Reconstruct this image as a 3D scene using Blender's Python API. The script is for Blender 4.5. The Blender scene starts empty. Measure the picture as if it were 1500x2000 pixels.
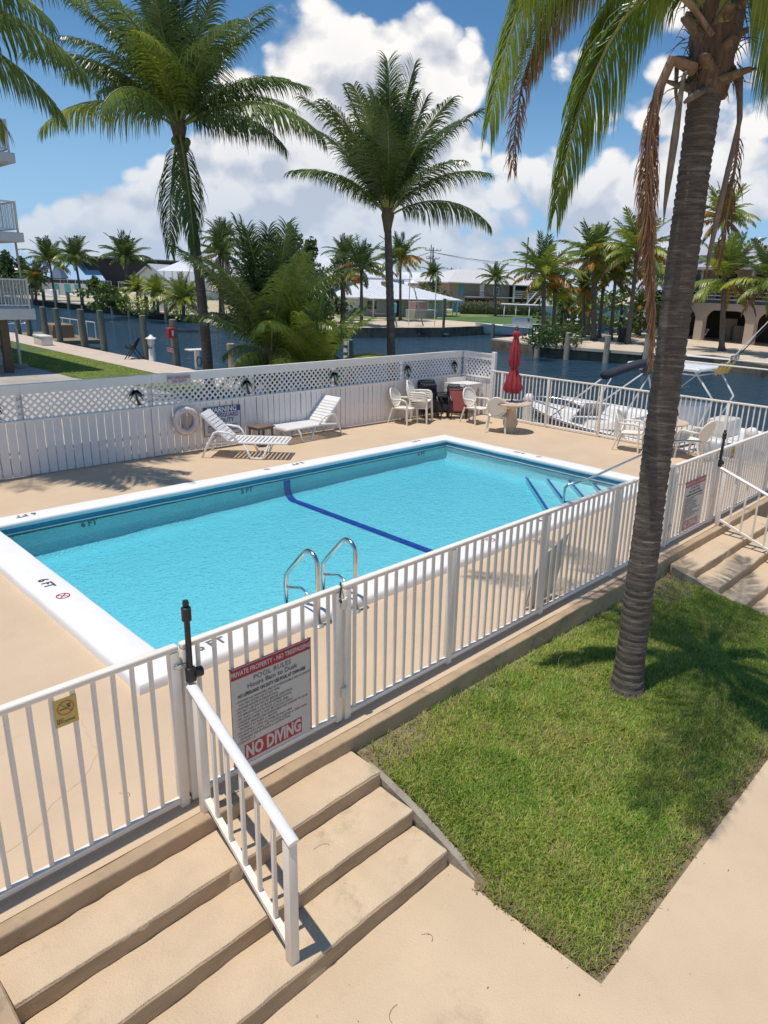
import bpy, bmesh, math, random
import numpy as np
from mathutils import Vector, Matrix, noise
sc = bpy.context.scene
PI = math.pi
R_ = math.radians
random.seed(7)
rng = np.random.default_rng(7)

# ------------------------------------------------------------ camera, sky, sun, exposure
YAW, PITCH, ROLL = 42.62043345, 16.75411926, 2.09853725
CPOS = Vector((-3.19110559, -3.78984899, 3.41949838))
FPX, CX, CY = 1356.353, 830.0, 970.0            # focal length and principal point in photo pixels
def cam_axes():
    y, p, r = R_(YAW), R_(PITCH), R_(ROLL)
    f = Vector((math.cos(y) * math.cos(p), math.sin(y) * math.cos(p), -math.sin(p)))
    rt = Vector((math.sin(y), -math.cos(y), 0)); up = rt.cross(f)
    return math.cos(r) * rt + math.sin(r) * up, -math.sin(r) * rt + math.cos(r) * up, f
CR, CU, CF = cam_axes()
cam = bpy.data.cameras.new("camera"); camo = bpy.data.objects.new("camera", cam)
sc.collection.objects.link(camo); sc.camera = camo
cam.sensor_fit = 'VERTICAL'; cam.sensor_height = 36.0; cam.lens = FPX / 2000 * 36
cam.shift_x = (750 - CX) / 2000; cam.shift_y = (CY - 1000) / 2000
cam.clip_start = 0.05; cam.clip_end = 6000
m3 = Matrix((CR, CU, -CF)).transposed()
camo.matrix_world = Matrix.Translation(CPOS) @ m3.to_4x4()

def ray(x, y):
    return (CR * ((x - CX) / FPX) - CU * ((y - CY) / FPX) + CF)
def at(x, y, z=0.0):                              # photo point lying on the level plane z -> place in the world
    d = ray(x, y); return CPOS + d * ((z - CPOS.z) / d.z)
def hgt(x, y, b):                                 # height of a photo point that stands above ground point b
    d = ray(x, y); k = (b.x - CPOS.x) * math.cos(R_(YAW)) + (b.y - CPOS.y) * math.sin(R_(YAW))
    return (CPOS + d * (k / (d.x * math.cos(R_(YAW)) + d.y * math.sin(R_(YAW))))).z

SUN_DIR = Vector((-0.22, 0.045, 1.0)).normalized()      # towards the sun
SUN_EL = math.asin(SUN_DIR.z)
SUN_AZ = math.atan2(SUN_DIR.x, SUN_DIR.y)
sun = bpy.data.lights.new("sun", 'SUN'); suno = bpy.data.objects.new("sun", sun)
sc.collection.objects.link(suno)
sun.energy = 3.85; sun.angle = R_(0.53); sun.color = (1.0, 0.95, 0.875)
suno.rotation_euler = SUN_DIR.to_track_quat('Z', 'Y').to_euler()

sc.view_settings.view_transform = 'Standard'; sc.view_settings.look = 'None'
sc.view_settings.exposure = 0.0; sc.view_settings.gamma = 1.0
try: sc.view_settings.use_curve_mapping = False
except Exception: pass
sc.cycles.max_bounces = 8; sc.cycles.transparent_max_bounces = 24
sc.cycles.diffuse_bounces = 4; sc.cycles.glossy_bounces = 3; sc.cycles.transmission_bounces = 4
sc.cycles.sample_clamp_indirect = 4.0
sc.cycles.caustics_reflective = False; sc.cycles.caustics_refractive = False

world = bpy.data.worlds.new("World"); sc.world = world; world.use_nodes = True
def build_world():
    nt = world.node_tree; N = nt.nodes; L = nt.links; N.clear()
    def nd(t, **k):
        n = N.new(t)
        for a, b in k.items(): setattr(n, a, b)
        return n
    def setin(sock, v):
        if isinstance(v, bpy.types.NodeSocket): L.new(v, sock)
        else: sock.default_value = v
    def mth(op, a, b=0.0, c=None, clamp=False):
        n = nd('ShaderNodeMath', operation=op, use_clamp=clamp)
        setin(n.inputs[0], a); setin(n.inputs[1], b)
        if c is not None: setin(n.inputs[2], c)
        return n.outputs[0]
    def sstep(v, lo, hi):
        n = nd('ShaderNodeMapRange', interpolation_type='SMOOTHSTEP')
        setin(n.inputs[0], v); n.inputs[1].default_value = lo; n.inputs[2].default_value = hi
        return n.outputs[0]
    def rgbmix(f, a, b):
        n = nd('ShaderNodeMix', data_type='RGBA'); setin(n.inputs[0], f); setin(n.inputs[6], a); setin(n.inputs[7], b)
        return n.outputs[2]
    tc = nd('ShaderNodeTexCoord').outputs['Generated']
    sky = nd('ShaderNodeTexSky', sky_type='NISHITA', sun_disc=False, sun_elevation=SUN_EL, sun_rotation=SUN_AZ,
             air_density=1.0, dust_density=0.05, ozone_density=3.0, altitude=0)
    # banks of cumulus: (photo x, photo y, angular radius in degrees, weight)
    blobs = [(690, 150, 9, .48), (650, 290, 10, .42), (800, 130, 6, .26), (480, 400, 9, .42), (200, 420, 7, .42), (90, 430, 5, .32), (300, 400, 5, .3), (420, 310, 4.5, .25),
             (380, 330, 5, .3), (900, 380, 9, .32), (1250, 200, 8, .28), (1180, 340, 6, .24), (1420, 330, 8, .32), (560, 120, 5.5, .35),
             (1120, 170, 5, -.2), (1200, 290, 5, -.3), (1010, 300, 4, -.25), (250, 20, 5, .2), (980, 160, 6, .28), (1060, 60, 4, .1),
             (130, 250, 9, -.55), (30, 120, 10, -.45), (470, 20, 7, -.4), (930, 40, 6.5, -.6), (600, 10, 5, -.3), (265, 300, 4, -.25), (1000, 330, 5, -.22),
             (1230, 330, 3, -.2), (330, 140, 7, -.35)]
    def density(vec):
        mp = nd('ShaderNodeMapping'); mp.inputs['Scale'].default_value = (1, 1, 1.35); L.new(vec, mp.inputs[0])
        n1 = nd('ShaderNodeTexNoise'); n1.inputs['Scale'].default_value = 4.2; n1.inputs['Detail'].default_value = 8
        n1.inputs['Roughness'].default_value = 0.56; n1.inputs['Distortion'].default_value = 0.25; L.new(mp.outputs[0], n1.inputs['Vector'])
        v1 = nd('ShaderNodeTexVoronoi', feature='F1'); v1.inputs['Scale'].default_value = 13; pass
        v1.inputs['Detail'].default_value = 1.6; v1.inputs['Roughness'].default_value = .55
        wv = nd('ShaderNodeVectorMath', operation='SCALE'); L.new(n1.outputs['Color'], wv.inputs[0]); wv.inputs['Scale'].default_value = .10
        w2 = nd('ShaderNodeVectorMath', operation='ADD'); L.new(mp.outputs[0], w2.inputs[0]); L.new(wv.outputs[0], w2.inputs[1])
        L.new(w2.outputs[0], v1.inputs['Vector'])
        d = mth('MULTIPLY_ADD', n1.outputs['Fac'], 1.25, -0.66)
        d = mth('MULTIPLY_ADD', v1.outputs['Distance'], -0.50, d)
        return mth('ADD', d, 0.12)
    def bias(vec):
        b = None
        for x, y, rad, w in blobs:
            c = ray(x, y).normalized()
            dn = nd('ShaderNodeVectorMath', operation='DOT_PRODUCT'); L.new(vec, dn.inputs[0]); dn.inputs[1].default_value = c
            s = sstep(dn.outputs['Value'], math.cos(R_(rad * 1.5)), math.cos(R_(rad * 0.15)))
            b = mth('MULTIPLY', s, w) if b is None else mth('MULTIPLY_ADD', s, w, b)
        return b
    nv = nd('ShaderNodeVectorMath', operation='NORMALIZE'); L.new(tc, nv.inputs[0]); V = nv.outputs[0]
    off = nd('ShaderNodeVectorMath', operation='ADD'); L.new(V, off.inputs[0]); off.inputs[1].default_value = (-0.012, 0.004, 0.034)
    sx = nd('ShaderNodeSeparateXYZ'); L.new(V, sx.inputs[0]); Z = sx.outputs[2]
    B = bias(V); low = sstep(Z, 0.24, 0.03)
    B = mth('MULTIPLY_ADD', low, 0.36, B)
    hi = sstep(Z, 0.45, 0.9); B = mth('MULTIPLY_ADD', hi, 0.10, B)  # extra cloud overhead, out of view, added to whiten the ambient light
    d0 = mth('ADD', density(V), B); d1 = mth('ADD', density(off.outputs[0]), B)
    mask = sstep(d0, -0.02, 0.16)
    # sunlit puffs above, grey-blue bellies where the cloud is thick and low in its bank
    rel = mth('SUBTRACT', d0, d1)
    lit = mth('MULTIPLY_ADD', rel, 3.4, 0.68, clamp=True)
    thick = sstep(d0, 0.30, 0.95)
    lit = mth('MULTIPLY_ADD', thick, -0.16, lit, clamp=True)
    cloud = rgbmix(lit, (0.47, 0.51, 0.60, 1), (0.92, 0.895, 0.87, 1))
    haze = sstep(Z, 0.24, 0.0)
    cloud = rgbmix(mth('MULTIPLY', haze, 0.8), cloud, (0.44, 0.54, 0.68, 1))
    hsv = nd('ShaderNodeHueSaturation'); hsv.inputs['Saturation'].default_value = 1.12; hsv.inputs['Value'].default_value = 0.098
    L.new(sky.outputs[0], hsv.inputs['Color'])
    tint = nd('ShaderNodeMix', data_type='RGBA', blend_type='MULTIPLY'); tint.inputs[0].default_value = 1; L.new(hsv.outputs[0], tint.inputs[6]); tint.inputs[7].default_value = (.74, .93, 1.0, 1)
    skyc = rgbmix(mth('MULTIPLY', sstep(Z, 0.30, 0.0), .85), tint.outputs[2], (0.30, 0.50, 0.78, 1))
    col = rgbmix(mask, skyc, cloud)
    below = sstep(Z, 0.0, -0.06); col = rgbmix(below, col, (0.20, 0.27, 0.33, 1))
    bg = nd('ShaderNodeBackground'); L.new(col, bg.inputs[0]); bg.inputs[1].default_value = 1.1
    L.new(bg.outputs[0], nd('ShaderNodeOutputWorld').inputs[0])
world.cycles.sampling_method = 'MANUAL'; world.cycles.sample_map_resolution = 256
build_world()

# ------------------------------------------------------------ materials
MATS = {}
def M(name, rgb=(.5, .5, .5), rough=.6, metal=0.0, var=.12, scale=6.0, bump=0.0, bscale=60.0, spec=.5, dirt=None, dscale=2.0, dlo=.55, dhi=.75, trans=0.0, stretch=None, detail=6, coat=0, gen='Object'):
    if name in MATS: return MATS[name]
    m = bpy.data.materials.new(name); m.use_nodes = True; MATS[name] = m
    nt = m.node_tree; N = nt.nodes; L = nt.links; b = N['Principled BSDF']
    b.inputs['Roughness'].default_value = rough; b.inputs['Metallic'].default_value = metal
    b.inputs['Specular IOR Level'].default_value = spec
    if coat: b.inputs['Coat Weight'].default_value = coat
    tc = N.new('ShaderNodeTexCoord'); src = tc.outputs[gen]
    if stretch:
        mp = N.new('ShaderNodeMapping'); mp.inputs['Scale'].default_value = stretch; L.new(src, mp.inputs[0]); src = mp.outputs[0]
    def mix(f, a, c):
        x = N.new('ShaderNodeMix'); x.data_type = 'RGBA'
        for s, v in ((x.inputs[0], f), (x.inputs[6], a), (x.inputs[7], c)):
            if isinstance(v, bpy.types.NodeSocket): L.new(v, s)
            else: s.default_value = v
        return x.outputs[2]
    n = N.new('ShaderNodeTexNoise'); n.inputs['Scale'].default_value = scale; n.inputs['Detail'].default_value = detail; n.inputs['Roughness'].default_value = .6
    L.new(src, n.inputs['Vector'])
    mr = N.new('ShaderNodeMapRange'); mr.inputs[1].default_value = .3; mr.inputs[2].default_value = .7; L.new(n.outputs['Fac'], mr.inputs[0])
    c = mix(mr.outputs[0], tuple(v * (1 - var) for v in rgb) + (1,), tuple(min(1, v * (1 + var)) for v in rgb) + (1,))
    if dirt:
        n2 = N.new('ShaderNodeTexNoise'); n2.inputs['Scale'].default_value = dscale; n2.inputs['Detail'].default_value = 8; n2.inputs['Roughness'].default_value = .68
        L.new(src, n2.inputs['Vector'])
        m2 = N.new('ShaderNodeMapRange'); m2.interpolation_type = 'SMOOTHSTEP'; m2.inputs[1].default_value = dlo; m2.inputs[2].default_value = dhi; L.new(n2.outputs['Fac'], m2.inputs[0])
        c = mix(m2.outputs[0], c, tuple(dirt) + (1,))
    L.new(c, b.inputs['Base Color'])
    if bump:
        n3 = N.new('ShaderNodeTexNoise'); n3.inputs['Scale'].default_value = bscale; n3.inputs['Detail'].default_value = 4; L.new(src, n3.inputs['Vector'])
        bp = N.new('ShaderNodeBump'); bp.inputs['Strength'].default_value = bump; bp.inputs['Distance'].default_value = .01
        L.new(n3.outputs['Fac'], bp.inputs['Height']); L.new(bp.outputs[0], b.inputs['Normal'])
    if trans:
        t = N.new('ShaderNodeBsdfTranslucent'); L.new(c, t.inputs[0]); ms = N.new('ShaderNodeMixShader'); ms.inputs[0].default_value = trans
        L.new(b.outputs[0], ms.inputs[1]); L.new(t.outputs[0], ms.inputs[2]); L.new(ms.outputs[0], N['Material Output'].inputs[0])
    return m

def leafmat(name, rgb, rgb2, trans=.3, rough=.38):
    """Leaf colour that varies from frond to frond (object random) and along each frond."""
    if name in MATS: return MATS[name]
    m = bpy.data.materials.new(name); m.use_nodes = True; MATS[name] = m
    nt = m.node_tree; N = nt.nodes; L = nt.links; b = N['Principled BSDF']
    b.inputs['Roughness'].default_value = rough; b.inputs['Specular IOR Level'].default_value = .5
    oi = N.new('ShaderNodeObjectInfo'); tc = N.new('ShaderNodeTexCoord')
    n = N.new('ShaderNodeTexNoise'); n.inputs['Scale'].default_value = 2.2; n.inputs['Detail'].default_value = 7; L.new(tc.outputs['Object'], n.inputs['Vector'])
    a = N.new('ShaderNodeMath'); a.operation = 'MULTIPLY_ADD'; a.inputs[1].default_value = .55; L.new(oi.outputs['Random'], a.inputs[0])
    mr = N.new('ShaderNodeMapRange'); mr.inputs[1].default_value = .36; mr.inputs[2].default_value = .68; mr.inputs[4].default_value = .6; L.new(n.outputs['Fac'], mr.inputs[0]); L.new(mr.outputs[0], a.inputs[2])
    x = N.new('ShaderNodeMix'); x.data_type = 'RGBA'; L.new(a.outputs[0], x.inputs[0]); x.inputs[6].default_value = rgb + (1,); x.inputs[7].default_value = rgb2 + (1,)
    L.new(x.outputs[2], b.inputs['Base Color'])
    t = N.new('ShaderNodeBsdfTranslucent'); L.new(x.outputs[2], t.inputs[0]); ms = N.new('ShaderNodeMixShader'); ms.inputs[0].default_value = trans
    L.new(b.outputs[0], ms.inputs[1]); L.new(t.outputs[0], ms.inputs[2]); L.new(ms.outputs[0], N['Material Output'].inputs[0])
    return m

# ------------------------------------------------------------ mesh helpers
class MB:
    def __init__(s): s.v = []; s.f = []; s.m = []
    def add(s, vs, fs, mi=0):
        o = len(s.v); s.v += [tuple(p) for p in vs]; s.f += [tuple(i + o for i in f) for f in fs]; s.m += [mi] * len(fs); return s
    def box(s, x0, y0, z0, x1, y1, z1, mi=0):
        return s.add([(x0, y0, z0), (x1, y0, z0), (x1, y1, z0), (x0, y1, z0), (x0, y0, z1), (x1, y0, z1), (x1, y1, z1), (x0, y1, z1)],
                     [(0, 3, 2, 1), (4, 5, 6, 7), (0, 1, 5, 4), (1, 2, 6, 5), (2, 3, 7, 6), (3, 0, 4, 7)], mi)
    def bar(s, a, b, w, h=None, up=(0, 0, 1), mi=0):
        a, b = Vector(a), Vector(b); h = h or w; d = (b - a).normalized(); up = Vector(up)
        sd = d.cross(up)
        if sd.length < 1e-4: sd = d.cross(Vector((1, 0, 0)))
        sd.normalize(); u = sd.cross(d).normalized(); sd = sd * w / 2; u = u * h / 2
        vs = [p + i * sd + j * u for p in (a, b) for i, j in ((-1, -1), (1, -1), (1, 1), (-1, 1))]
        return s.add(vs, [(0, 1, 2, 3), (7, 6, 5, 4), (0, 4, 5, 1), (1, 5, 6, 2), (2, 6, 7, 3), (3, 7, 4, 0)], mi)
    def tube(s, pts, r, n=8, mi=0, cap=True, closed=False):
        pts = [Vector(p) for p in pts]; k = len(pts); rs = r if hasattr(r, '__len__') else [r] * k
        vs = []; fs = []; prev = None
        for i, p in enumerate(pts):
            if closed: d = (pts[(i + 1) % k] - pts[i - 1]).normalized()
            else: d = (pts[min(i + 1, k - 1)] - pts[max(i - 1, 0)]).normalized()
            if prev is None:
                a = Vector((0, 0, 1)) if abs(d.z) < .9 else Vector((1, 0, 0)); x = d.cross(a).normalized()
            else:
                x = (prev - d * prev.dot(d)).normalized()
            prev = x; y = d.cross(x)
            vs += [p + (x * math.cos(2 * PI * j / n) + y * math.sin(2 * PI * j / n)) * rs[i] for j in range(n)]
        for i in range(k if closed else k - 1):
            i2 = (i + 1) % k
            for j in range(n): fs.append((i * n + j, i * n + (j + 1) % n, i2 * n + (j + 1) % n, i2 * n + j))
        if cap and not closed: fs += [tuple(reversed(range(n))), tuple(range((k - 1) * n, k * n))]
        return s.add(vs, fs, mi)
    def lathe(s, c, prof, n=24, mi=0, cap=True):
        c = Vector(c); vs = []; fs = []; k = len(prof)
        for r, z in prof: vs += [c + Vector((r * math.cos(2 * PI * j / n), r * math.sin(2 * PI * j / n), z)) for j in range(n)]
        for i in range(k - 1):
            for j in range(n): fs.append((i * n + j, i * n + (j + 1) % n, (i + 1) * n + (j + 1) % n, (i + 1) * n + j))
        if cap: fs += [tuple(reversed(range(n))), tuple(range((k - 1) * n, k * n))]
        return s.add(vs, fs, mi)
    def prism(s, poly, z0, z1, mi=0):
        n = len(poly); vs = [(x, y, z0) for x, y in poly] + [(x, y, z1) for x, y in poly]
        return s.add(vs, [tuple(reversed(range(n))), tuple(range(n, 2 * n))] + [(i, (i + 1) % n, n + (i + 1) % n, n + i) for i in range(n)], mi)
    def slab(s, poly3, nrm, t, mi=0):                  # a flat polygon in space given thickness t along nrm
        n = len(poly3); nv = Vector(nrm).normalized() * t; a = [Vector(p) for p in poly3]
        return s.add(a + [p + nv for p in a], [tuple(reversed(range(n))), tuple(range(n, 2 * n))] + [(i, (i + 1) % n, n + (i + 1) % n, n + i) for i in range(n)], mi)
    def loft(s, rings, mi=0, cap=True, closed=True):
        n = len(rings[0]); vs = [p for r in rings for p in r]; fs = []
        for i in range(len(rings) - 1):
            for j in range(n if closed else n - 1): fs.append((i * n + j, i * n + (j + 1) % n, (i + 1) * n + (j + 1) % n, (i + 1) * n + j))
        if cap and closed: fs += [tuple(reversed(range(n))), tuple(range((len(rings) - 1) * n, len(rings) * n))]
        return s.add(vs, fs, mi)
    def rbox(s, x0, y0, z0, x1, y1, z1, bev=.01, seg=2, cuts=(0, 0, 0), jit=0.0, mi=0, seed=1):
        bm = bmesh.new(); bmesh.ops.create_cube(bm, size=1)
        for v in bm.verts: v.co = Vector(((x0 + x1) / 2 + v.co.x * (x1 - x0), (y0 + y1) / 2 + v.co.y * (y1 - y0), (z0 + z1) / 2 + v.co.z * (z1 - z0)))
        for ax in range(3):
            if cuts[ax]:
                lo, hi = (x0, y0, z0)[ax], (x1, y1, z1)[ax]
                for i in range(cuts[ax]):
                    co = [0, 0, 0]; co[ax] = lo + (hi - lo) * (i + 1) / (cuts[ax] + 1); no = [0, 0, 0]; no[ax] = 1
                    bmesh.ops.bisect_plane(bm, geom=bm.verts[:] + bm.edges[:] + bm.faces[:], plane_co=co, plane_no=no)
        ed = [e for e in bm.edges if len(e.link_faces) == 2 and e.calc_face_angle(0) > 1.0]
        if bev: bmesh.ops.bevel(bm, geom=ed, offset=bev, segments=seg, profile=.5, affect='EDGES', clamp_overlap=True)
        if jit:
            for v in bm.verts:
                q = v.co * 2.3 + Vector((seed * 7.1, 0, 0)); q2 = v.co * 9 + Vector((seed * 3.1, 5, 0))
                v.co += Vector((noise.noise(q), noise.noise(q + Vector((9, 9, 9))), noise.noise(q + Vector((3, 7, 1))))) * jit
                v.co += Vector((noise.noise(q2), noise.noise(q2 + Vector((9, 9, 9))), noise.noise(q2 + Vector((3, 7, 1))))) * jit * .5
        bm.verts.index_update(); s.add([v.co.copy() for v in bm.verts], [[v.index for v in f.verts] for f in bm.faces], mi); bm.free(); return s
    def grid(s, x0, y0, x1, y1, nx, ny, zf, mi=0):
        vs = []; fs = []
        for j in range(ny + 1):
            for i in range(nx + 1):
                x = x0 + (x1 - x0) * i / nx; y = y0 + (y1 - y0) * j / ny; vs.append((x, y, zf(x, y)))
        for j in range(ny):
            for i in range(nx): a = j * (nx + 1) + i; fs.append((a, a + 1, a + nx + 2, a + nx + 1))
        return s.add(vs, fs, mi)
    def xf(s, mat):
        s.v = [tuple(mat @ Vector(p)) for p in s.v]; return s
    def mesh(s, name, mats, smooth=False):
        me = bpy.data.meshes.new(name); me.from_pydata(s.v, [], s.f)
        for m in (mats if isinstance(mats, (list, tuple)) else [mats]): me.materials.append(m)
        if any(s.m): me.polygons.foreach_set('material_index', s.m)
        if smooth: me.shade_smooth() if smooth is True else me.shade_smooth(); 
        if smooth == 'auto':
            me.set_sharp_from_angle(angle=R_(38))
        me.update(); return me

CH = {}
def link(o, parent=None):
    sc.collection.objects.link(o)
    if parent is not None: o.parent = parent; CH.setdefault(parent.name, []).append(o)
    return o
def tag(o, label=None, cat=None, group=None, kind=None):
    for k, v in (('label', label), ('category', cat), ('group', group), ('kind', kind)):
        if v: o[k] = v
    return o
def thing(name, label, cat, loc=(0, 0, 0), rz=0.0, group=None, s=1.0):
    o = bpy.data.objects.new(name, None); o.empty_display_size = .2; link(o)
    o.location = loc; o.rotation_euler = (0, 0, rz); o.scale = (s, s, s); return tag(o, label, cat, group)
def part(mb, name, mat, parent=None, smooth=False, label=None, world=False):
    """Link one mesh object; with world=True the mesh was written in world coordinates of an unrotated parent."""
    if isinstance(mb, MB):
        if world and parent is not None:
            p = parent; off = Vector((0, 0, 0))
            while p is not None: off += p.location; p = p.parent
            mb.v = [(x - off.x, y - off.y, z - off.z) for x, y, z in mb.v]
        me = mb.mesh(name, mat, smooth)
    else: me = mb
    o = bpy.data.objects.new(name, me); link(o, parent)
    if label: o['label'] = label
    return o
def stru(mb, name, mat, smooth=False):
    o = part(mb, name, mat, None, smooth); o['kind'] = 'structure'; return o
def dup(o, loc=None, rz=None, label=None, parent=None, s=None):
    c = o.copy(); c.parent = None; link(c, parent)
    if loc is not None: c.location = loc
    if rz is not None: c.rotation_euler = (0, 0, rz)
    if s is not None: c.scale = (s, s, s)
    if label: c['label'] = label
    for ch in KIDS(o): dup(ch, parent=c)
    return c
def KIDS(o): return list(CH.get(o.name, ()))
def text(body, size, mat, parent, loc, rot, name='lettering', ext=.0004, align='CENTER', sx=1.0, bold=0.0, sp=1.0, lsp=1.0, world=True):
    cu = bpy.data.curves.new(name, 'FONT'); cu.body = body; cu.size = size; cu.align_x = align; cu.align_y = 'CENTER'
    cu.extrude = ext; cu.offset = bold; cu.space_character = sp; cu.space_line = lsp; cu.resolution_u = 2
    tmp = bpy.data.objects.new('tmp', cu); sc.collection.objects.link(tmp)
    dg = bpy.context.evaluated_depsgraph_get(); me = bpy.data.meshes.new_from_object(tmp.evaluated_get(dg))
    sc.collection.objects.unlink(tmp); bpy.data.objects.remove(tmp)
    me.materials.clear(); me.materials.append(mat); me.name = name
    loc = Vector(loc)
    mx = Matrix.Translation(loc) @ rot @ Matrix.Diagonal((sx, 1, 1, 1)); me.transform(mx)
    if world and parent is not None:
        p = parent; off = Vector((0, 0, 0))
        while p is not None: off += p.location; p = p.parent
        me.transform(Matrix.Translation(-off))
    o = bpy.data.objects.new(name, me); link(o, parent); return o
ROT_FRONT = Matrix.Rotation(PI / 2, 4, 'X')      # lettering that faces -y (towards the photographer)

# ------------------------------------------------------------ palette
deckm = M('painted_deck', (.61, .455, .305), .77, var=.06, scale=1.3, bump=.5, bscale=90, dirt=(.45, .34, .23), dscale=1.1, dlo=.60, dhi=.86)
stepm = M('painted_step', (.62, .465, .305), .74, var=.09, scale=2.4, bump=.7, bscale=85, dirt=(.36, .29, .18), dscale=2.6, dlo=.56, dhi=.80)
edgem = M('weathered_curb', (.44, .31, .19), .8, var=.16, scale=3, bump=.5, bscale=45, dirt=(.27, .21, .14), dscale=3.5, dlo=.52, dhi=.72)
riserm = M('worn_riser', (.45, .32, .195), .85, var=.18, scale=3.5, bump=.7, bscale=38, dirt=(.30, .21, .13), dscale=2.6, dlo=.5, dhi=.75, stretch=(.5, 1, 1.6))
walkm = M('painted_walk', (.62, .465, .305), .76, var=.07, scale=1.3, bump=.6, bscale=85, dirt=(.43, .345, .23), dscale=1.6, dlo=.57, dhi=.84)
copem = M('white_coping', (.82, .795, .765), .55, var=.03, scale=5, bump=.15, bscale=60, dirt=(.62, .60, .57), dscale=3, dlo=.66, dhi=.9)
whitem = M('white_paint', (.83, .78, .725), .42, var=.04, scale=5, bump=.06, bscale=50)
railm = M('white_aluminium', (.84, .765, .665), .5, var=.05, scale=3, bump=.08, bscale=40, spec=.3, dirt=(.58, .54, .48), dscale=6, dlo=.66, dhi=.82)
boardm = M('white_board', (.83, .765, .715), .55, var=.06, scale=3, bump=.2, bscale=30, dirt=(.58, .55, .54), dscale=2.2, dlo=.6, dhi=.85, stretch=(3, 3, .6))
latm = M('white_lattice', (.83, .77, .73), .55, var=.05, scale=5)
resinm = M('cream_resin', (.80, .74, .64), .5, var=.06, scale=4, bump=.08, bscale=60)
resinw = M('white_resin', (.78, .755, .73), .42, var=.05, scale=4)
chromem = M('brushed_steel', (.62, .60, .58), .18, 1.0, var=.1, scale=9)
blackm = M('black_plastic', (.022, .022, .024), .42, var=.2, scale=14)
redm = M('red_canvas', (.36, .035, .045), .85, var=.18, scale=7, bump=.3, bscale=50)
brownm = M('brown_resin', (.16, .11, .085), .6, var=.15)
stonem = M('cast_stone', (.60, .47, .33), .85, var=.16, scale=9, bump=.6, bscale=50)
mosaicm = M('mosaic_stone', (.60, .47, .37), .7, var=.3, scale=22, bump=.3, bscale=40, dirt=(.35, .22, .18), dscale=14, dlo=.55, dhi=.6)
pilem = M('weathered_piling', (.20, .19, .15), .9, var=.25, scale=5, bump=.8, bscale=20, dirt=(.12, .16, .13), dscale=1.3, dlo=.45, dhi=.62, stretch=(4, 4, .7))
pilel = M('pale_piling', (.42, .36, .28), .9, var=.25, scale=5, bump=.8, bscale=20, dirt=(.2, .17, .13), dscale=1.3, dlo=.5, dhi=.7, stretch=(4, 4, .7))
concm = M('dock_concrete', (.52, .45, .37), .85, var=.1, scale=.8, bump=.3, bscale=14, dirt=(.34, .29, .23), dscale=.7, dlo=.55, dhi=.75)
seaw = M('seawall_face', (.21, .165, .11), .9, var=.25, scale=1.2, bump=.5, bscale=8, dirt=(.07, .055, .04), dscale=.8, dlo=.45, dhi=.7)
pinkc = M('pink_concrete', (.58, .47, .38), .85, var=.08, scale=.9, dirt=(.45, .37, .30), dscale=1.5, dlo=.6, dhi=.8)
greyc = M('grey_patio', (.42, .38, .33), .85, var=.12, scale=.8, dirt=(.28, .25, .22), dscale=.7, dlo=.5, dhi=.7)
sandm = M('sand_ground', (.60, .48, .35), .95, var=.12, scale=.25, dirt=(.42, .36, .24), dscale=.35, dlo=.55, dhi=.7)
farland = M('scrub_ground', (.20, .22, .09), .95, var=.25, scale=.06)
lawnm = M('turf', (.085, .125, .03), .95, var=.35, scale=2.6, bump=.6, bscale=30, dirt=(.20, .17, .09), dscale=1.1, dlo=.56, dhi=.72)
soilm = M('lawn_soil', (.20, .155, .085), .95, var=.3, scale=9, bump=.8, bscale=40, dirt=(.30, .25, .18), dscale=3, dlo=.5, dhi=.66)
redsign = M('sign_red', (.40, .022, .05), .45, var=.05)
greysign = M('sign_board', (.56, .545, .52), .5, var=.05, scale=2)
inkm = M('sign_ink', (.075, .07, .075), .5, var=.05)
inkg = M('sign_ink_grey', (.17, .155, .14), .5, var=.05)
navym = M('sign_navy', (.035, .055, .19), .45, var=.05)
yelm = M('sign_yellow', (.60, .45, .13), .5, var=.08)
orgm = M('sign_orange', (.52, .14, .05), .5, var=.08)
glassm = M('dark_glass', (.03, .045, .055), .08, var=.3, scale=.5, spec=.8)
whiteboat = M('gelcoat', (.80, .79, .77), .22, var=.03, scale=2)
navyc = M('navy_canvas', (.025, .03, .045), .8, var=.2)
greenm = M('green_metal', (.012, .09, .06), .45, var=.2, scale=20)
darkbr = M('dark_metal', (.035, .02, .018), .5, var=.2, scale=20)
trunkm = M('palm_trunk', (.115, .092, .074), .92, var=.35, scale=9, bump=.9, bscale=26, dirt=(.24, .20, .165), dscale=4.2, dlo=.50, dhi=.70, stretch=(.9, .9, 6.5))
trunkd = M('palm_trunk_far', (.15, .125, .10), .92, var=.35, scale=4, bump=.6, bscale=10, stretch=(1, 1, 3))
fibrem = M('palm_fibre', (.15, .10, .065), .95, var=.4, scale=12, bump=.8, bscale=40, stretch=(3, 3, .6))
rachm = M('rachis', (.26, .27, .07), .5, var=.2)
rachb = M('rachis_dry', (.27, .17, .10), .8, var=.25)
G1 = leafmat('leaf_green', (.06, .105, .024), (.19, .26, .055), .34, .30)
G2 = leafmat('leaf_dark', (.042, .078, .021), (.12, .175, .042), .30, .30)
GB = leafmat('leaf_bright', (.10, .17, .022), (.34, .42, .06), .48, .3)
G3 = leafmat('leaf_yellowgreen', (.15, .24, .03), (.42, .44, .06), .42)
G4 = leafmat('leaf_yellow', (.38, .27, .03), (.50, .22, .03))
G5 = leafmat('leaf_dry', (.20, .085, .04), (.34, .19, .10), trans=.15, rough=.8)
G6 = leafmat('leaf_broad', (.05, .09, .02), (.17, .24, .05), .35)

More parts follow.
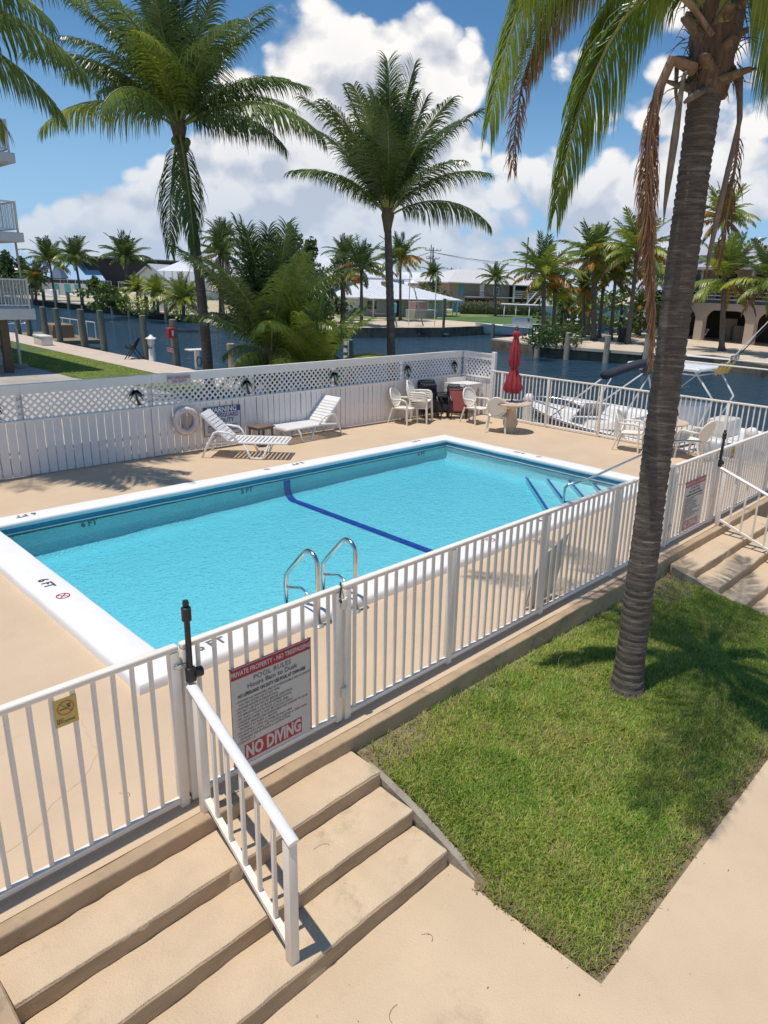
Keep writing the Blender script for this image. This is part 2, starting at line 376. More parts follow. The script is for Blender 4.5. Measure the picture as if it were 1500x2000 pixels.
# ------------------------------------------------------------ land, canal, pool deck
ZL, ZW = -.35, -1.3                                      # level of the yard behind the pool, of the canal
water_m = bpy.data.materials.new('canal_water'); water_m.use_nodes = True
def canal_nodes():
    nt = water_m.node_tree; N = nt.nodes; L = nt.links; b = N['Principled BSDF']
    b.inputs['Base Color'].default_value = (.028, .072, .115, 1); b.inputs['Roughness'].default_value = .06; b.inputs['IOR'].default_value = 1.33
    b.inputs['Specular IOR Level'].default_value = .5
    tc = N.new('ShaderNodeTexCoord'); h = None
    for sc_, w, rot in ((3.0, .5, .4), (1.0, 1.0, 1.1), (.42, 1.6, .2), (8, .2, .1)):
        mp = N.new('ShaderNodeMapping'); mp.inputs['Rotation'].default_value = (0, 0, rot); mp.inputs['Scale'].default_value = (1, 2.1, 1); L.new(tc.outputs['Object'], mp.inputs[0])
        n = N.new('ShaderNodeTexNoise'); n.inputs['Scale'].default_value = sc_; n.inputs['Detail'].default_value = 3; n.inputs['Distortion'].default_value = .5; L.new(mp.outputs[0], n.inputs['Vector'])
        a = N.new('ShaderNodeMath'); a.operation = 'MULTIPLY_ADD'; a.inputs[1].default_value = w; L.new(n.outputs['Fac'], a.inputs[0])
        if h is not None: L.new(h, a.inputs[2])
        else: a.inputs[2].default_value = 0
        h = a.outputs[0]
    bp = N.new('ShaderNodeBump'); bp.inputs['Strength'].default_value = 1.0; bp.inputs['Distance'].default_value = .34; L.new(h, bp.inputs['Height']); L.new(bp.outputs[0], b.inputs['Normal'])
canal_nodes()
w = MB().add([(-2500, -2500, ZW), (2500, -2500, ZW), (2500, 2500, ZW), (-2500, 2500, ZW)], [(0, 1, 2, 3)])
stru(w, 'canal_water', water_m)
sea = MB().add([(-2600, -2600, -3), (2600, -2600, -3), (2600, 2600, -3), (-2600, 2600, -3)], [(0, 1, 2, 3)])
stru(sea, 'canal_bed', M('canal_bed', (.08, .09, .07), .9))

near = MB().prism([(-80, 9.6), (11.9, 9.6), (11.9, 140), (-80, 140)], -2.6, ZL - .02, 0)
stru(near, 'yard_ground', [farland])
near2 = MB().prism([(-80, -60), (12.6, -60), (12.6, 9.55), (-80, 9.55)], -2.6, -1.15, 0)
stru(near2, 'terrace_ground', [walkm])
# canal-side walk, lawn and patio behind the pool fence
walk = MB().grid(10.25, 9.7, 11.75, 120, 2, 90, lambda x, y: ZL + .02)
stru(walk, 'seawall_walk', pinkc)
cap = MB()
for i in range(30): cap.rbox(11.75, 9.6 + i * 3.6, ZL - .25, 12.15, 9.6 + i * 3.6 + 3.58, ZL + .035, .02, 1)
stru(cap, 'seawall_cap', pinkc)
face = MB().box(11.9, 9.6, -2.6, 12.05, 119, ZL - .25); face.box(12.62, -60, -2.6, 12.8, 9.6, -.4)
stru(face, 'seawall', seaw)
def lawn_edge(y): return 6.9 + .25 * math.sin(y * .31) + (0 if y < 30 else (y - 30) * .02)
lw = MB(); ring = [(lawn_edge(y) + (max(0, 24.2 - y) * .35 if y > 20 else 1.5), y) for y in np.linspace(9.7, 60, 70)]
lw.add([(x, y, ZL + .008) for x, y in ring] + [(10.25, y, ZL + .012) for x, y in ring], [(i, 70 + i, 71 + i, i + 1) for i in range(69)])
stru(lw, 'back_lawn', lawnm)
pt = MB().box(-30, 9.7, ZL - .1, 9.0, 60, ZL - .002); stru(pt, 'patio_slab', greyc)

# pool deck: one slab with the pool cut out of it
PX0, PX1, PY0, PY1 = -1.0, 9.04, 1.445, 6.91          # outside of the coping
IX0, IX1, IY0, IY1 = -.60, 8.66, 1.87, 6.51            # inside of the coping
dk = MB()
def deckz(x, y): return 0.0
for x0, x1, y0, y1 in ((-9, 12.45, -.14, PY0 + .1), (-9, 12.45, PY1 - .1, 9.62), (-9, PX0 + .1, PY0 + .1, PY1 - .1), (PX1 - .1, 12.45, PY0 + .1, PY1 - .1)):
    dk.box(x0, y0, -.3, x1, y1, 0)
stru(dk, 'pool_deck', deckm)
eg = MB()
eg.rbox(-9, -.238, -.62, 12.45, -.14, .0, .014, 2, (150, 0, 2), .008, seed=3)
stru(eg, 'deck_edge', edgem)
dcap = MB().box(12.45, -20, -.55, 12.95, 9.6, -.06); stru(dcap, 'dock_cap', pinkc)

# ---- the pool
pool = thing('swimming_pool', 'rectangular swimming pool with white raised coping and turquoise water', 'pool', (4, 4, 0))
paint = M('pool_plaster', (.62, .86, .84), .6, var=.05, scale=14, dirt=(.55, .82, .82), dscale=.9, dlo=.5, dhi=.8, bump=1.0, bscale=34)
MATS['pool_plaster'].node_tree.nodes['Bump'].inputs['Distance'].default_value = .022
tile = M('pool_tile', (.06, .23, .36), .3, var=.15, scale=9)
stripe_m = M('pool_stripe', (.012, .035, .33), .5, var=.1)
def frame_profile(prof, name, mat, ox=0):
    """Sweep a (distance outwards, height) profile round the pool; distance 0 is the inner rim."""
    m = MB(); n = len(prof)
    cs = [(IX0, IY0, -1, -1), (IX1, IY0, 1, -1), (IX1, IY1, 1, 1), (IX0, IY1, -1, 1)]
    wx = (.40, .38, .38, .40); wy = (.425, .425, .40, .40)
    rows = []
    for c, (x, y, sx, sy) in enumerate(cs):
        rows.append([(x + sx * d * wx[c] / .4, y + sy * d * wy[c] / .4, z) for d, z in prof])
    # many stations on each side so that the hand-trowelled edge can wander
    rings = []
    for c in range(4):
        a, b = rows[c], rows[(c + 1) % 4]
        for k in range(24):
            t = k / 24; r = [Vector(p) * (1 - t) + Vector(q) * t for p, q in zip(a, b)]
            if 0 < k: r = [p + Vector((noise.noise(p * 1.7), noise.noise(p * 1.7 + Vector((5, 5, 5))), .5 * noise.noise(p * 2.1))) * .010 for p in r]
            rings.append([tuple(p) for p in r])
    vs = [p for r in rings for p in r]; fs = []; K = len(rings)
    for i in range(K):
        i2 = (i + 1) % K
        for j in range(n - 1): fs.append((i * n + j, i2 * n + j, i2 * n + j + 1, i * n + j + 1))
    m.add(vs, fs); return part(m, name, mat, pool, 'auto', world=True)
frame_profile([(.02, .022), (.004, .026), (-.004, .05), (.0, .082), (.012, .096), (.03, .101), (.2, .104), (.345, .102), (.375, .095), (.39, .078), (.397, .05), (.40, -.01)], 'coping', copem)
frame_profile([(.012, .0225), (.012, -.046)], 'tile_band', tile)
frame_profile([(.002, -.045), (.002, -.066), (.03, -.068)], 'tile_trim', copem)
basin = MB()
def fz(x, y): return -.53 + .10 * min(1, max(0, (x + .6) / 7.6)) ** .9
bx0, bx1, by0, by1 = IX0 - .03, IX1 + .03, IY0 - .03, IY1 + .03
nx, ny = 40, 24; rr = .22
def bas(x, y):
    z = fz(x, y)
    d = min(x - bx0, bx1 - x, y - by0, by1 - y)
    return z + (rr - math.sqrt(max(0, rr * rr - (rr - d) ** 2)) if d < rr else 0)
xs = sorted(set([bx0 + v for v in (0, .02, .06, .11, .16, .22)] + list(np.linspace(bx0 + .23, bx1 - .23, nx)) + [bx1 - v for v in (0, .02, .06, .11, .16, .22)]))
ys = sorted(set([by0 + v for v in (0, .02, .06, .11, .16, .22)] + list(np.linspace(by0 + .23, by1 - .23, ny)) + [by1 - v for v in (0, .02, .06, .11, .16, .22)]))
vs = [(x, y, bas(x, y)) for y in ys for x in xs]; NXX = len(xs)
basin.add(vs, [(j * NXX + i, j * NXX + i + 1, (j + 1) * NXX + i + 1, (j + 1) * NXX + i) for j in range(len(ys) - 1) for i in range(NXX - 1)])
for (xa, ya), (xb, yb) in (((bx0, by0), (bx1, by0)), ((bx1, by0), (bx1, by1)), ((bx1, by1), (bx0, by1)), ((bx0, by1), (bx0, by0))):
    za = bas(xa, ya); zb = bas(xb, yb); basin.add([(xa, ya, -.1), (xb, yb, -.1), (xb, yb, zb), (xa, ya, za)], [(0, 1, 2, 3)])
part(basin, 'basin', paint, pool, 'auto', world=True)
# slope-break stripe down the far wall, over the floor and up the near wall
st = MB(); sxc, sw = 4.22, .15
path = [(sxc, by1 - .004, -.11), (sxc, by1 - .004, fz(sxc, 4) + rr)]
for k in range(1, 7):
    a = k / 6 * PI / 2; path.append((sxc, by1 - rr + math.cos(a) * rr - .004 * math.cos(a), fz(sxc, 4) + rr - math.sin(a) * rr + .006))
for t in np.linspace(.05, .95, 12): path.append((sxc, by1 - rr + (by0 + rr - by1 + rr) * t, fz(sxc, 4) + .010))
path += [(sxc, by0 + .004, fz(sxc, 4) + rr), (sxc, by0 + .004, -.11)]
st.loft([[(x - sw / 2, y, z), (x + sw / 2, y, z + (fz(sxc + sw, 0) - fz(sxc, 0)) * .5)] for x, y, z in path], closed=False)
part(st, 'depth_stripe', stripe_m, pool, world=True)
# corner steps with blue nosing
for k, (d, z) in enumerate(((1.74, -.34), (1.37, -.27), (1.0, -.20), (.62, -.14))):
    s = MB(); D = d * math.sqrt(2); cx, cy = bx1, by0
    s.prism([(cx, cy), (cx, cy + D), (cx - D, cy)], z - .25, z)
    o = part(s, 'corner_step', paint, pool, world=True)
    e = MB(); a, b = Vector((cx - .02, cy + D - .02, z + .004)), Vector((cx - D + .02, cy + .02, z + .004))
    e.bar(a + Vector((.02, -.02, 0)), b + Vector((.02, -.02, 0)), .05, .012)
    part(e, 'step_nosing', stripe_m, o, world=True)

pw = bpy.data.materials.new('pool_water'); pw.use_nodes = True
def pool_nodes():
    nt = pw.node_tree; N = nt.nodes; L = nt.links; N.clear(); out = N.new('ShaderNodeOutputMaterial')
    tc = N.new('ShaderNodeTexCoord'); h = None
    for sc_, w, dst in ((5.0, .7, .6), (16, .5, .6), (42, .30, .3)):
        n = N.new('ShaderNodeTexNoise'); n.inputs['Scale'].default_value = sc_; n.inputs['Detail'].default_value = 3; n.inputs['Distortion'].default_value = dst; L.new(tc.outputs['Object'], n.inputs['Vector'])
        a = N.new('ShaderNodeMath'); a.operation = 'MULTIPLY_ADD'; a.inputs[1].default_value = w; L.new(n.outputs['Fac'], a.inputs[0])
        if h is not None: L.new(h, a.inputs[2])
        else: a.inputs[2].default_value = 0
        h = a.outputs[0]
    bp = N.new('ShaderNodeBump'); bp.inputs['Strength'].default_value = .6; bp.inputs['Distance'].default_value = .06; L.new(h, bp.inputs['Height'])
    g = N.new('ShaderNodeBsdfGlossy'); g.inputs['Roughness'].default_value = .03; L.new(bp.outputs[0], g.inputs['Normal'])
    fr = N.new('ShaderNodeFresnel'); fr.inputs['IOR'].default_value = 1.33; L.new(bp.outputs[0], fr.inputs['Normal'])
    t = N.new('ShaderNodeBsdfTransparent'); t.inputs[0].default_value = (.90, .985, .99, 1)
    ms = N.new('ShaderNodeMixShader'); L.new(fr.outputs[0], ms.inputs[0]); L.new(t.outputs[0], ms.inputs[1]); L.new(g.outputs[0], ms.inputs[2]); L.new(ms.outputs[0], out.inputs['Surface'])
    va = N.new('ShaderNodeVolumeAbsorption'); va.inputs['Color'].default_value = (.02, .80, .975, 1); va.inputs['Density'].default_value = .82; L.new(va.outputs[0], out.inputs['Volume'])
pool_nodes()
wv = MB().box(bx0 - .02, by0 - .02, -1.05, bx1 + .02, by1 + .02, -.06)
wo = stru(wv, 'pool_water', pw)

# depth marks and no-diving marks on the coping
tileb = M('marker_tile', (.70, .68, .62), .5, var=.08)
def depth_mark(body, x, y, rz, label, size=.16, mat=inkg, z=.1075):
    o = text(body, size, mat, None, (0, 0, 0), Matrix.Identity(4), name='depth_marking', bold=.004, world=False)
    o.location = (x, y, z); o.rotation_euler = (0, 0, rz); tag(o, label, 'painted marking', 'depth markings painted round the pool rim'); return o
depth_mark('6 FT', -.80, 4.12, -PI / 2, 'black 6 FT painted on the left coping beside the small red no diving mark', .15, inkm)
depth_mark('6 FT', -.20, 1.66, 0, 'faded grey 6 FT painted on near coping behind the pool rules gate', .17, inkg)
depth_mark('4 FT', 5.45, 1.66, 0, 'faded 4 FT painted on near coping behind the long railing', .16, inkg)
depth_mark('6 FT', -.15, 6.74, PI, 'upside-down 6 FT at the far left corner of the coping', .15, inkg)
depth_mark('5 FT', 4.63, 6.76, PI, 'upside-down 5 FT on far coping in front of the nearer white lounger', .15, inkg)
depth_mark('4 FT', 7.9, 6.76, PI, 'upside-down 4 FT on far coping near the corner below the stacked chairs', .15, inkg)
for bd, xx, lb in (('6 FT', .62, 'black 6 FT on the inner pool wall at the far left corner'), ('5 FT', 3.35, 'black 5 FT on the inner pool wall left of the blue stripe'), ('4 FT', 7.85, 'black 4 FT on the inner pool wall near the far corner')):
    o = text(bd, .13, inkm, None, (0, 0, 0), Matrix.Identity(4), name='depth_marking', bold=.004, world=False); o.location = (xx, 6.525, -.14); o.rotation_euler = (PI / 2, 0, 0); tag(o, lb, 'painted marking', 'depth markings on the inner pool wall')
depth_mark('3 FT', 8.86, 4.6, PI / 2, 'small 3 FT on the right-hand coping facing the umbrella table', .15, inkg)
def no_dive(x, y, rz, label, r=.055):
    m = MB(); ringp = [(r * math.cos(a), r * math.sin(a), 0) for a in np.linspace(0, 2 * PI, 25)[:-1]]
    m.loft([[(q[0] * k, q[1] * k, .001) for q in ringp] for k in (1, .84)], cap=False)
    for a in (PI / 4, 3 * PI / 4): m.bar((r * .85 * math.cos(a), r * .85 * math.sin(a), .0004), (-r * .85 * math.cos(a), -r * .85 * math.sin(a), .0004), .008, .001)
    o = part(m, 'no_diving_marking', redsign); o.location = (x, y, .107); o.rotation_euler = (0, 0, rz)
    tag(o, label, 'painted marking', 'no diving marks painted round the pool rim')
no_dive(-.79, 3.66, 0, 'faint red no diving circle on the left coping beside the black 6 FT', .07)
no_dive(3.94, 6.76, 0, 'pale red no diving circle on the far coping left of the 5 FT')
no_dive(4.1, 1.66, 0, 'pale red no diving circle on the near coping behind the railing', .07)
no_dive(8.86, 4.1, 0, 'small no diving circle on the right coping beside the 3 FT')

# ---- front steps, curb, lawn
ZS = [-.114, -.244, -.374, -.504]; E0, TD = -.238, .348
def stairs(name, label, x0, x1, loc, seed):
    t = thing(name, label, 'steps', loc)
    for k in range(3):
        y1 = E0 - k * TD + (.0 if k == 0 else .0); y0 = E0 - (k + 1) * TD
        m = MB().rbox(x0, y0, ZS[k] - .5, x1, y1 + (0 if k == 0 else .0), ZS[k], .013, 2, (110, 2, 3), .014, seed=seed + k)
        m.v = [(x, min(y, E0 - .001) if k == 0 else y, z) for x, y, z in m.v]
        o = part(m, 'step', stepm, t, 'auto', world=True)
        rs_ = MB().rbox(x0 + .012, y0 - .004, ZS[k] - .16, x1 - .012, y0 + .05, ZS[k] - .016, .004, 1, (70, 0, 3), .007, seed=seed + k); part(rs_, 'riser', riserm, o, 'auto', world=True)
    return t
stairs('concrete_steps', 'tan painted concrete steps with three treads below the pool rules gate', -2.64, -.09, (-1.4, -.8, -.504), 1)
stairs('concrete_steps', 'tan painted concrete steps beyond the palm trunk below the right-hand gate', 5.72, 9.0, (7.3, -.8, -.504), 11)
wl = MB().grid(-3.0, -8, 14, -2.52, 60, 20, lambda x, y: -.504 + .006 * noise.noise(Vector((x * .7, y * .7, 0))))
wl.grid(-9, -8, -3.0, -.9, 20, 20, lambda x, y: -.504 + .006 * noise.noise(Vector((x * .7, y * .7, 0))))
wl.grid(-3.0, -1.64, -.015, -.3, 20, 8, lambda x, y: -.514)
wl.grid(-3.0, -2.52, -.11, -1.5, 20, 12, lambda x, y: -.504 + .006 * noise.noise(Vector((x * .7, y * .7, 0))))
wl.grid(5.6, -2.52, 14, -1.1, 20, 12, lambda x, y: -.504 + .004 * noise.noise(Vector((x * .7, y * .7, 0))))
stru(wl, 'walkway', walkm, 'auto')
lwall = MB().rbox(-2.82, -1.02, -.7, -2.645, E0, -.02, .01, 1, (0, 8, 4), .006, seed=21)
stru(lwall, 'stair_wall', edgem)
# sloping concrete kerb that holds the lawn beside the steps
kb = MB(); pts = [(-.085, -.40, -.16), (-.075, -.62, -.20), (-.06, -.95, -.30), (-.055, -1.28, -.42), (-.05, -1.56, -.53)]
rings = []
for x, y, z in pts: rings.append([(x - .012, y, -.7), (x + .06, y, -.7), (x + .055, y, z), (x - .005, y, z + .004)])
kb.loft(rings); M('kerb_stone', (.33, .285, .22), .9, var=.2, scale=6, bump=.6, bscale=30, dirt=(.22, .19, .14), dscale=4)
kbo = part(kb, 'lawn_kerb', MATS['kerb_stone']); tag(kbo, 'low sloping grey kerb between the near steps and the lawn', 'kerb')
kb2 = MB(); kb2.loft([[(5.66, y, -.7), (5.715, y, -.7), (5.715, y, z), (5.66, y, z)] for y, z in ((-.30, -.13), (-.6, -.20), (-1.0, -.33), (-1.4, -.47))])
kbo2 = part(kb2, 'lawn_kerb', MATS['kerb_stone']); tag(kbo2, 'thin grey kerb between the lawn and the steps beyond the palm', 'kerb')
def lawnz(x, y):
    t = min(1, max(0, (-.24 - y) / 2.28)); top = -.15 - .10 * min(1, max(0, (x - .3) / 4)); 
    z = top + (-.515 - top) * (t ** .85) + .012 * noise.noise(Vector((x * 1.5, y * 1.5, 0)))
    kz = float(np.interp(-y, [.2, .40, .62, .95, 1.28, 1.56, 2.6], [-.13, -.155, -.20, -.30, -.42, -.50, -.52])) - .012; q = min(1, max(0, (x + .06) / .55)); q = q * q * (3 - 2 * q)
    z = min(z, kz) * (1 - q) + z * q
    return z
lb = MB().grid(-.12, -2.53, 5.70, -.22, 90, 40, lawnz)
LX0, LY0 = -.14, -2.52
lb.v = [((max(x, -.035) if y > -1.52 else max(x, -.115)), y, z) for x, y, z in lb.v]
stru(lb, 'lawn', soilm, 'auto')

def blades(name, n, box, zf, hmin, hmax, wid, mats, label, density=None, seed=3):
    r = np.random.default_rng(seed); x0, y0, x1, y1 = box
    X = r.uniform(x0, x1, n); Y = r.uniform(y0, y1, n)
    if density is not None:
        d = np.array([density(a, b) for a, b in zip(X, Y)]); k = r.random(n) < d; X = X[k]; Y = Y[k]; n = len(X)
    Z = np.array([zf(a, b) for a, b in zip(X, Y)])
    clump = np.array([.5 + .5 * noise.noise(Vector((a * 4, b * 4, 3))) for a, b in zip(X, Y)])
    H = r.uniform(hmin, hmax, n) * (.45 + 1.05 * clump); A = r.uniform(0, 2 * PI, n); LN = r.uniform(.25, 1.15, n) * H
    F = r.uniform(0, 2 * PI, n); W = wid * r.uniform(.6, 1.3, n)
    dx, dy = np.cos(A), np.sin(A); wx, wy = np.cos(A + PI / 2), np.sin(A + PI / 2)
    V = np.zeros((n, 5, 3))
    for k, (t, ww) in enumerate(((0, 1), (0, -1), (.55, .8), (.55, -.8), (1, 0))):
        V[:, k, 0] = X + dx * LN * t ** 1.8 + wx * W * ww / 2; V[:, k, 1] = Y + dy * LN * t ** 1.8 + wy * W * ww / 2
        V[:, k, 2] = Z + H * (t if t < 1 else .9)
    me = bpy.data.meshes.new(name); me.vertices.add(n * 5); me.vertices.foreach_set('co', V.reshape(-1))
    base = np.arange(n)[:, None] * 5
    tris = np.concatenate([base + np.array([[0, 1, 3]]), base + np.array([[0, 3, 2]]), base + np.array([[2, 3, 4]])], 1).reshape(-1)
    me.loops.add(len(tris)); me.loops.foreach_set('vertex_index', tris.astype(np.int32)); nf = len(tris) // 3
    me.polygons.add(nf); me.polygons.foreach_set('loop_start', np.arange(0, nf * 3, 3, dtype=np.int32))
    for m_ in mats: me.materials.append(m_)
    dry = np.array([.5 + .38 * noise.noise(Vector((a * 1.3 + 9, b * 1.3, 0))) + .3 * noise.noise(Vector((a * 5 + 9, b * 5, 0))) for a, b in zip(X, Y)])
    edge = np.clip(1 - np.minimum(np.abs(Y - y0), np.abs(X - x0)) / .22, 0, 1)
    u = r.random(n); mi = np.where(u < .10 + .7 * np.clip(dry - .5, 0, 1) + .75 * edge, 2, np.where(r.random(n) < .38 + 1.1 * (dry - .45), 1, 0))
    me.polygons.foreach_set('material_index', np.repeat(mi, 3).astype(np.int32)); me.update(calc_edges=True)
    o = bpy.data.objects.new(name, me); link(o); o['kind'] = 'stuff'; o['label'] = label; o['category'] = 'grass'; return o
ga = leafmat('grass_green', (.13, .27, .03), (.36, .54, .075), .5, .45)
gb = leafmat('grass_light', (.54, .60, .10), (.72, .70, .20), .5, .45)
gc = leafmat('grass_dry', (.46, .37, .18), (.30, .25, .11), .3, .7)
def dens(x, y):
    d = 1.0
    if y > -.50: d *= .15 + .85 * min(1, max(0, (-.24 - y) / .26))
    q = math.hypot((x - .25) / .55, (y + .42) / .20)
    if q < 1: d *= .12 + .5 * q
    if math.hypot(x - 5.3, (y + .42) * 1.6) < .5: d *= .15
    if noise.noise(Vector((x * 2.2, y * 2.2, 4))) > .42: d *= .55
    if y > -1.55 and x < .0: return 0
    nz = .05 * noise.noise(Vector((x * 6, y * 6, 1)))
    if y < LY0 + .045 + nz or x < LX0 + .13 - (.08 if y < -1.6 else 0) + nz * .6: d *= .06
    return d
blades('grass', 230000, (LX0, LY0, 5.68, -.245), lawnz, .025, .062, .0075, [ga, gb, gc], 'short mown green lawn with dry patches round the palm trunk', dens)
blades('grass', 60000, (6.9, 9.8, 10.2, 34), lambda x, y: ZL + .01, .03, .06, .012, [ga, gb, gc], 'strip of green lawn beyond the lattice fence beside the canal walk', lambda x, y: 1.0 if x > lawn_edge(y) + (max(0, 24.2 - y) * .35 if y > 20 else 1.5) and y > 18 else 0, seed=8)
# pebbles in the bare patches
pb = MB(); r_ = random.Random(4)
for k in range(260):
    if k % 3 < 2: x, y = r_.gauss(.25, .28), -.27 - abs(r_.gauss(0, .13))
    else: x, y = r_.uniform(4.8, 5.65), -.27 - abs(r_.gauss(0, .12))
    s_ = r_.uniform(.003, .010); z = lawnz(x, y) + s_ * .2
    if x < -.02: continue
    pb.add([(x - s_, y, z), (x, y - s_, z), (x + s_, y, z), (x, y + s_, z), (x, y, z + s_)], [(0, 1, 4), (1, 2, 4), (2, 3, 4), (3, 0, 4)])
po = part(pb, 'gravel', M('pebble', (.34, .30, .23), .9, var=.3)); tag(po, 'loose pale gravel in the bare soil along the deck edge', 'gravel', kind='stuff')
lt = MB(); r_ = random.Random(9)
for k in range(46):
    x, y = r_.uniform(-3, 3), r_.uniform(-3.4, -2.55)
    if k % 2: x, y = r_.uniform(-2.2, -.15), r_.uniform(-2.5, -1.35)
    s_ = r_.uniform(.002, .006); lt.box(x, y, -.500, x + s_ * 2.2, y + s_, -.496)
lo = part(lt, 'leaf_litter', M('litter', (.22, .15, .09), .9)); tag(lo, 'dark specks of leaf litter on the walkway', 'litter', kind='stuff')

ck = MB(); r_ = random.Random(77)
def crack(p, ang, n, step, z, w=.0011):
    pts = [Vector(p)]
    for k in range(n): ang += r_.gauss(0, .32); pts.append(pts[-1] + Vector((math.cos(ang), math.sin(ang), 0)) * step * r_.uniform(.6, 1.3))
    for u, v in zip(pts, pts[1:]):
        dn = (v - u).normalized(); sd = Vector((-dn.y, dn.x, 0)) * w * r_.uniform(.4, 1.2); ck.add([u + sd + Vector((0, 0, z)), u - sd + Vector((0, 0, z)), v - sd * .7 + Vector((0, 0, z)), v + sd * .7 + Vector((0, 0, z))], [(0, 1, 2, 3)])
crack((-3.1, 1.9, 0), .3, 30, .08, .0015); crack((-2.4, .35, 0), .25, 24, .07, .0015); crack((2.1, .55, 0), .1, 22, .08, .0015); crack((1.5, 7.5, 0), .2, 30, .1, .0015)
cko = part(ck, 'hairline_crack', M('crack_dark', (.36, .27, .18), .9)); cko['kind'] = 'stuff'; tag(cko, 'fine dark hairline cracks in the painted pool deck', 'crack')
tw = [((-1.05, -1.75), 2.6), ((-.62, -1.62), .4), ((-.02, -1.60), 1.9), ((-1.62, .32), .5), ((-.75, -.78), 1.2)]
for i_, ((x, y), an) in enumerate(tw):
    z0 = -.5 if y < -1.3 else (0.004 if y > -.2 else -.24); q = [(x + .05 * k * math.cos(an + .25 * k) * .5, y + .04 * k * math.sin(an + .25 * k) * .4, z0 + .003) for k in range(6)]
    o = part(MB().tube(q, .0011, 4), 'twig', M('twig_brown', (.14, .085, .05), .9)); tag(o, ('thin curved dry stem on the walkway below the handrail', 'short dry stem on the walkway nearer the lawn', 'dark twig at the foot of the sloping kerb', 'dry stem on the deck behind the left railing', 'curled dry stem on the middle tread')[i_], 'twig', 'dry stems fallen on the concrete')

# ------------------------------------------------------------ white aluminium railings and gates
def rail_run(name, label, cat, axis, const, a, b, posts, pitch=.115, first=None, group='white aluminium pool railings', ztop=1.205, endposts=True, skip=()):
    """A railing along x (axis 0, y = const) or along y (axis 1, x = const) from a to b."""
    P = (lambda u, z: (u, const, z)) if axis == 0 else (lambda u, z: (const, u, z))
    t = thing(name, label, cat, P((a + b) / 2, 0), group=group)
    def rb(u0, u1, z0, z1, w, bev, seg=2):
        m = MB(); q0, q1 = P(u0, z0), P(u1, z1)
        if axis == 0: m.rbox(u0, const - w / 2, z0, u1, const + w / 2, z1, bev, seg)
        else: m.rbox(const - w / 2, u0, z0, const + w / 2, u1, z1, bev, seg)
        return m
    part(rb(a, b, ztop - .042, ztop, .056, .012, 3), 'top_rail', railm, t, 'auto', world=True)
    part(rb(a, b, .03, .072, .042, .006), 'bottom_rail', railm, t, 'auto', world=True)
    pm = None
    for u in posts:
        if pm is None:
            m = MB().rbox(-.031, -.031, .0, .031, .031, ztop - .043, .006, 2); pm = m.mesh('post', railm, 'auto')
        o = part(pm, 'post', None, t); o.location = Vector(P(u, 0)) - t.location
    m = MB().rbox(-.0125, -.0125, .0715, .0125, .0125, ztop - .0415, .003, 1); km = m.mesh('picket', railm, 'auto')
    u = (a + pitch * .6) if first is None else first
    while u < b - .02:
        if all(abs(u - p) > .045 for p in list(posts) + list(skip)):
            o = part(km, 'picket', None, t); o.location = Vector(P(u, 0)) - t.location
        u += pitch
    return t
rail_run('railing', 'white railing left of the rules gate carrying the yellow no smoking plate', 'railing', 0, 0, -6.6, -1.345, (-1.376, -2.95, -4.55, -6.1), first=-1.64 - .115 * 43 + .0)
rail_run('railing', 'long white railing between the two gates behind the leaning palm trunk', 'railing', 0, 0, .03, 6.0, (.06, 1.324, 2.86, 4.42, 5.965), first=.15)
rail_run('railing', 'white railing right of the second gate with a small yellow plate', 'railing', 0, 0, 7.58, 12.25, (7.62, 8.6, 10.1, 11.6, 12.22), first=7.73)
rail_run('railing', 'white railing along the dock side between umbrella table and moored boats', 'railing', 1, 12.25, .03, 8.08, (.15, 1.6, 3.15, 4.65, 6.2, 7.7), first=.25, ztop=1.30)
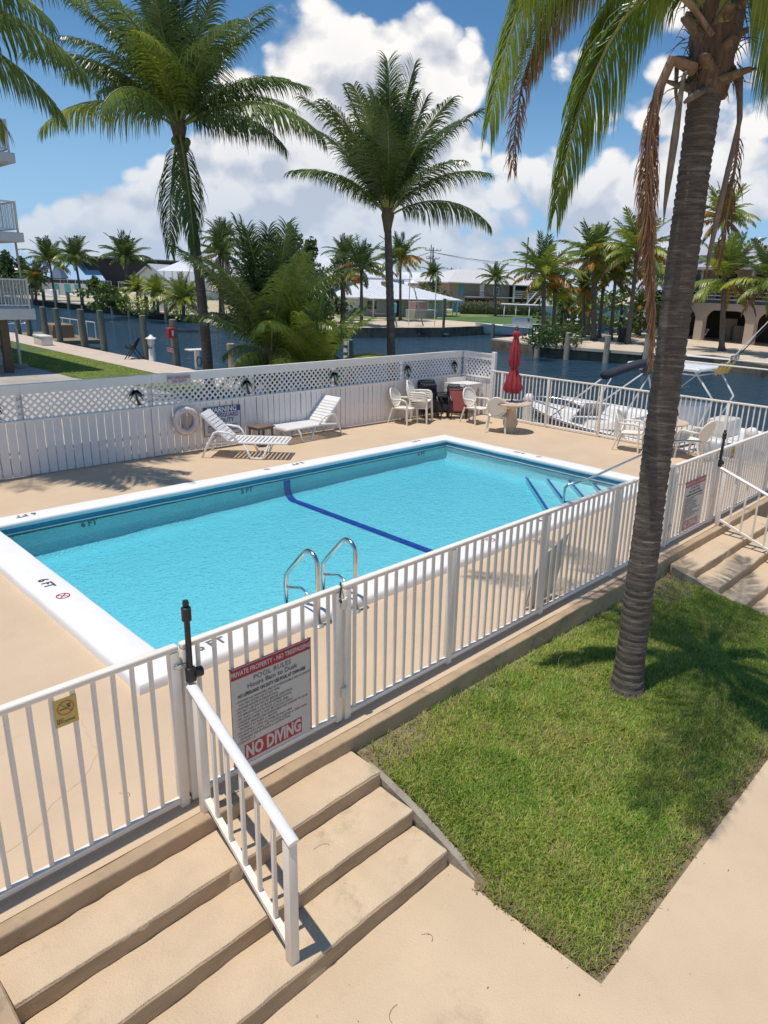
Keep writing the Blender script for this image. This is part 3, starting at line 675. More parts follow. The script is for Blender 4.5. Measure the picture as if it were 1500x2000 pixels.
def gate(label, a, b, side):
    """side: +1 when the hinges are at b."""
    t = thing('gate', label, 'gate', ((a + b) / 2, 0, 0), group='self-closing pool gates')
    m = MB().rbox(a, -.026, 1.163, b, .026, 1.203, .011, 3); part(m, 'top_rail', railm, t, 'auto', world=True)
    m = MB().rbox(a, -.02, .03, b, .02, .07, .006, 2); part(m, 'bottom_rail', railm, t, 'auto', world=True)
    for u in (a + .03, b - .03):
        m = MB().rbox(u - .03, -.028, .015, u + .03, .028, 1.162, .006, 2); part(m, 'stile', railm, t, 'auto', world=True)
    m = MB().rbox(-.0125, -.0125, .0705, .0125, .0125, 1.163, .003, 1); km = m.mesh('picket', railm, 'auto')
    n = int((b - a - .12) / .115); 
    for i in range(n):
        o = part(km, 'picket', None, t); o.location = (a + .06 + (b - a - .12) * (i + .5) / n - t.location.x, 0, 0)
    hx = b + .012 if side > 0 else a - .012
    for z in (1.06, .28):
        m = MB().rbox(hx - .032, -.052, z - .045, hx - .004, -.029, z + .045, .006, 2); m.rbox(hx + .002, -.052, z - .035, hx + .024, -.03, z + .05, .006, 2)
        m.tube([(hx - .002, -.048, z - .04), (hx - .002, -.048, z + .04)], .009, 10)
        part(m, 'hinge', resinm, t, 'auto', world=True)
    lx = a + .035 if side > 0 else b - .0
    m = MB().tube([(lx, -.05, .97), (lx, -.05, 1.36)], .019, 14); m.tube([(lx, -.05, 1.36), (lx, -.05, 1.372), (lx, -.05, 1.455), (lx, -.05, 1.462)], [.02, .031, .031, .024], 14)
    m.tube([(lx, -.05, 1.462), (lx, -.05, 1.475), (lx, -.05, 1.49), (lx, -.05, 1.505)], [.012, .02, .021, .017], 12)
    m.rbox(lx - .03, -.078, .935, lx + .032, -.03, 1.04, .012, 2); m.tube([(lx + .02, -.055, .99), (lx + .075, -.055, .985)], [.034, .034], 14)
    m.rbox(lx - .012, -.058, 1.04, lx + .012, -.028, 1.3, .004, 1)
    part(m, 'magnetic_latch', blackm, t, 'auto', world=True)
    m = MB().rbox(lx - .095, -.04, 1.045, lx - .02, -.027, 1.072, .004, 1); m.rbox(lx - .10, -.05, 1.05, lx - .05, -.028, 1.085, .006, 1); m.tube([(lx - .03, -.045, 1.055), (lx - .09, -.045, 1.06)], .006, 8)
    part(m, 'striker', chromem, t, 'auto', world=True)
    return t
gate('white pool gate carrying the large POOL RULES board beside the near handrail', -1.325, -.0, 1)
gate('white pool gate beyond the palm trunk carrying the smaller rules board', 6.035, 7.555, -1)

def rules_sign(x0, x1, z0, z1, label, y=-.026):
    W, H = x1 - x0, z1 - z0
    t = thing('pool_rules_sign', label, 'sign', ((x0 + x1) / 2, y, z0), group='pool rules signs')
    part(MB().box(x0, y - .003, z0, x1, y, z1), 'board', greysign, t, world=True)
    b = MB()
    for a in ((x0, z0, x0 + .006 * W, z1), (x1 - .012 * W, z0, x1 - .004 * W, z1), (x0, z1 - .010 * H, x1, z1 - .002 * H)): b.box(a[0], y - .0036, a[1], a[2], y - .003, a[3])
    part(b, 'border', redsign, t, world=True)
    part(MB().box(x0 + .012 * W, y - .0045, z1 - .118 * H, x1 - .016 * W, y - .0032, z1 - .018 * H), 'header_band', redsign, t, world=True)
    part(MB().box(x0 + .16 * W, y - .0045, z0 + .10 * H, x1 - .14 * W, y - .0032, z0 + .265 * H) if False else MB().box(x0 + .13 * W, y - .0045, z0 + .035 * H, x1 - .14 * W, y - .0032, z0 + .20 * H), 'warning_band', redsign, t, world=True)
    cx = (x0 + x1) / 2; yy = y - .0052
    def ln(s, u, v, size, mat, al='CENTER', sx=1, bold=0): text(s, size * H, mat, t, (x0 + u * W, yy, z1 - v * H), ROT_FRONT, align=al, sx=sx, bold=bold)
    ln('PRIVATE PROPERTY - NO TRESPASSING', .5, .068, .066, greysign, sx=.74, bold=.0014)
    ln('POOL RULES', .5, .165, .068, inkg, sx=1.05)
    ln('Hours 8am to Dusk', .5, .228, .066, inkg, sx=1.0, bold=.0008)
    ln('NO LIFEGUARD ON DUTY USE POOL AT OWN RISK', .5, .295, .047, inkm, sx=.66, bold=.0012)
    rules = ['\u2022 OWNERS and MANAGERS ARE NOT RESPONSIBLE FOR ACCIDENTS', '    YOU MAY ENTER USE AT ANY TIME', '\u2022 SHOWER BEFORE ENTERING POOL', '\u2022 DO NOT USE SUNTAN OIL BEFORE USING POOL', '\u2022 NO BREAKABLE or EXTRA EQUIPMENT IN POOL', '\u2022 NO GLASS or FOOD IN POOL or POOL AREA',
             '\u2022 CHILDREN UNDER 12 MUST BE WITH AN ADULT', '\u2022 OWNERS TENANTS ARE RESPONSIBLE FOR DAMAGE TO CLUB', '    PROPERTY BY GUEST or RENTOR', '\u2022 NO ANIMALS or PETS ALLOWED IN POOL AREA', '\u2022 COMING INTO POOL, USE THE POOL LADDER or STEPS WITH', '    HANDRAIL FOR ENTERING or EXITING POOL', '\u2022 CAPACITY - 9']
    for i, s in enumerate(rules): ln(s, .05, .348 + i * .0345, .031, inkg, 'LEFT', sx=.86)
    ln('NO DIVING', .495, .885, .182, greysign, sx=.64, bold=.0062)
    z = MB()
    for u in (.015, .985):
        for v in (.015, .985): z.tube([(x0 + u * W, y - .008, z0 + v * H), (x0 + u * W, y + .02, z0 + v * H)], .005, 6)
    part(z, 'cable_tie', blackm, t, world=True)
    return t
rules_sign(-1.0, -.31, .085, .885, 'large red and grey POOL RULES NO DIVING board tied to near gate')
rules_sign(6.40, 7.12, .10, .88, 'smaller looking POOL RULES board on the gate beyond the palm trunk')
def nosmoke(x, z, label, w=.125, h=.175, y=-.016, full=True):
    t = thing('no_smoking_sign', label, 'sign', (x, y, z), group='yellow no smoking plates')
    part(MB().box(x - w / 2, y - .003, z - h / 2, x + w / 2, y, z + h / 2), 'plate', yelm, t, world=True)
    r = .046; m = MB(); rp = [(r * math.cos(a), r * math.sin(a)) for a in np.linspace(0, 2 * PI, 29)[:-1]]
    m.loft([[(x + p * k, y - .0036, z + .024 + q * k) for p, q in rp] for k in (1, .84)], cap=False)
    m.bar((x - r * .66, y - .0037, z + .024 + r * .66), (x + r * .66, y - .0037, z + .024 - r * .66), .001, .008, up=(0, -1, 0)); part(m, 'prohibition_ring', orgm, t, world=True)
    c = MB().box(x - .032, y - .0035, z + .015, x + .006, y - .003, z + .022); 
    for k in range(3): c.tube([(x + .012 + .006 * k + .004 * math.sin(a * 3 + k), y - .0034, z + .02 + a * .012) for a in np.linspace(0, 2.2, 7)], .0022, 4)
    part(c, 'cigarette_symbol', inkm, t, world=True)
    text('NO\nSMOKING', .022, inkm, t, (x - w * .44, y - .0045, z - .052), ROT_FRONT, align='LEFT', lsp=.8)
    return t
nosmoke(-2.035, 1.045, 'yellow NO SMOKING plate hanging on the railing left of the near gate')
nosmoke(8.12, 1.06, 'small yellow NO SMOKING plate on the railing right of the far gate')

def handrail(label, x, xe, y0, y1, zs, ze, ztop0, ztop1, n=5):
    t = thing('handrail', label, 'handrail', (x, (y0 + y1) / 2, zs), group='stair handrails')
    d = Vector((xe - x, y1 - y0, ztop1 - ztop0)).normalized()
    a = Vector((x, y0, ztop0)) - d * .10; b = Vector((xe, y1, ztop1)) + d * .045
    prof = [(math.cos(q) * .036, math.sin(q) * .026 + (.0 if math.sin(q) > 0 else .006)) for q in np.linspace(0, 2 * PI, 17)[:-1]]
    sd = d.cross(Vector((0, 0, 1))).normalized(); up = sd.cross(d)
    m = MB().loft([[p + sd * u + up * v for u, v in prof] for p in (a, b)]); part(m, 'grip', M('handrail_grip', (.80, .78, .76), .3, var=.05, scale=6, dirt=(.62, .54, .46), dscale=9, dlo=.66, dhi=.8), t, 'auto', world=True)
    for xx, yy, z0, z1 in ((x, y0, zs, ztop0 - .02), (xe, y1, ze, ztop1 - .02)):
        m = MB().rbox(xx - .03, yy - .03, z0 - .002, xx + .03, yy + .03, z1, .005, 2); part(m, 'post', railm, t, 'auto', world=True)
    za, zb = zs + .10, ze + .12
    m = MB().bar((x, y0 - .03, za), (xe, y1 + .03, zb), .042, .03); part(m, 'bottom_rail', railm, t, world=True)
    for i in range(n):
        k = (i + 1) / (n + 1); xx = x + (xe - x) * k; yy = y0 + (y1 - y0) * k
        m = MB().rbox(xx - .0125, yy - .0125, za + (zb - za) * k + .01, xx + .0125, yy + .0125, ztop0 + (ztop1 - ztop0) * k - .018, .003, 1); part(m, 'picket', railm, t, 'auto', world=True)
    return t
handrail('white handrail coming down the near steps with a rounded top', -1.30, -1.37, -.15, -1.20, 0.0, -.374, .875, .515)
handrail('white handrail on the far steps at the right edge beyond the palm', 7.56, 7.50, -.15, -1.25, 0.0, -.374, .885, .50)

# ------------------------------------------------------------ lattice fence behind the pool
FV = 9.25
def zs_(u): return 1 + .075 * max(0, min(1, (u - 1) / 11))
def lattice_band(m, u0, u1, zb, zt, P, pitch=.128, w=.034, t=.006):
    H = zt - zb
    for sgn, off in ((1, 0.0), (-1, t + .001)):
        u = u0 - H
        while u < u1 + H:
            a, b = (u, zb), (u + H, zt)
            if sgn < 0: a, b = (u + H, zb), (u, zt)
            # clip to u0..u1
            (ua, za), (ub, zb2) = a, b
            def clip(p, q):
                (pu, pz), (qu, qz) = p, q
                if pu < u0: 
                    if qu <= u0: return None
                    k = (u0 - pu) / (qu - pu); pu, pz = u0, pz + (qz - pz) * k
                if pu > u1:
                    if qu >= u1: return None
                    k = (u1 - pu) / (qu - pu); pu, pz = u1, pz + (qz - pz) * k
                return pu, pz
            p, q = clip(a, b), clip(b, a)
            if p and q and abs(p[0] - q[0]) > .02:
                (pu, pz), (qu, qz) = p, q; d = w / math.sqrt(2)
                quad = [(pu - d, pz), (pu + d, pz), (qu + d, qz), (qu - d, qz)]
                m.add([P(uu, zz * zs_(uu), off) for uu, zz in quad] + [P(uu, zz * zs_(uu), off + t) for uu, zz in quad], [(0, 1, 2, 3), (7, 6, 5, 4), (0, 4, 5, 1), (1, 5, 6, 2), (2, 6, 7, 3), (3, 7, 4, 0)])
            u += pitch
def lattice_fence(label, u0, u1, P, pitch=.15, n_panels=6, loc=(0, 0, 0), grp='white lattice-topped privacy fence'):
    t = thing('lattice_fence', label, 'fence', loc)
    bm_ = MB().rbox(-.0665, -.009, .025, .0665, .009, .97, .003, 1); me = bm_.mesh('board', boardm, 'auto')
    u = u0 + pitch / 2; r_ = random.Random(int(u0 * 10) + 5); vert = abs(P(1, 0, 0)[0] - P(0, 0, 0)[0]) < .1
    while u < u1 - .05:
        o = part(me, 'board', None, t); o.location = Vector(P(u, 0, -.006)) - t.location; o.scale = (1, 1, zs_(u))
        o.rotation_euler = (0, r_.gauss(0, .0025), (PI / 2 if vert else 0) + r_.gauss(0, .03)); u += pitch
    L = (u1 - u0) / n_panels
    def bx(ua, ub, za, zb, oa, ob, nm):
        m = MB(); k = max(1, int((ub - ua) / .6)); pts = [ua + (ub - ua) * i / k for i in range(k + 1)]
        m.loft([[P(q, za * zs_(q), oa), P(q, za * zs_(q), ob), P(q, zb * zs_(q), ob), P(q, zb * zs_(q), oa)] for q in pts]); return part(m, nm, whitem if nm != 'backing_rail' else boardm, t, world=True)
    bx(u0, u1, .965, 1.0, -.045, .03, 'ledge'); 
    bx(u0, u1, .40, .46, .012, .05, 'backing_rail'); bx(u0, u1, .06, .12, .012, .05, 'backing_rail')
    bx(u0, u1, 1.585, 1.61, -.05, .04, 'cap_rail')
    for i in range(n_panels):
        ua, ub = u0 + i * L, u0 + (i + 1) * L
        bx(ua + .002, ub - .002, 1.44, 1.583, -.030, -.008, 'top_board')
        m = MB(); lattice_band(m, ua, ub, 1.0, 1.47, lambda a, z, o: P(a, z, o - .004)); o = part(m, 'lattice_panel', latm, t, world=True); o['kind'] = 'stuff'
        q = ub
        m = MB(); m.add([P(q + a, z * zs_(q), b) for z in (0, 1.58) for a, b in ((-.04, .055), (.04, .055), (.04, .13), (-.04, .13))], [(0, 3, 2, 1), (4, 5, 6, 7), (0, 1, 5, 4), (1, 2, 6, 5), (2, 3, 7, 6), (3, 0, 4, 7)])
        part(m, 'fence_post', boardm, t, world=True)
    return t
lattice_fence('long white board fence with lattice band and palm ornaments behind the pool', -3.9, 12.32, lambda u, z, o: (u, FV + o, z), n_panels=7, loc=(4, FV, 0))
rt = lattice_fence('short return of the white lattice fence behind the corner table', 8.16, 9.2, lambda u, z, o: (12.36 + o, u, z * 1.022), n_panels=1, loc=(12.36, 8.7, 0))
m = MB().rbox(12.31, 8.06, 0, 12.43, 8.17, 1.78, .008, 1); part(m, 'end_post', whitem, rt, 'auto', world=True)

def ornament(u, label):
    z0 = 1.24 * zs_(u) - .19; t = thing('palm_ornament', label, 'ornament', (u, FV - .06, z0), group='small metal palm tree ornaments on the lattice', s=1.75)
    y = -.0; tr = MB(); pts = [(-.0 + .035 * (1 - k) ** 2 + .0, k * .15) for k in np.linspace(0, 1, 7)]
    tr.loft([[(x - w_, y, z), (x + w_, y, z), (x + w_, y + .006, z), (x - w_, y + .006, z)] for (x, z), w_ in zip(pts, (.028, .016, .012, .011, .010, .010, .008))])
    part(tr, 'trunk', darkbr, t)
    for a, l in ((8, .085), (48, .075), (92, .06), (135, .075), (172, .088), (-25, .085), (205, .085)):
        lf = MB(); ca = math.cos(R_(a)); sa = math.sin(R_(a)); st = []
        for k in np.linspace(0, 1, 6): st.append((ca * l * k, .155 + sa * l * k * .8 - .075 * (k ** 2)))
        ws = (.006, .015, .018, .017, .011, .002)
        lf.loft([[(x - sa * w_ * .5, -.004, z + w_), (x + sa * w_ * .5, -.004, z - w_), (x + sa * w_ * .5, .001, z - w_), (x - sa * w_ * .5, .001, z + w_)] for (x, z), w_ in zip(st, ws)])
        part(lf, 'leaf', greenm, t)
    return t
for u, l in ((.28, 'green metal palm ornament cut by the left edge of the picture'), (2.71, 'green metal palm ornament on the lattice left of the NO LIFEGUARD sign'), (5.14, 'green metal palm ornament above the right end of the WARNING board'),
             (7.56, 'green metal palm ornament on the lattice above the farther lounger'), (10.06, 'green metal palm ornament above the stacked chairs'), (12.0, 'green metal palm ornament above the white corner table')): ornament(u if u != 12.0 else 11.95, l)

t = thing('warning_sign', 'navy and white WARNING NO LIFEGUARD ON DUTY board behind the near lounger', 'sign', (4.53, FV - .04, .27))
part(MB().box(4.09, FV - .044, .27, 4.97, FV - .038, .88), 'board', M('warn_board', (.62, .62, .63), .5, var=.05), t, world=True)
m = MB()
for a in ((4.09, .27, 4.105, .88), (4.955, .27, 4.97, .88), (4.09, .27, 4.97, .283), (4.09, .867, 4.97, .88)): m.box(a[0], FV - .0455, a[1], a[2], FV - .0442, a[3])
part(m, 'border', inkm, t, world=True); part(MB().box(4.105, FV - .0465, .755, 4.955, FV - .0443, .868), 'header_band', navym, t, world=True)
yy = FV - .0475
text('WARNING', .145, whitem, t, (4.53, yy, .812), ROT_FRONT, sx=.98, bold=.003)
text('NO LIFEGUARD', .125, navym, t, (4.53, yy, .69), ROT_FRONT, sx=.88, bold=.003)
text('ON DUTY', .125, navym, t, (4.53, yy, .575), ROT_FRONT, sx=.95, bold=.003)
text('PERSONS USING THIS POOL DO SO\nAT THEIR OWN RISK  OWNERS ARE\nNOT RESPONSIBLE FOR ACCIDENTS', .055, inkm, t, (4.53, yy, .42), ROT_FRONT, sx=.8, bold=.001)
t = thing('lifeguard_sign', 'small white NO LIFEGUARD ON DUTY plate with red letters on top board', 'sign', (3.61, FV - .05, 1.5))
part(MB().box(3.37, FV - .056, 1.415, 3.85, FV - .052, 1.595), 'plate', M('plate_pale', (.60, .57, .57), .5, var=.06), t, world=True)
text('NO LIFEGUARD\nON DUTY', .082, redsign, t, (3.61, FV - .0575, 1.505), ROT_FRONT, sx=.84, bold=.002, lsp=.9)
t = thing('life_ring', 'pale weathered life ring with coiled rope hanging on the board fence', 'life ring', (3.68, FV - .09, .67))
m = MB(); m.tube([(.225 * math.cos(a), 0, .225 * math.sin(a)) for a in np.linspace(0, 2 * PI, 41)[:-1]], .062, 14, closed=True); part(m, 'ring', M('ring_foam', (.72, .63, .61), .7, var=.12, scale=6), t, True)
m = MB(); r_ = random.Random(2)
for k in range(9): m.tube([(-.05 + .02 * math.sin(k) + .012 * k * .7, -.02, .17), (-.06 + .014 * k, -.035, -.02), (-.05 + .011 * k, -.02, -.16)], .005, 5)
m.tube([(.29 * math.cos(a), -.01 + .012 * math.sin(9 * a), .29 * math.sin(a)) for a in np.linspace(0, 2 * PI, 61)[:-1]], .006, 5, closed=True)
part(m, 'rope', M('rope', (.50, .42, .34), .9, var=.2, scale=30), t)

# ------------------------------------------------------------ loungers, chairs, tables
def lounger():
    t = thing('sun_lounger', 'x', 'sun lounger', group='white slatted resin loungers along the board fence')
    W = .31
    fr = MB()
    for s in (-1, 1):
        fr.tube([(.02, s * W, .325), (.06, s * W, .335), (1.18, s * W, .33), (1.60, s * W, .29)], [.02, .024, .024, .018], 8)
    fr.bar((.03, -W, .325), (.03, W, .325), .035, .03); fr.bar((1.58, -W, .29), (1.58, W, .29), .03, .03); part(fr, 'frame', resinw, t, 'auto')
    for s in (-1, 1):
        lg = MB().tube([(.36, s * W, .33), (.47, s * (W + .01), .06), (.50, s * (W + .01), .02), (.72, s * (W + .01), .02), (.75, s * (W + .01), .06), (.86, s * W, .33)], .022, 8); part(lg, 'front_leg', resinw, t, True)
        ar = MB().tube([(.98, s * (W + .01), .34), (1.06, s * (W + .04), .47), (1.12, s * (W + .045), .52), (1.34, s * (W + .045), .55), (1.43, s * (W + .04), .52), (1.60, s * (W + .02), .22), (1.70, s * (W + .01), .0)], [.02, .022, .024, .026, .026, .022, .02], 8)
        part(ar, 'armrest', resinw, t, True)
    for i in range(13):
        x = .06 + i * .085; part(MB().rbox(x, -W + .02, .335, x + .062, W - .02, .355, .006, 1), 'slat', resinw, t, 'auto')
    bk = MB(); d = Vector((math.cos(R_(45)), 0, math.sin(R_(45)))) * .94; o0 = Vector((1.17, 0, .345)); n_ = Vector((-d.z, 0, d.x))
    for s in (-1, 1): bk.bar(o0 + Vector((0, s * (W - .04), 0)), o0 + d * .80 + Vector((0, s * (W - .04), 0)), .04, .03, up=n_)
    for q_ in (.02, .79): bk.bar(o0 + d * q_ + Vector((0, -(W - .04), 0)), o0 + d * q_ + Vector((0, W - .04, 0)), .03, .024, up=n_)
    part(bk, 'back_frame', resinw, t)
    for i in range(8):
        a = o0 + d * (.035 + i * .088) + n_ * .02; w_ = .068 if i < 7 else .13
        m = MB().bar(a + Vector((0, -W + .03, 0)) + d * w_ / 2, a + Vector((0, W - .03, 0)) + d * w_ / 2, w_, .016, up=n_)
        part(m, 'back_slat', resinw, t)
    return t
A = lounger(); A['label'] = 'white lounger with its raised back in front of the WARNING board'
A.location = (5.10, 7.63, 0); A.rotation_euler = (0, 0, R_(133.5))
Bq = dup(A, (5.62, 8.84, 0), R_(4), 'white lounger with its raised back to the right of the brown side table')
t = thing('side_table', 'small brown resin side table between the two white loungers', 'side table', (5.28, 8.92, 0), .1)
part(MB().rbox(-.24, -.2, .40, .24, .2, .43, .012, 2), 'table_top', brownm, t, 'auto'); part(MB().rbox(-.21, -.17, .36, .21, .17, .40, .005, 1), 'apron', brownm, t, 'auto')
for sx in (-1, 1):
    for sy in (-1, 1): part(MB().bar((sx * .18, sy * .14, .4), (sx * .20, sy * .16, 0), .045), 'leg', brownm, t)

def chair(stack=1):
    t = thing('garden_chair', 'x', 'chair', group='cream resin armchairs with oval woven backs')
    se = MB(); prof = []
    for k in np.linspace(-.23, .24, 6):
        hw = .235 - .02 * (k > .1) - .03 * max(0, -k) ; prof.append([(k, -hw, .42 + .02 * k / .24), (k, -hw * .5, .405), (k, hw * .5, .405), (k, hw, .42 + .02 * k / .24), (k, hw, .385), (k, -hw, .385)])
    se.loft(prof); part(se, 'seat', resinm, t, 'auto')
    # oval back, leaning away from the sitter (-x)
    bc = Vector((-.30, 0, .66)); tilt = R_(17); ux = Vector((-math.sin(tilt), 0, math.cos(tilt)))
    def bp(a, k): return bc + ux * (math.sin(a) * .255 * k) + Vector((0.05 * (math.cos(a) * k) ** 2, math.cos(a) * .235 * k, 0))
    bk = MB(); rings = []
    for k in (0.02, .3, .6, .88): rings.append([bp(a, k) for a in np.linspace(0, 2 * PI, 25)[:-1]])
    bk.loft(rings, cap=False); back = part(bk, 'backrest', M('woven_resin', (.82, .77, .68), .55, var=.18, scale=55, bump=.9, bscale=55), t, True)
    part(MB().tube([bp(a, .97) for a in np.linspace(0, 2 * PI, 29)[:-1]], .021, 8, closed=True), 'rim', resinm, back, True)
    lo = MB()
    for s in (-1, 0, 1): lo.bar(bp(-PI / 2 + s * .5, .9), Vector((-.20, s * .12, .41)), .05, .014, up=(1, 0, 0))
    part(lo, 'back_support', resinm, t)
    for s in (-1, 1):
        part(MB().tube([bp(PI / 2 - s * (PI / 2 + .12), .98), (-.12, s * .285, .635), (.12, s * .29, .645), (.20, s * .28, .62), (.225, s * .27, .56)], [.018, .024, .026, .024, .022], 8), 'armrest', resinm, t, True)
        part(MB().tube([(.235, s * .265, .58), (.235, s * .262, .40), (.262, s * .275, .0)], [.022, .025, .021], 6), 'leg', resinm, t, 'auto')
        part(MB().tube([(-.20, s * .22, .41), (-.27, s * .235, .2), (-.33, s * .25, .0)], [.024, .02, .017], 6), 'leg', resinm, t, 'auto')
    return t
c0 = chair()
def put(px, py, rz, label, src, first, dz=0, dx=0):
    p = at(px, py); p.y = min(p.y, 8.84); o = src if first else dup(src)
    o.location = (p.x + dx, p.y, dz); o.rotation_euler = (0, 0, R_(rz)); o['label'] = label; return o
put(768, 822, -75, 'cream armchair standing alone left of the stacked chairs', c0, True)
for k in range(4):
    put(820, 824, -62, ('cream armchair at the bottom of the four-chair stack', 'cream armchair second from the bottom of the stack', 'cream armchair third from the bottom of the stack', 'cream armchair on top of the four-chair stack')[k], c0, False, dz=k * .055, dx=0)
put(928, 826, -95, 'cream armchair facing the pool beside the white corner table', c0, False)
put(970, 842, 30, 'cream armchair turned towards the umbrella table, its back to the pool', c0, False)

tie = part(MB().tube([(-.03, -.034, 1.12), (-.02, -.036, 1.19), (.0, -.01, 1.213), (.02, .02, 1.212), (.03, .034, 1.15)], .006, 6).tube([(-.03, -.036, 1.10), (-.02, -.042, 1.08)], .010, 6), 'cable_loop', blackm, None, True); tag(tie, 'small black cable loop over the top of the near gate post', 'cable')
def put2(x, y, rz, label):
    o = dup(c0); o.location = (x, y, 0); o.rotation_euler = (0, 0, R_(rz)); o['label'] = label; return o
put2(11.52, 3.42, -75, 'cream armchair left of the palm trunk at the second stone table')
put2(11.83, 2.06, 80, 'cream armchair right of the palm trunk with its back to the boats')
def stone_table(x, y, label):
    t = thing('stone_table', label, 'table', (x, y, 0), group='round cast stone tables')
    top = part(MB().lathe((0, 0, 0), [(.30, .685), (.44, .69), (.485, .705), (.495, .725), (.485, .745), (.46, .75)], 40), 'table_top', stonem, t, 'auto')
    part(MB().lathe((0, 0, 0), [(.02, .7505), (.455, .7505), (.45, .756), (.02, .757)], 40), 'mosaic', mosaicm, top, 'auto')
    part(MB().lathe((0, 0, 0), [(.21, 0), (.215, .06), (.17, .08), (.15, .11), (.185, .20), (.19, .26), (.15, .38), (.115, .52), (.13, .60), (.17, .64), (.2, .685)], 24), 'pedestal', stonem, t, 'auto')
    return t
stone_table(10.98, 6.42, 'round cast stone table under the closed red umbrella')
stone_table(11.78, 2.74, 'round cast stone table half hidden behind the palm trunk')
def umbrella(x, y, label, h=2.50):
    t = thing('closed_umbrella', label, 'umbrella', (x, y, 0), group='closed red patio umbrellas')
    part(MB().tube([(0, 0, .02), (0, 0, h + .03)], .019, 12), 'pole', blackm, t, True)
    part(MB().lathe((0, 0, 0), [(.03, h), (.045, h + .03), (.03, h + .05), (.035, h + .075), (.012, h + .10)], 12), 'finial', blackm, t, 'auto')
    prof = [(1.02, .185), (1.10, .20), (1.25, .165), (1.42, .12), (1.55, .085), (1.60, .078), (1.66, .105), (1.80, .115), (2.0, .105), (2.15, .088), (2.28, .062), (2.33, .05), (2.36, .075), (2.42, .09), (2.46, .075), (2.50, .03)]
    N_ = 72; rings = []
    for z, r in prof:
        ring = []
        for j in range(N_):
            a = 2 * PI * j / N_; pl = .24 * math.sin(8 * a + z * .6) + .10 * math.sin(19 * a + z * 3); k = min(1, (h + .02 - z) / .3)
            zz = z + ((.05 * math.sin(8 * a + 1)) if z < 1.05 else 0)
            rr_ = r * (1 + pl * (.35 + .65 * k) * (.5 if 1.53 < z < 1.63 else 1)); ring.append((rr_ * math.cos(a), rr_ * math.sin(a), zz * h / 2.5))
        rings.append(ring)
    part(MB().loft(rings), 'canopy', redm, t, True)
    part(MB().lathe((0, 0, 0), [(.085, 1.585), (.09, 1.59), (.09, 1.615), (.085, 1.62)], 20), 'tie_strap', M('red_strap', (.22, .02, .03), .8), t, 'auto')
    return t
umbrella(10.98, 6.42, 'closed dark red patio umbrella standing in the stone table by the corner')
umbrella(11.78, 2.74, 'closed red umbrella almost wholly hidden behind the palm trunk', 2.1)

# corner cleaning table
t = thing('corner_table', 'white slatted wooden table with tall legs in the fence corner', 'table', (11.7, 8.75, 0))
x0, x1, y0, y1, zt = 11.47, 12.28, 8.42, 9.12, .90
for i in range(6): part(MB().rbox(x0 + .01, y0 + .02 + i * .112, zt - .02, x1 - .01, y0 + .02 + i * .112 + .10, zt, .004, 1), 'slat', whitem, t, 'auto', world=True)
ap = MB().rbox(x0, y0, zt - .13, x1, y0 + .03, zt + .004, .004, 1); ap.rbox(x0, y0 + .03, zt - .13, x0 + .03, y1, zt + .004, .004, 1); ap.rbox(x1 - .03, y0 + .03, zt - .13, x1, y1, zt + .004, .004, 1); part(ap, 'apron', whitem, t, 'auto', world=True)
for x, y in ((x0 + .05, y0 + .05), (x1 - .06, y0 + .05), (x0 + .05, y1 - .05), (x1 - .06, y1 - .05)): part(MB().rbox(x - .045, y - .045, 0, x + .045, y + .045, zt - .022, .006, 1), 'leg', whitem, t, 'auto', world=True)
part(MB().rbox(x0 + .02, y0 + .6, zt + .0, x1, y0 + .63, zt + .12, .004, 1), 'backsplash', whitem, t, 'auto', world=True)
# folded recliners leaning on the fence
fabk = M('black_fabric', (.028, .028, .032), .85, var=.3, scale=30, bump=.4); fabr = M('red_fabric', (.33, .085, .085), .85, var=.12, scale=20, bump=.3)
def folded(label, x, y, rz, fab, w=.58, h=.92, lean=.22):
    t = thing('folded_recliner', label, 'folding chair', (x, y, 0), R_(rz), group='folded recliner chairs leaning on the fence')
    for k, (dx, hh, f, ww) in enumerate(((0, h, fabk, w), (-.075, h * .93, fab, w * .94), (-.14, h * (.86 if fab is fabr else .70), fab, w * .86))):
        def P(s, z): return Vector((dx - .0 + lean * z / h * .9, s * ww / 2, z))
        fr = MB().tube([P(-1, .02), P(-1, hh - .06), P(-.86, hh), P(.86, hh), P(1, hh - .06), P(1, .02)], .016, 8); part(fr, 'frame', blackm, t, True)
        pa = MB(); rings = []
        for z in np.linspace(.14 + .04 * k, hh - .03, 9):
            sag = -.02 * math.sin((z - .1) / hh * PI); rings.append([P(s, z) + Vector((sag * (1 - s * s) - .006, 0, 0)) for s in np.linspace(-.93, .93, 7)])
        pa.loft(rings, closed=False); part(pa, 'fabric_panel', f, t, True)
    b = MB(); 
    for s in (-1, 1):
        b.tube([(-.10, s * w * .46, .60), (-.24, s * w * .48, .50), (-.30, s * w * .48, .30), (-.22, s * w * .46, .03)], .018, 8); b.rbox(-.30, s * w * .47 - .025, .46, -.06, s * w * .47 + .025, .50, .01, 2)
    part(b, 'arm', blackm, t, 'auto')
    if fab is not fabr: part(MB().rbox(-.06, -w * .36, h * .80, .0 + lean * .8, w * .36, h * .92, .03, 2), 'pillow', fabk, t, 'auto')
    return t
folded('folded black recliner with white piping behind the chair stack', 10.70, 8.96, 74, fabk, .54, 1.0)
folded('folded black recliner leaning beside the red one', 10.98, 8.74, 60, fabk, .42, .68)
folded('folded red recliner leaning against the white corner table', 11.30, 8.47, 46, fabr, .54, .90)
t = thing('plastic_cone', 'small orange plastic stand on the deck under the lone armchair', 'stand', (at(768, 815).x + .1, at(768, 815).y + .12, 0))
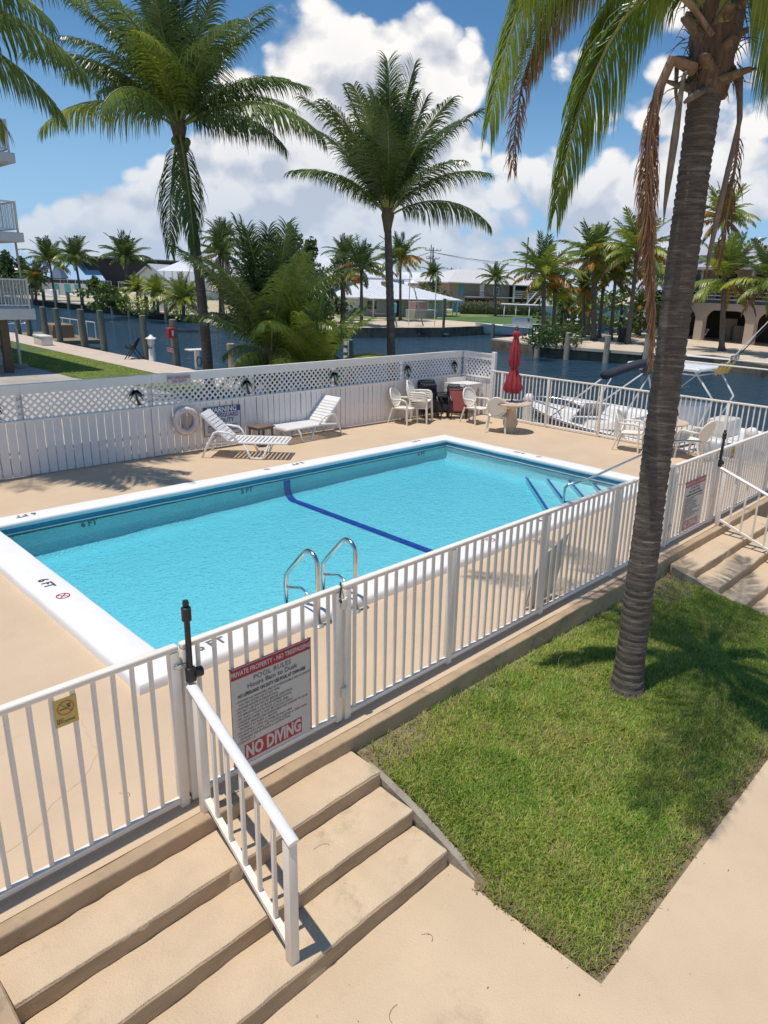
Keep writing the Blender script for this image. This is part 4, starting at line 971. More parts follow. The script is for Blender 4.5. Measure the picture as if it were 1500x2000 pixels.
part(MB().lathe((0, 0, 0), [(.17, 0), (.17, .015), (.05, .03), (.045, .12)], 16), 'base', M('orange_plastic', (.45, .14, .05), .6), t, 'auto'); part(MB().lathe((0, 0, 0), [(.045, .12), (.04, .38), (.06, .40)], 12), 'stem', M('grey_brown', (.22, .17, .13), .7), t, 'auto')

# pool ladder, grab rail, leaning panel
t = thing('pool_ladder', 'polished steel pool ladder with two looped rails on the near edge', 'ladder', (1.15, 1.7, 0))
for x in (.90, 1.41):
    m = MB(); pts = [(x, 1.42, .0), (x, 1.42, .55)]
    for k in range(0, 9): a = k / 8 * R_(140); pts.append((x, 1.42 + .13 - .13 * math.cos(a), .66 + .135 * math.sin(a)))
    pts += [(x, 1.90, .48), (x, 1.965, .40), (x, 1.975, .30), (x, 1.975, -.55)]
    m.tube(pts, .0245, 14); part(m, 'rail', chromem, t, True, world=True)
    part(MB().lathe((x, 1.42, 0), [(.062, .001), (.062, .010), (.045, .022), (.028, .03)], 20), 'base_plate', M('dull_plate', (.42, .45, .42), .45, .6, var=.2), t, 'auto', world=True)
for z in (-.12, -.38): part(MB().rbox(.90, 1.93, z, 1.41, 2.01, z + .03, .005, 1), 'rung', resinw, t, 'auto', world=True)
part(MB().tube([(.90, 1.44, .25), (.90, 1.70, .34), (.90, 1.97, .26)], .013, 8), 'cross_bar', chromem, t, True, world=True); part(MB().tube([(1.41, 1.44, .25), (1.41, 1.70, .34), (1.41, 1.97, .26)], .013, 8), 'cross_bar', chromem, t, True, world=True)
t = thing('grab_rail', 'grey steel grab rail slanting into the shallow corner steps', 'grab rail', (8.6, 1.9, 0))
part(MB().tube([(7.55, 2.62, -.45), (7.55, 2.62, .0), (7.60, 2.585, .06), (7.74, 2.49, .09), (7.84, 2.42, .12), (9.12, 1.46, .835), (9.20, 1.40, .86), (9.34, 1.30, .87), (9.62, 1.10, .85), (9.69, 1.05, .80), (9.70, 1.04, 0)], .023, 12), 'rail', chromem, t, True, world=True)
part(MB().lathe((9.70, 1.04, 0), [(.06, .001), (.06, .01), (.03, .03)], 16), 'base_plate', chromem, t, 'auto', world=True)
t = thing('plastic_board', 'grey rounded plastic board leaning inside the railing', 'board', (3.1, .18, 0))
pm_ = M('grey_plastic', (.62, .575, .50), .5, var=.08, scale=3); ou = [(2.80, .03), (2.83, .30), (2.90, .50), (2.99, .62), (3.05, .655), (3.44, .80), (3.42, .45), (3.38, .05), (3.1, .0)]
part(MB().slab([(x, .16 - z * .13, z) for x, z in ou], (0, 1, .13), .012), 'sheet', pm_, t, world=True)
part(MB().tube([(2.80 + .36 * k, .148 - .1 * math.sin(k * PI / 2) * .6 - .014, .05 + .62 * math.sin(k * PI / 2) if k < 1 else .6) for k in np.linspace(0, 1, 9)][::-1], .004, 5), 'edge_cord', whitem, t, True, world=True)

# ------------------------------------------------------------ palms
def frond_mesh(name, L, e0, curl, mats, n=58, leaf=.62, droop=.55, seed=0, wind=0.0, wid=.030, petiole=.14, fold=0.0, nseg=3, cpow=1.2, rr=.022, tw=0.0, gap=0.0, path=None, hug=0.0, base=1.0, hang=0.0, jit=0.0, lift=.30):
    """One feather leaf growing out of the origin along +x: e0 its rise in degrees, curl how far it bends over."""
    r = np.random.default_rng(seed); m = MB(); K = 22
    ts = np.linspace(0, 1, K); el = np.radians(e0 - curl * ts ** cpow); yaw = np.radians(tw * ts ** 1.5 + 4 * np.sin(ts * 3 + seed))
    P = np.zeros((K, 3)); T = np.stack([np.cos(el) * np.cos(yaw), np.cos(el) * np.sin(yaw), np.sin(el)], 1)
    for i in range(1, K): P[i] = P[i - 1] + (T[i] + T[i - 1]) / 2 * L / (K - 1)
    if path is not None:
        Q = np.array([tuple(p) for p in path]); q = np.concatenate([[0], np.cumsum(np.linalg.norm(np.diff(Q, axis=0), axis=1))]); tt = q / q[-1]
        for _ in range(2):                     # Chaikin corner cutting, then even stations
            Q = np.concatenate([Q[:1]] + [np.stack([.75 * u + .25 * v, .25 * u + .75 * v]) for u, v in zip(Q, Q[1:])] + [Q[-1:]])
        q = np.concatenate([[0], np.cumsum(np.linalg.norm(np.diff(Q, axis=0), axis=1))]); tt = q / q[-1]
        P = np.stack([np.interp(ts, tt, Q[:, k]) for k in range(3)], 1); T = np.gradient(P, axis=0); T /= np.linalg.norm(T, axis=1)[:, None]
    pts = P[::2]; rad = [rr * (1.5 - 1.35 * t ** .7) * (1 + (base - 1) * max(0, 1 - t * 5)) + .002 for t in ts[::2]]
    m.tube([tuple(p) for p in pts], rad, 5, mi=1)
    V = []; F = []; base = len(m.v)
    for i in range(n):
        t = petiole + (1 - petiole) * (i + r.uniform(-.3, .3)) / n; t = min(max(t, petiole), .995)
        x = t * (K - 1); a = int(min(x, K - 2)); f = x - a; p = P[a] * (1 - f) + P[a + 1] * f; tg = T[a] * (1 - f) + T[a + 1] * f; tg /= np.linalg.norm(tg)
        side = np.array([-tg[1], tg[0], 0.0]) if path is None else np.cross(tg, np.array([CF.x, CF.y, 0.0]) + .25 * np.array([CR.x, CR.y, 0.])) * -1; side /= (np.linalg.norm(side) + 1e-9); nor = np.cross(tg, side); nor = -nor if nor[2] < 0 else nor
        s_ = (t - petiole) / (1 - petiole); prof = min(1, .55 + 1.9 * s_) * (1 - .62 * max(0, s_ - .35) / .65) 
        for sg in (-1, 1):
            if gap and r.random() < gap: continue
            ll = leaf * prof * r.uniform(.86, 1.1); fw = (.42 + .55 * s_) * (1 - hug) + 1.32 * hug
            d = side * sg * math.cos(fw) + tg * math.sin(fw) + nor * (lift - fold) * r.uniform(.7, 1.3) + np.array([0, 0, -1.0]) * hang * r.uniform(.6, 1.4) + r.normal(0, 1, 3) * jit
            d /= np.linalg.norm(d); q = p.copy(); w0 = wid * (.75 + .35 * prof) * r.uniform(.85, 1.15)
            wv = np.cross(d, nor * .8 + side * sg * .5); wv /= (np.linalg.norm(wv) + 1e-9)
            st = [(q, w0 * .45)]; ws = {2: (1.0, 0.0), 3: (1.0, .8, .0), 4: (1.0, .9, .65, 0.0)}[nseg]
            g = droop * r.uniform(.75, 1.25)
            for k in range(nseg):
                q = q + d * ll / nseg; st.append((q, w0 * ws[k])); d = d + np.array([wind * .25, 0, -g * (k + 1) * .62]); d /= np.linalg.norm(d)
            o = base + len(V)
            for qq, ww in st[:-1]: V.append(qq - wv * ww / 2); V.append(qq + wv * ww / 2)
            V.append(st[-1][0]); c = len(st) - 1
            for k in range(c - 1): F.append((o + 2 * k, o + 2 * k + 1, o + 2 * k + 3, o + 2 * k + 2))
            F.append((o + 2 * c - 2, o + 2 * c - 1, o + 2 * c))
    m.v += [tuple(v) for v in V]; m.f += F; m.m += [0] * len(F)
    return m.mesh(name, mats)
FR = {}
def frond(key):
    """key = (class, colour, size class); meshes are shared by all palms."""
    if key in FR: return FR[key]
    cls, col, var, far = key
    E = {'up': (82, 16), 'hi': (68, 40), 'mid': (50, 62), 'arch': (34, 80), 'low': (10, 66), 'drop': (-14, 58), 'hang': (-48, 38)}[cls]
    mats = {'g': [G1, rachm], 'd': [G2, rachm], 'y': [G3, rachm], 'l': [GB, rachm], 'o': [G4, rachb], 'b': [G5, rachb]}[col]
    dr = {'up': .22, 'hi': .38, 'mid': .5, 'arch': .62, 'low': .7, 'drop': .75, 'hang': .8}[cls]
    hg = {'up': 0, 'hi': .12, 'mid': .15, 'arch': .45, 'low': .6, 'drop': .5, 'hang': .3}[cls]; lf_ = {'up': .22, 'hi': .22, 'mid': .12}.get(cls, .0)
    if far: me = frond_mesh('frond', 1.0, E[0], E[1], mats, n=34, leaf=.27, droop=dr * 1.25, seed=var * 31 + len(cls), wid=.024, nseg=2, rr=.011, hang=hg, lift=lf_, jit=.07)
    else: me = frond_mesh('frond', 1.0, E[0], E[1], mats, n=92, leaf=.30, droop=dr * 1.15, seed=var * 31 + len(cls), wid=.0085, nseg=4, rr=.0062, hang=hg, lift=lf_, jit=.06)
    FR[key] = me; return me
def palm(name, label, base, top, r0, r1, L, spec, group=None, col='gd', far=True, coconuts=0, rings=True, bend=0.0, fibre=True, cat='palm tree', trunk_mat=None, yellow=0, dry=0, seed=1, extra=()):
    base, top = Vector(base), Vector(top); r = random.Random(seed)
    t = thing(name, label, cat, base, group=group); H = (top - base); n = (12 if far else 60)
    lat = Vector((-H.y, H.x, 0)); lat = lat.normalized() if lat.length > .01 else Vector((1, 0, 0))
    pts = []; rad = []
    for i in range(n + 1):
        k = i / n; p = Vector((H.x * k ** 1.0, H.y * k, H.z * k)) + Vector((H.x, H.y, 0)) * 0.0 + Vector((math.sin(YAWR), -math.cos(YAWR), 0)) * bend * math.sin(PI * k)
        pts.append(p); q = r0 + (r1 - r0) * k; q += (r0 * .55) * math.exp(-k * H.z / .22)
        if rings and not far: q *= 1 + .035 * ((i % 2) * 2 - 1) + r.uniform(-.012, .012)
        rad.append(q)
    part(MB().tube(pts, rad, 9 if far else 18), 'trunk', trunk_mat or trunkd, t, True if far else 'auto')
    c = pts[-1]
    if fibre:
        fm = MB().lathe(c + Vector((0, 0, -.30 * L / 3.5)), [(r1 * 1.0, 0), (r1 * 1.5, .08 * L), (r1 * 1.9, .13 * L), (r1 * 1.3, .2 * L), (.02, .25 * L)], 9)
        part(fm, 'crownshaft', fibrem, t, True)
    cc = c + Vector((0, 0, .03 * L))
    for j in range(coconuts):
        a = r.uniform(0, 2 * PI); q = cc + Vector((math.cos(a) * .23, math.sin(a) * .23, -.28 - r.uniform(0, .22)))
        part(MB().lathe(q, [(.005, -.13), (.07, -.10), (.105, -.02), (.10, .05), (.05, .11), (.005, .125)], 10), 'coconut', M('coconut', (.11, .16, .03), .5, var=.2), t, True)
    i = 0
    for cls, cnt, scl in spec:
        for j in range(cnt):
            cr = col[r.randrange(len(col))]
            if (cls in ('low', 'drop') and r.random() < yellow) or (cls in ('mid', 'arch') and r.random() < yellow * .35): cr = 'y' if r.random() < .5 else 'o'
            if cls in ('drop', 'hang') and r.random() < dry: cr = 'b'
            o = part(frond((cls, cr, r.randrange(3 if far else 4), far)), 'frond', None, t); o.location = cc + Vector((0, 0, r.uniform(-.05, .05)))
            i += 1; s = L * scl * r.uniform(.86, 1.1); o.scale = (s, s, s); o.rotation_euler = (R_(r.uniform(-6, 6)), R_(r.uniform(-6, 6)), R_(i * 137.5 + r.uniform(-18, 18) + seed * 40))
    for az, cls, cr, scl in extra:
        o = part(frond((cls, cr, 1, far)), 'frond', None, t); o.location = cc; s = L * scl; o.scale = (s, s, s); o.rotation_euler = (0, 0, R_(az))
    return t
YAWR = R_(YAW)
SR, SL, SA, ST = -47.4, 132.6, 42.6, 222.6       # azimuths: photo right, photo left, away, towards the camera

# the two tall coconut palms behind the fence and the two low ones between them
def at_dist(px, py, D, z):                              # ground point under a photo column, D metres away
    d = ray(px, py); h = Vector((d.x, d.y)).normalized(); return Vector((CPOS.x + h.x * D, CPOS.y + h.y * D, z))
def p_at(px, py, D):
    d = ray(px, py); k = D / math.hypot(d.x, d.y); return CPOS + d * k
b1 = at_dist(409, 735, 23.5, ZL); t1 = p_at(350, 262, 23.5)
t1.x += 0
palm('coconut_palm', 'tallest coconut palm behind the lattice fence with green coconuts under its crown', b1, t1, .165, .12, 4.2,
     [('up', 7, .9), ('hi', 10, .98), ('mid', 9, 1.0), ('arch', 2, .95)], col='gdg', far=False, coconuts=9, seed=3, bend=.10, trunk_mat=trunkm,
     extra=[(SR - 4, 'arch', 'g', 1.12), (SL + 6, 'arch', 'y', 1.02), (SL - 14, 'mid', 'g', 1.05), (SL + 24, 'mid', 'g', 1.0), (SR + 20, 'mid', 'g', 1.0), (ST + 8, 'mid', 'y', .95), (SR - 60, 'hang', 'g', .9), (SA + 40, 'hang', 'g', .9)], group='coconut palms between the pool fence and the canal')
b2 = at_dist(768, 705, 21, ZL); t2 = p_at(757, 432, 21)
palm('coconut_palm', 'coconut palm with an upright bushy crown standing behind the fence at the centre', b2, t2, .135, .10, 3.35,
     [('up', 13, 1.06), ('hi', 10, 1.0), ('mid', 3, .85)], col='dgd', far=False, seed=11, bend=.02, trunk_mat=trunkm,
     extra=[(SR + 5, 'arch', 'g', .95), (SL - 3, 'mid', 'd', .95), (SR - 12, 'mid', 'g', .95), (SL + 18, 'hi', 'g', 1.1), (SR + 40, 'hi', 'g', 1.1), (SL + 40, 'hi', 'g', 1.0)], group='coconut palms between the pool fence and the canal')
p3 = at_dist(530, 700, 20.5, ZL + .0)
palm('young_coconut_palm', 'dark low coconut palm with fronds rising from the ground behind the fence', p3, p3 + Vector((0, 0, 1.6)), .20, .16, 3.45,
     [('up', 12, .98), ('hi', 14, 1.0), ('mid', 7, .8), ('arch', 4, .6), ('low', 4, .5), ('drop', 10, .5)], col='dgg', far=False, seed=5, trunk_mat=trunkm, group='young coconut palms behind the fence',
     extra=[(SL, 'hi', 'd', 1.0), (SR + 16, 'hi', 'g', .95)])
p4 = at_dist(614, 700, 20, ZL + .0)
palm('young_coconut_palm', 'lighter yellow-green low coconut palm at the right of the dark one', p4, p4 + Vector((0, 0, .95)), .17, .13, 2.5,
     [('up', 10, 1.0), ('hi', 12, 1.0), ('mid', 5, .85), ('arch', 2, .7), ('drop', 7, .6)], col='lll', far=False, seed=9, trunk_mat=trunkm, group='young coconut palms behind the fence',
     extra=[(SR, 'hi', 'y', 1.0), (SR - 8, 'mid', 'y', .95), (SR + 16, 'mid', 'g', .95)])

# ---- the big palm on the lawn: ringed trunk, boots, fibre, hanging fronds
BP = Vector((2.74, -1.19, -.40)); t = thing('coconut_palm', 'large near coconut palm with a ringed grey trunk rising from the lawn', 'palm tree', BP)
def trunk_big():
    m = MB(); NS, K = 40, 350; H = 5.66; rings = []
    z = 0; r_ = random.Random(12); scars = []
    zz = .05
    while zz < H + .2: scars.append(zz); zz += r_.uniform(.055, .095) if zz < 3.6 else r_.uniform(.05, .075)
    for i in range(K + 1):
        z = H * i / K; up = H
        lo = max([s_ for s_ in scars if s_ <= z] or [0]); hi = min([s_ for s_ in scars if s_ > z] or [H]); f = (z - lo) / max(.01, hi - lo)
        r0 = .126 + .012 * math.exp(-z / 1.3) + .045 * math.exp(-z / .16) - .004 * z / 5; ring = []
        cx = -.045 + .045 * math.sin(z * .55 + .2) ; cy = .03 * math.sin(z * .5)
        for j in range(NS):
            a = 2 * PI * j / NS; nz = noise.noise(Vector((math.cos(a) * 1.6, math.sin(a) * 1.6, z * 1.9))); zf = (z + .018 * noise.noise(Vector((math.cos(a) * 1.1, math.sin(a) * 1.1, lo * 7))))
            f2 = min(1, max(0, (zf - lo) / max(.01, hi - lo)))
            rr_ = r0 * (1 + .060 * (f2 ** 1.5) - .050 * math.exp(-((f2 - .04) / .09) ** 2) + .035 * nz + .014 * noise.noise(Vector((math.cos(a) * 7, math.sin(a) * 7, z * 22))))
            ring.append((cx + rr_ * math.cos(a), cy + rr_ * math.sin(a), z))
        rings.append(ring)
    m.loft(rings); return m
part(trunk_big(), 'trunk', trunkm, t, True)
rt_ = MB(); r_ = random.Random(3)
for k in range(70):
    a = r_.uniform(0, 2 * PI); r0 = r_.uniform(.14, .17); rt_.tube([(-.04 + r0 * math.cos(a), r0 * math.sin(a), .10), (-.04 + (r0 + .03) * math.cos(a), (r0 + .03) * math.sin(a), .03), (-.04 + (r0 + .06) * math.cos(a), (r0 + .06) * math.sin(a), -.06)], .008, 4)
o = part(rt_, 'root', trunkm, t, True); o['kind'] = 'stuff'
top = Vector((-.03, .0, 5.30))
def crown_pt(az, r0, z): return Vector((-.03 + r0 * math.cos(az), r0 * math.sin(az), z + .40))
fb = MB(); rings = []
for k, (z, r0) in enumerate(((4.90, .118), (5.0, .15), (5.12, .165), (5.3, .175), (5.6, .17), (5.9, .13), (6.1, .05))):
    rings.append([crown_pt(a, r0 * (1 + .30 * noise.noise(Vector((math.cos(a) * 4, math.sin(a) * 4, z * 5)))), z) for a in np.linspace(0, 2 * PI, 41)[:-1]])
fb.loft(rings); part(fb, 'fibre_sheath', fibrem, t, True)
bootm = M('leaf_base', (.19, .135, .09), .85, var=.4, scale=8, bump=.7, bscale=60, dirt=(.13, .085, .05), dscale=5, dlo=.45, dhi=.62, stretch=(3, 3, 1)); rb_ = random.Random(31)
for k in range(34):
    az = k * 2.39996 + rb_.uniform(-.2, .2); z0 = 4.93 + .034 * k; cut = k < 20; ln_ = (rb_.uniform(.12, .30) if cut else rb_.uniform(.6, .9)); up = (.50 + .02 * k if k < 20 else .18 + .026 * k) + rb_.uniform(-.12, .12)
    w0 = .068 if cut else .062; m = MB(); rg = []; el0 = min(1.35, up); d0 = Vector((math.cos(az), math.sin(az), 0)); sd = Vector((-d0.y, d0.x, 0)); p = crown_pt(az, .10, z0)
    for q in np.linspace(0, 1, 8):
        el = el0 - (.5 if cut else .25) * q; dr = d0 * math.cos(el) + Vector((0, 0, math.sin(el))); nr = dr.cross(sd) * -1
        if nr.dot(d0) < 0: nr = -nr
        w_ = w0 * (1.25 * math.exp(-q * 2.2) + .42) * (1 if q < 1 else .6); th = .020 * (1.5 - .7 * q)
        rg.append([p + sd * w_ * u + nr * th * v for u, v in ((-1, -.5), (-.6, .7), (0, 1.1), (.6, .7), (1, -.5), (.5, -.9), (0, -.6), (-.5, -.9))]); p = p + dr * ln_ / 7
    m.loft(rg); part(m, 'leaf_base', bootm if k < 26 else rachm, t, True)
fr_ = MB()
for k in range(160):
    a = rb_.uniform(0, 2 * PI); z0 = rb_.uniform(4.95, 5.75); r0 = rb_.uniform(.14, .22); p = crown_pt(a, r0, z0); v = Vector((math.cos(a) * rb_.uniform(.2, .9), math.sin(a) * rb_.uniform(.2, .9), rb_.uniform(-1.1, .5))).normalized(); l = rb_.uniform(.06, .22)
    fr_.tube([p, p + v * l * .5, p + v * l + Vector((0, 0, -.3 * l))], [.005, .004, .001], 3)
o = part(fr_, 'fibre_strands', fibrem, t); o['kind'] = 'stuff'
DB = [G5, rachb]
def pf(pts, mats, seed, **k):
    if mats is not DB: k.setdefault('hang', .85)
    k.setdefault('jit', .16) if mats is DB else None
    W_ = [p_at(x, y, D) - BP for x, y, D in pts]
    o = part(frond_mesh('frond', 1, 0, 0, mats, seed=seed, path=W_, **k), 'frond', None, t); return o
LV = dict(n=170, wid=.0115, petiole=.2, rr=.016, base=2.2, nseg=4, jit=.09, lift=.05)
pf([(1395, 60, 6.4), (1340, -110, 6.25), (1240, -210, 6.1), (1130, -170, 5.95), (1040, -50, 5.8), (985, 90, 5.7), (955, 240, 5.65)], [GB, rachm], 21, leaf=.66, droop=1.2, **LV)
pf([(1395, 60, 6.4), (1330, -90, 6.5), (1230, -150, 6.6), (1140, -90, 6.7), (1075, 20, 6.8), (1035, 130, 6.85)], [GB, rachm], 22, leaf=.6, droop=1.1, **LV)
pf([(1392, 70, 6.4), (1345, -10, 6.35), (1285, -30, 6.3), (1222, 25, 6.25), (1165, 130, 6.2), (1115, 260, 6.2), (1085, 410, 6.2)], [GB, rachm], 23, leaf=.62, droop=1.2, **LV)
pf([(1392, 60, 6.4), (1335, -40, 6.6), (1270, -60, 6.8), (1205, -5, 7.0), (1150, 90, 7.1), (1110, 200, 7.1)], [GB, rachm], 24, leaf=.55, droop=1.2, **LV)
pf([(1392, 50, 6.4), (1330, -120, 6.8), (1230, -170, 7.2), (1120, -90, 7.5), (1040, 0, 7.6)], [G1, rachm], 34, leaf=.6, droop=1.0, **LV)
pf([(1392, 50, 6.4), (1300, -160, 6.2), (1190, -200, 6.0), (1090, -120, 5.8), (1010, -20, 5.6)], [GB, rachm], 35, leaf=.6, droop=1.1, **LV)
pf([(1410, 50, 6.4), (1475, -70, 6.3), (1555, -60, 6.2), (1610, 60, 6.1), (1640, 250, 6.1)], [GB, rachm], 26, leaf=.8, droop=1.2, **LV)
pf([(1410, 60, 6.5), (1455, -30, 6.6), (1510, 0, 6.8), (1550, 100, 6.9), (1565, 230, 6.9)], [GB, rachm], 27, leaf=.66, droop=1.2, **LV)
pf([(1410, 40, 6.3), (1450, -150, 6.0), (1520, -200, 5.8), (1590, -100, 5.6), (1620, 60, 5.5)], [G3, rachm], 36, leaf=.7, droop=1.2, **LV)
for k, az in enumerate((SA, SA + 35, SA - 30, ST + 25, ST - 25, SL + 60, SR - 60, SA + 70)):
    me = frond_mesh('frond', 3.7, 74 - 3 * (k % 3), 100, [G1, rachm], seed=60 + k, droop=.6, leaf=.78, **LV); o = part(me, 'frond', None, t); o.location = (-.03, 0, 5.9); o.rotation_euler = (0, 0, R_(az))
for k in range(7):
    me = frond_mesh('frond', 3.4, 84, 40, [G1, rachm], seed=80 + k, droop=.35, leaf=.7, **LV); o = part(me, 'frond', None, t); o.location = (-.03, 0, 6.0); o.rotation_euler = (0, 0, R_(k * 52 + 10))
DB = [G5, rachb]
pf([(1392, 70, 6.3), (1310, -50, 6.2), (1205, -80, 6.1), (1115, -20, 6.0), (1055, 60, 5.95), (1020, 150, 5.9), (1004, 260, 5.9), (1000, 330, 5.9)], DB, 50, leaf=.33, droop=1.8, n=170, wid=.009, petiole=.25, hug=.3, rr=.016)
pf([(1355, 135, 6.3), (1325, 100, 6.2), (1296, 135, 6.15), (1270, 220, 6.1), (1261, 330, 6.1), (1266, 480, 6.1), (1274, 620, 6.1), (1272, 710, 6.1)], DB, 51, leaf=.25, droop=1.4, n=230, wid=.009, petiole=.20, hug=.70, gap=.12, nseg=4, rr=.021, base=1.6)
pf([(1355, 130, 6.3), (1328, 105, 6.25), (1302, 140, 6.2), (1280, 230, 6.16), (1275, 340, 6.16), (1272, 480, 6.16), (1268, 600, 6.16)], DB, 53, leaf=.20, droop=1.6, n=170, wid=.008, petiole=.28, hug=.74, gap=.2, nseg=4, rr=.014)
pf([(1425, 120, 6.55), (1446, 170, 6.6), (1440, 300, 6.6), (1420, 420, 6.6), (1400, 530, 6.6)], DB, 52, leaf=.22, droop=1.6, n=60, wid=.011, petiole=.35, hug=.55, gap=.3, rr=.016)
def spathe(az, z, L, off, name='spathe'):
    m = MB(); d = Vector((math.cos(R_(az)), math.sin(R_(az)), 0)); pts = [Vector((-.03, 0, z)) + d * (.12 + off * min(1, k * 2.2)) + Vector((0, 0, .04 * math.sin(k * 6) - L * k ** 1.15)) for k in np.linspace(0, 1, 12)]
    m.tube(pts, [.014, .016, .018, .022, .028, .031, .031, .029, .025, .018, .010, .003], 7); return part(m, name, M('spathe', (.20, .15, .11), .8, var=.3, scale=12), t, True)
def pspathe(pts, rs):
    W_ = [p_at(x, y, D) - BP for x, y, D in pts]; part(MB().tube(W_, rs, 8), 'spathe', M('spathe', (.20, .15, .11), .8, var=.3, scale=12), t, True)
pspathe([(1350, 120, 6.3), (1335, 150, 6.2), (1327, 200, 6.15), (1318, 270, 6.15), (1306, 350, 6.15), (1299, 400, 6.15), (1296, 437, 6.15)], [.016, .017, .024, .032, .027, .015, .002])
pspathe([(1350, 120, 6.35), (1322, 130, 6.3), (1320, 180, 6.3), (1322, 215, 6.3)], [.02, .02, .014, .004])
pspathe([(1420, 120, 6.5), (1447, 150, 6.45), (1446, 230, 6.4), (1425, 320, 6.4), (1402, 420, 6.4), (1385, 500, 6.4), (1378, 545, 6.4)], [.018, .018, .018, .022, .024, .018, .003])
pspathe([(1350, 175, 6.3), (1320, 165, 6.25), (1300, 158, 6.2)], [.028, .022, .012])
pspathe([(1375, 175, 6.3), (1350, 190, 6.2), (1337, 200, 6.15)], [.03, .026, .012])


# ------------------------------------------------------------ far banks
GF = -.40
def bank(name, poly, top=GF, mat=None, fmat=None, capw=.5):
    m = MB().prism(poly, -2.7, top - .12, 0); stru(m, name + '_wall', fmat or seaw)
    m2 = MB().prism(poly, top - .12, top, 0); return stru(m2, name, mat or sandm)
bank('north_bank', [(38.2, 47), (41.5, 46.2), (50, 44.2), (61, 45.4), (400, 45.4), (1500, 200), (1500, 1500), (60, 1500), (38.2, 140)], mat=sandm)
bank('canal_end_bank', [(-300, 139.9), (38.1, 139.9), (60, 1500), (-300, 1500)], mat=sandm)
IA, IB, IC = at(961, 661, GF), at(1044, 672, GF), at(1252, 687.5, GF)
bank('island_bank', [(IA.x, IA.y), (IB.x, IB.y), (IC.x, IC.y), (IC.x + .5, IC.y - 2.4), (46.9, 15.2), (43.6, 10.5), (43.6, -60), (400, -60), (400, 12), (90, 27.0), (67, 31.2), (54, 34.0)], mat=sandm)
# undercut dock edge in front of the island
m = MB(); P_ = [(IB.x + .62, IB.y + .3), (IC.x + .62, IC.y)]
for (ax, ay), (bx_, by_) in zip(P_, P_[1:]):
    d = Vector((bx_ - ax, by_ - ay, 0)).normalized(); n_ = Vector((d.y, -d.x, 0)); n_ = -n_ if n_.x > 0 else n_
    a, b = Vector((ax, ay, 0)), Vector((bx_, by_, 0)); m.add([a + Vector((0, 0, GF - .20)), b + Vector((0, 0, GF - .20)), b + n_ * .9 + Vector((0, 0, GF - .20)), a + n_ * .9 + Vector((0, 0, GF - .20)), a + Vector((0, 0, GF + .004)), b + Vector((0, 0, GF + .004)), b + n_ * .9 + Vector((0, 0, GF + .004)), a + n_ * .9 + Vector((0, 0, GF + .004))], [(0, 3, 2, 1), (4, 5, 6, 7), (0, 1, 5, 4), (1, 2, 6, 5), (2, 3, 7, 6), (3, 0, 4, 7)])
stru(m, 'island_dock', concm)
m = MB().add([(38.1, 47, GF + .02), (38.1, 139, GF + .02), (40.0, 139, GF + .02), (40.0, 47, GF + .02), (38.1, 47, GF - .25), (38.1, 139, GF - .25)], [(0, 3, 2, 1), (0, 1, 5, 4)])
m.box(36.6, 70, GF - .12, 38.09, 138, GF + .03); stru(m, 'west_dock', concm)
m = MB().box(41.3, 44.0, GF - .7, 61, 46.2, GF + .02) if False else MB().loft([[(x, y, GF + .03), (x, y - .35, GF + .03), (x, y - .35, -2.5), (x, y, -2.5)] for x, y in ((38.4, 46.9), (41.5, 46.1), (50, 44.1), (61, 45.3), (90, 45.3))])
stru(m, 'beach_seawall', seaw)
gstrip = M('rough_grass', (.17, .21, .05), .95, var=.3, scale=.5, dirt=(.38, .33, .2), dscale=.3, dlo=.5, dhi=.65)
m = MB(); m.add([(p.x, p.y, GF + .012) for p in (at(660, 622, GF), at(1075, 628, GF), at(1100, 606, GF), at(640, 604, GF))], [(0, 1, 2, 3)]); stru(m, 'verge_grass', gstrip)
m = MB(); m.add([(64, 46.5, GF + .013), (200, 46.5, GF + .013), (200, 80, GF + .013), (64, 60, GF + .013)], [(0, 1, 2, 3)]); stru(m, 'garden_grass', M('garden_green', (.07, .14, .025), .95, var=.3, scale=.4))
m = MB(); m.add([(40, 60, GF + .011), (40, 138, GF + .011), (75, 170, GF + .011), (75, 60, GF + .011)], [(0, 1, 2, 3)]) ; stru(m, 'west_bank_sand', M('yellow_sand', (.48, .40, .24), .95, var=.2, scale=.3))

def piling(b, h, r=.15, lab='', lean=(0, 0), mat=None, cap_=None, grp='wooden dock pilings'):
    t = part(MB().tube([b + Vector((0, 0, -1.6)), b + Vector((lean[0] * .5, lean[1] * .5, h * .5)), b + Vector((lean[0], lean[1], h)), b + Vector((lean[0], lean[1], h + .03))], [r * 1.1, r, r * .94, r * .7], 12), 'dock_piling', mat or pilem, None, 'auto')
    tag(t, lab, 'piling', grp); return t
NP = [(82, 663, 600, .17, 'third piling from the left beside the boat with the dark cover'), (117, 668, 603, .17, 'piling behind the long white dock box'), (155, 678, 605, .19, 'thick leaning piling just right of the white dock box'), (186, 686, 607, .17, 'piling on the left canal walk with open water on both sides'),
      (283, 702, 617, .16, 'piling behind the black deck chair on the canal walk'), (338, 714, 625, .17, 'piling that carries the red locker and small flag'), (457, 735, 672, .17, 'pale short piling under the dark low palm'), (686, 716, 664, .19, 'short piling with a white depth scale right of the low palms'), (27, 652, 603, .17, 'dark piling under the lowest balcony at the picture edge'), (61, 656, 598, .17, 'dark piling at the corner of the lowest balcony')]
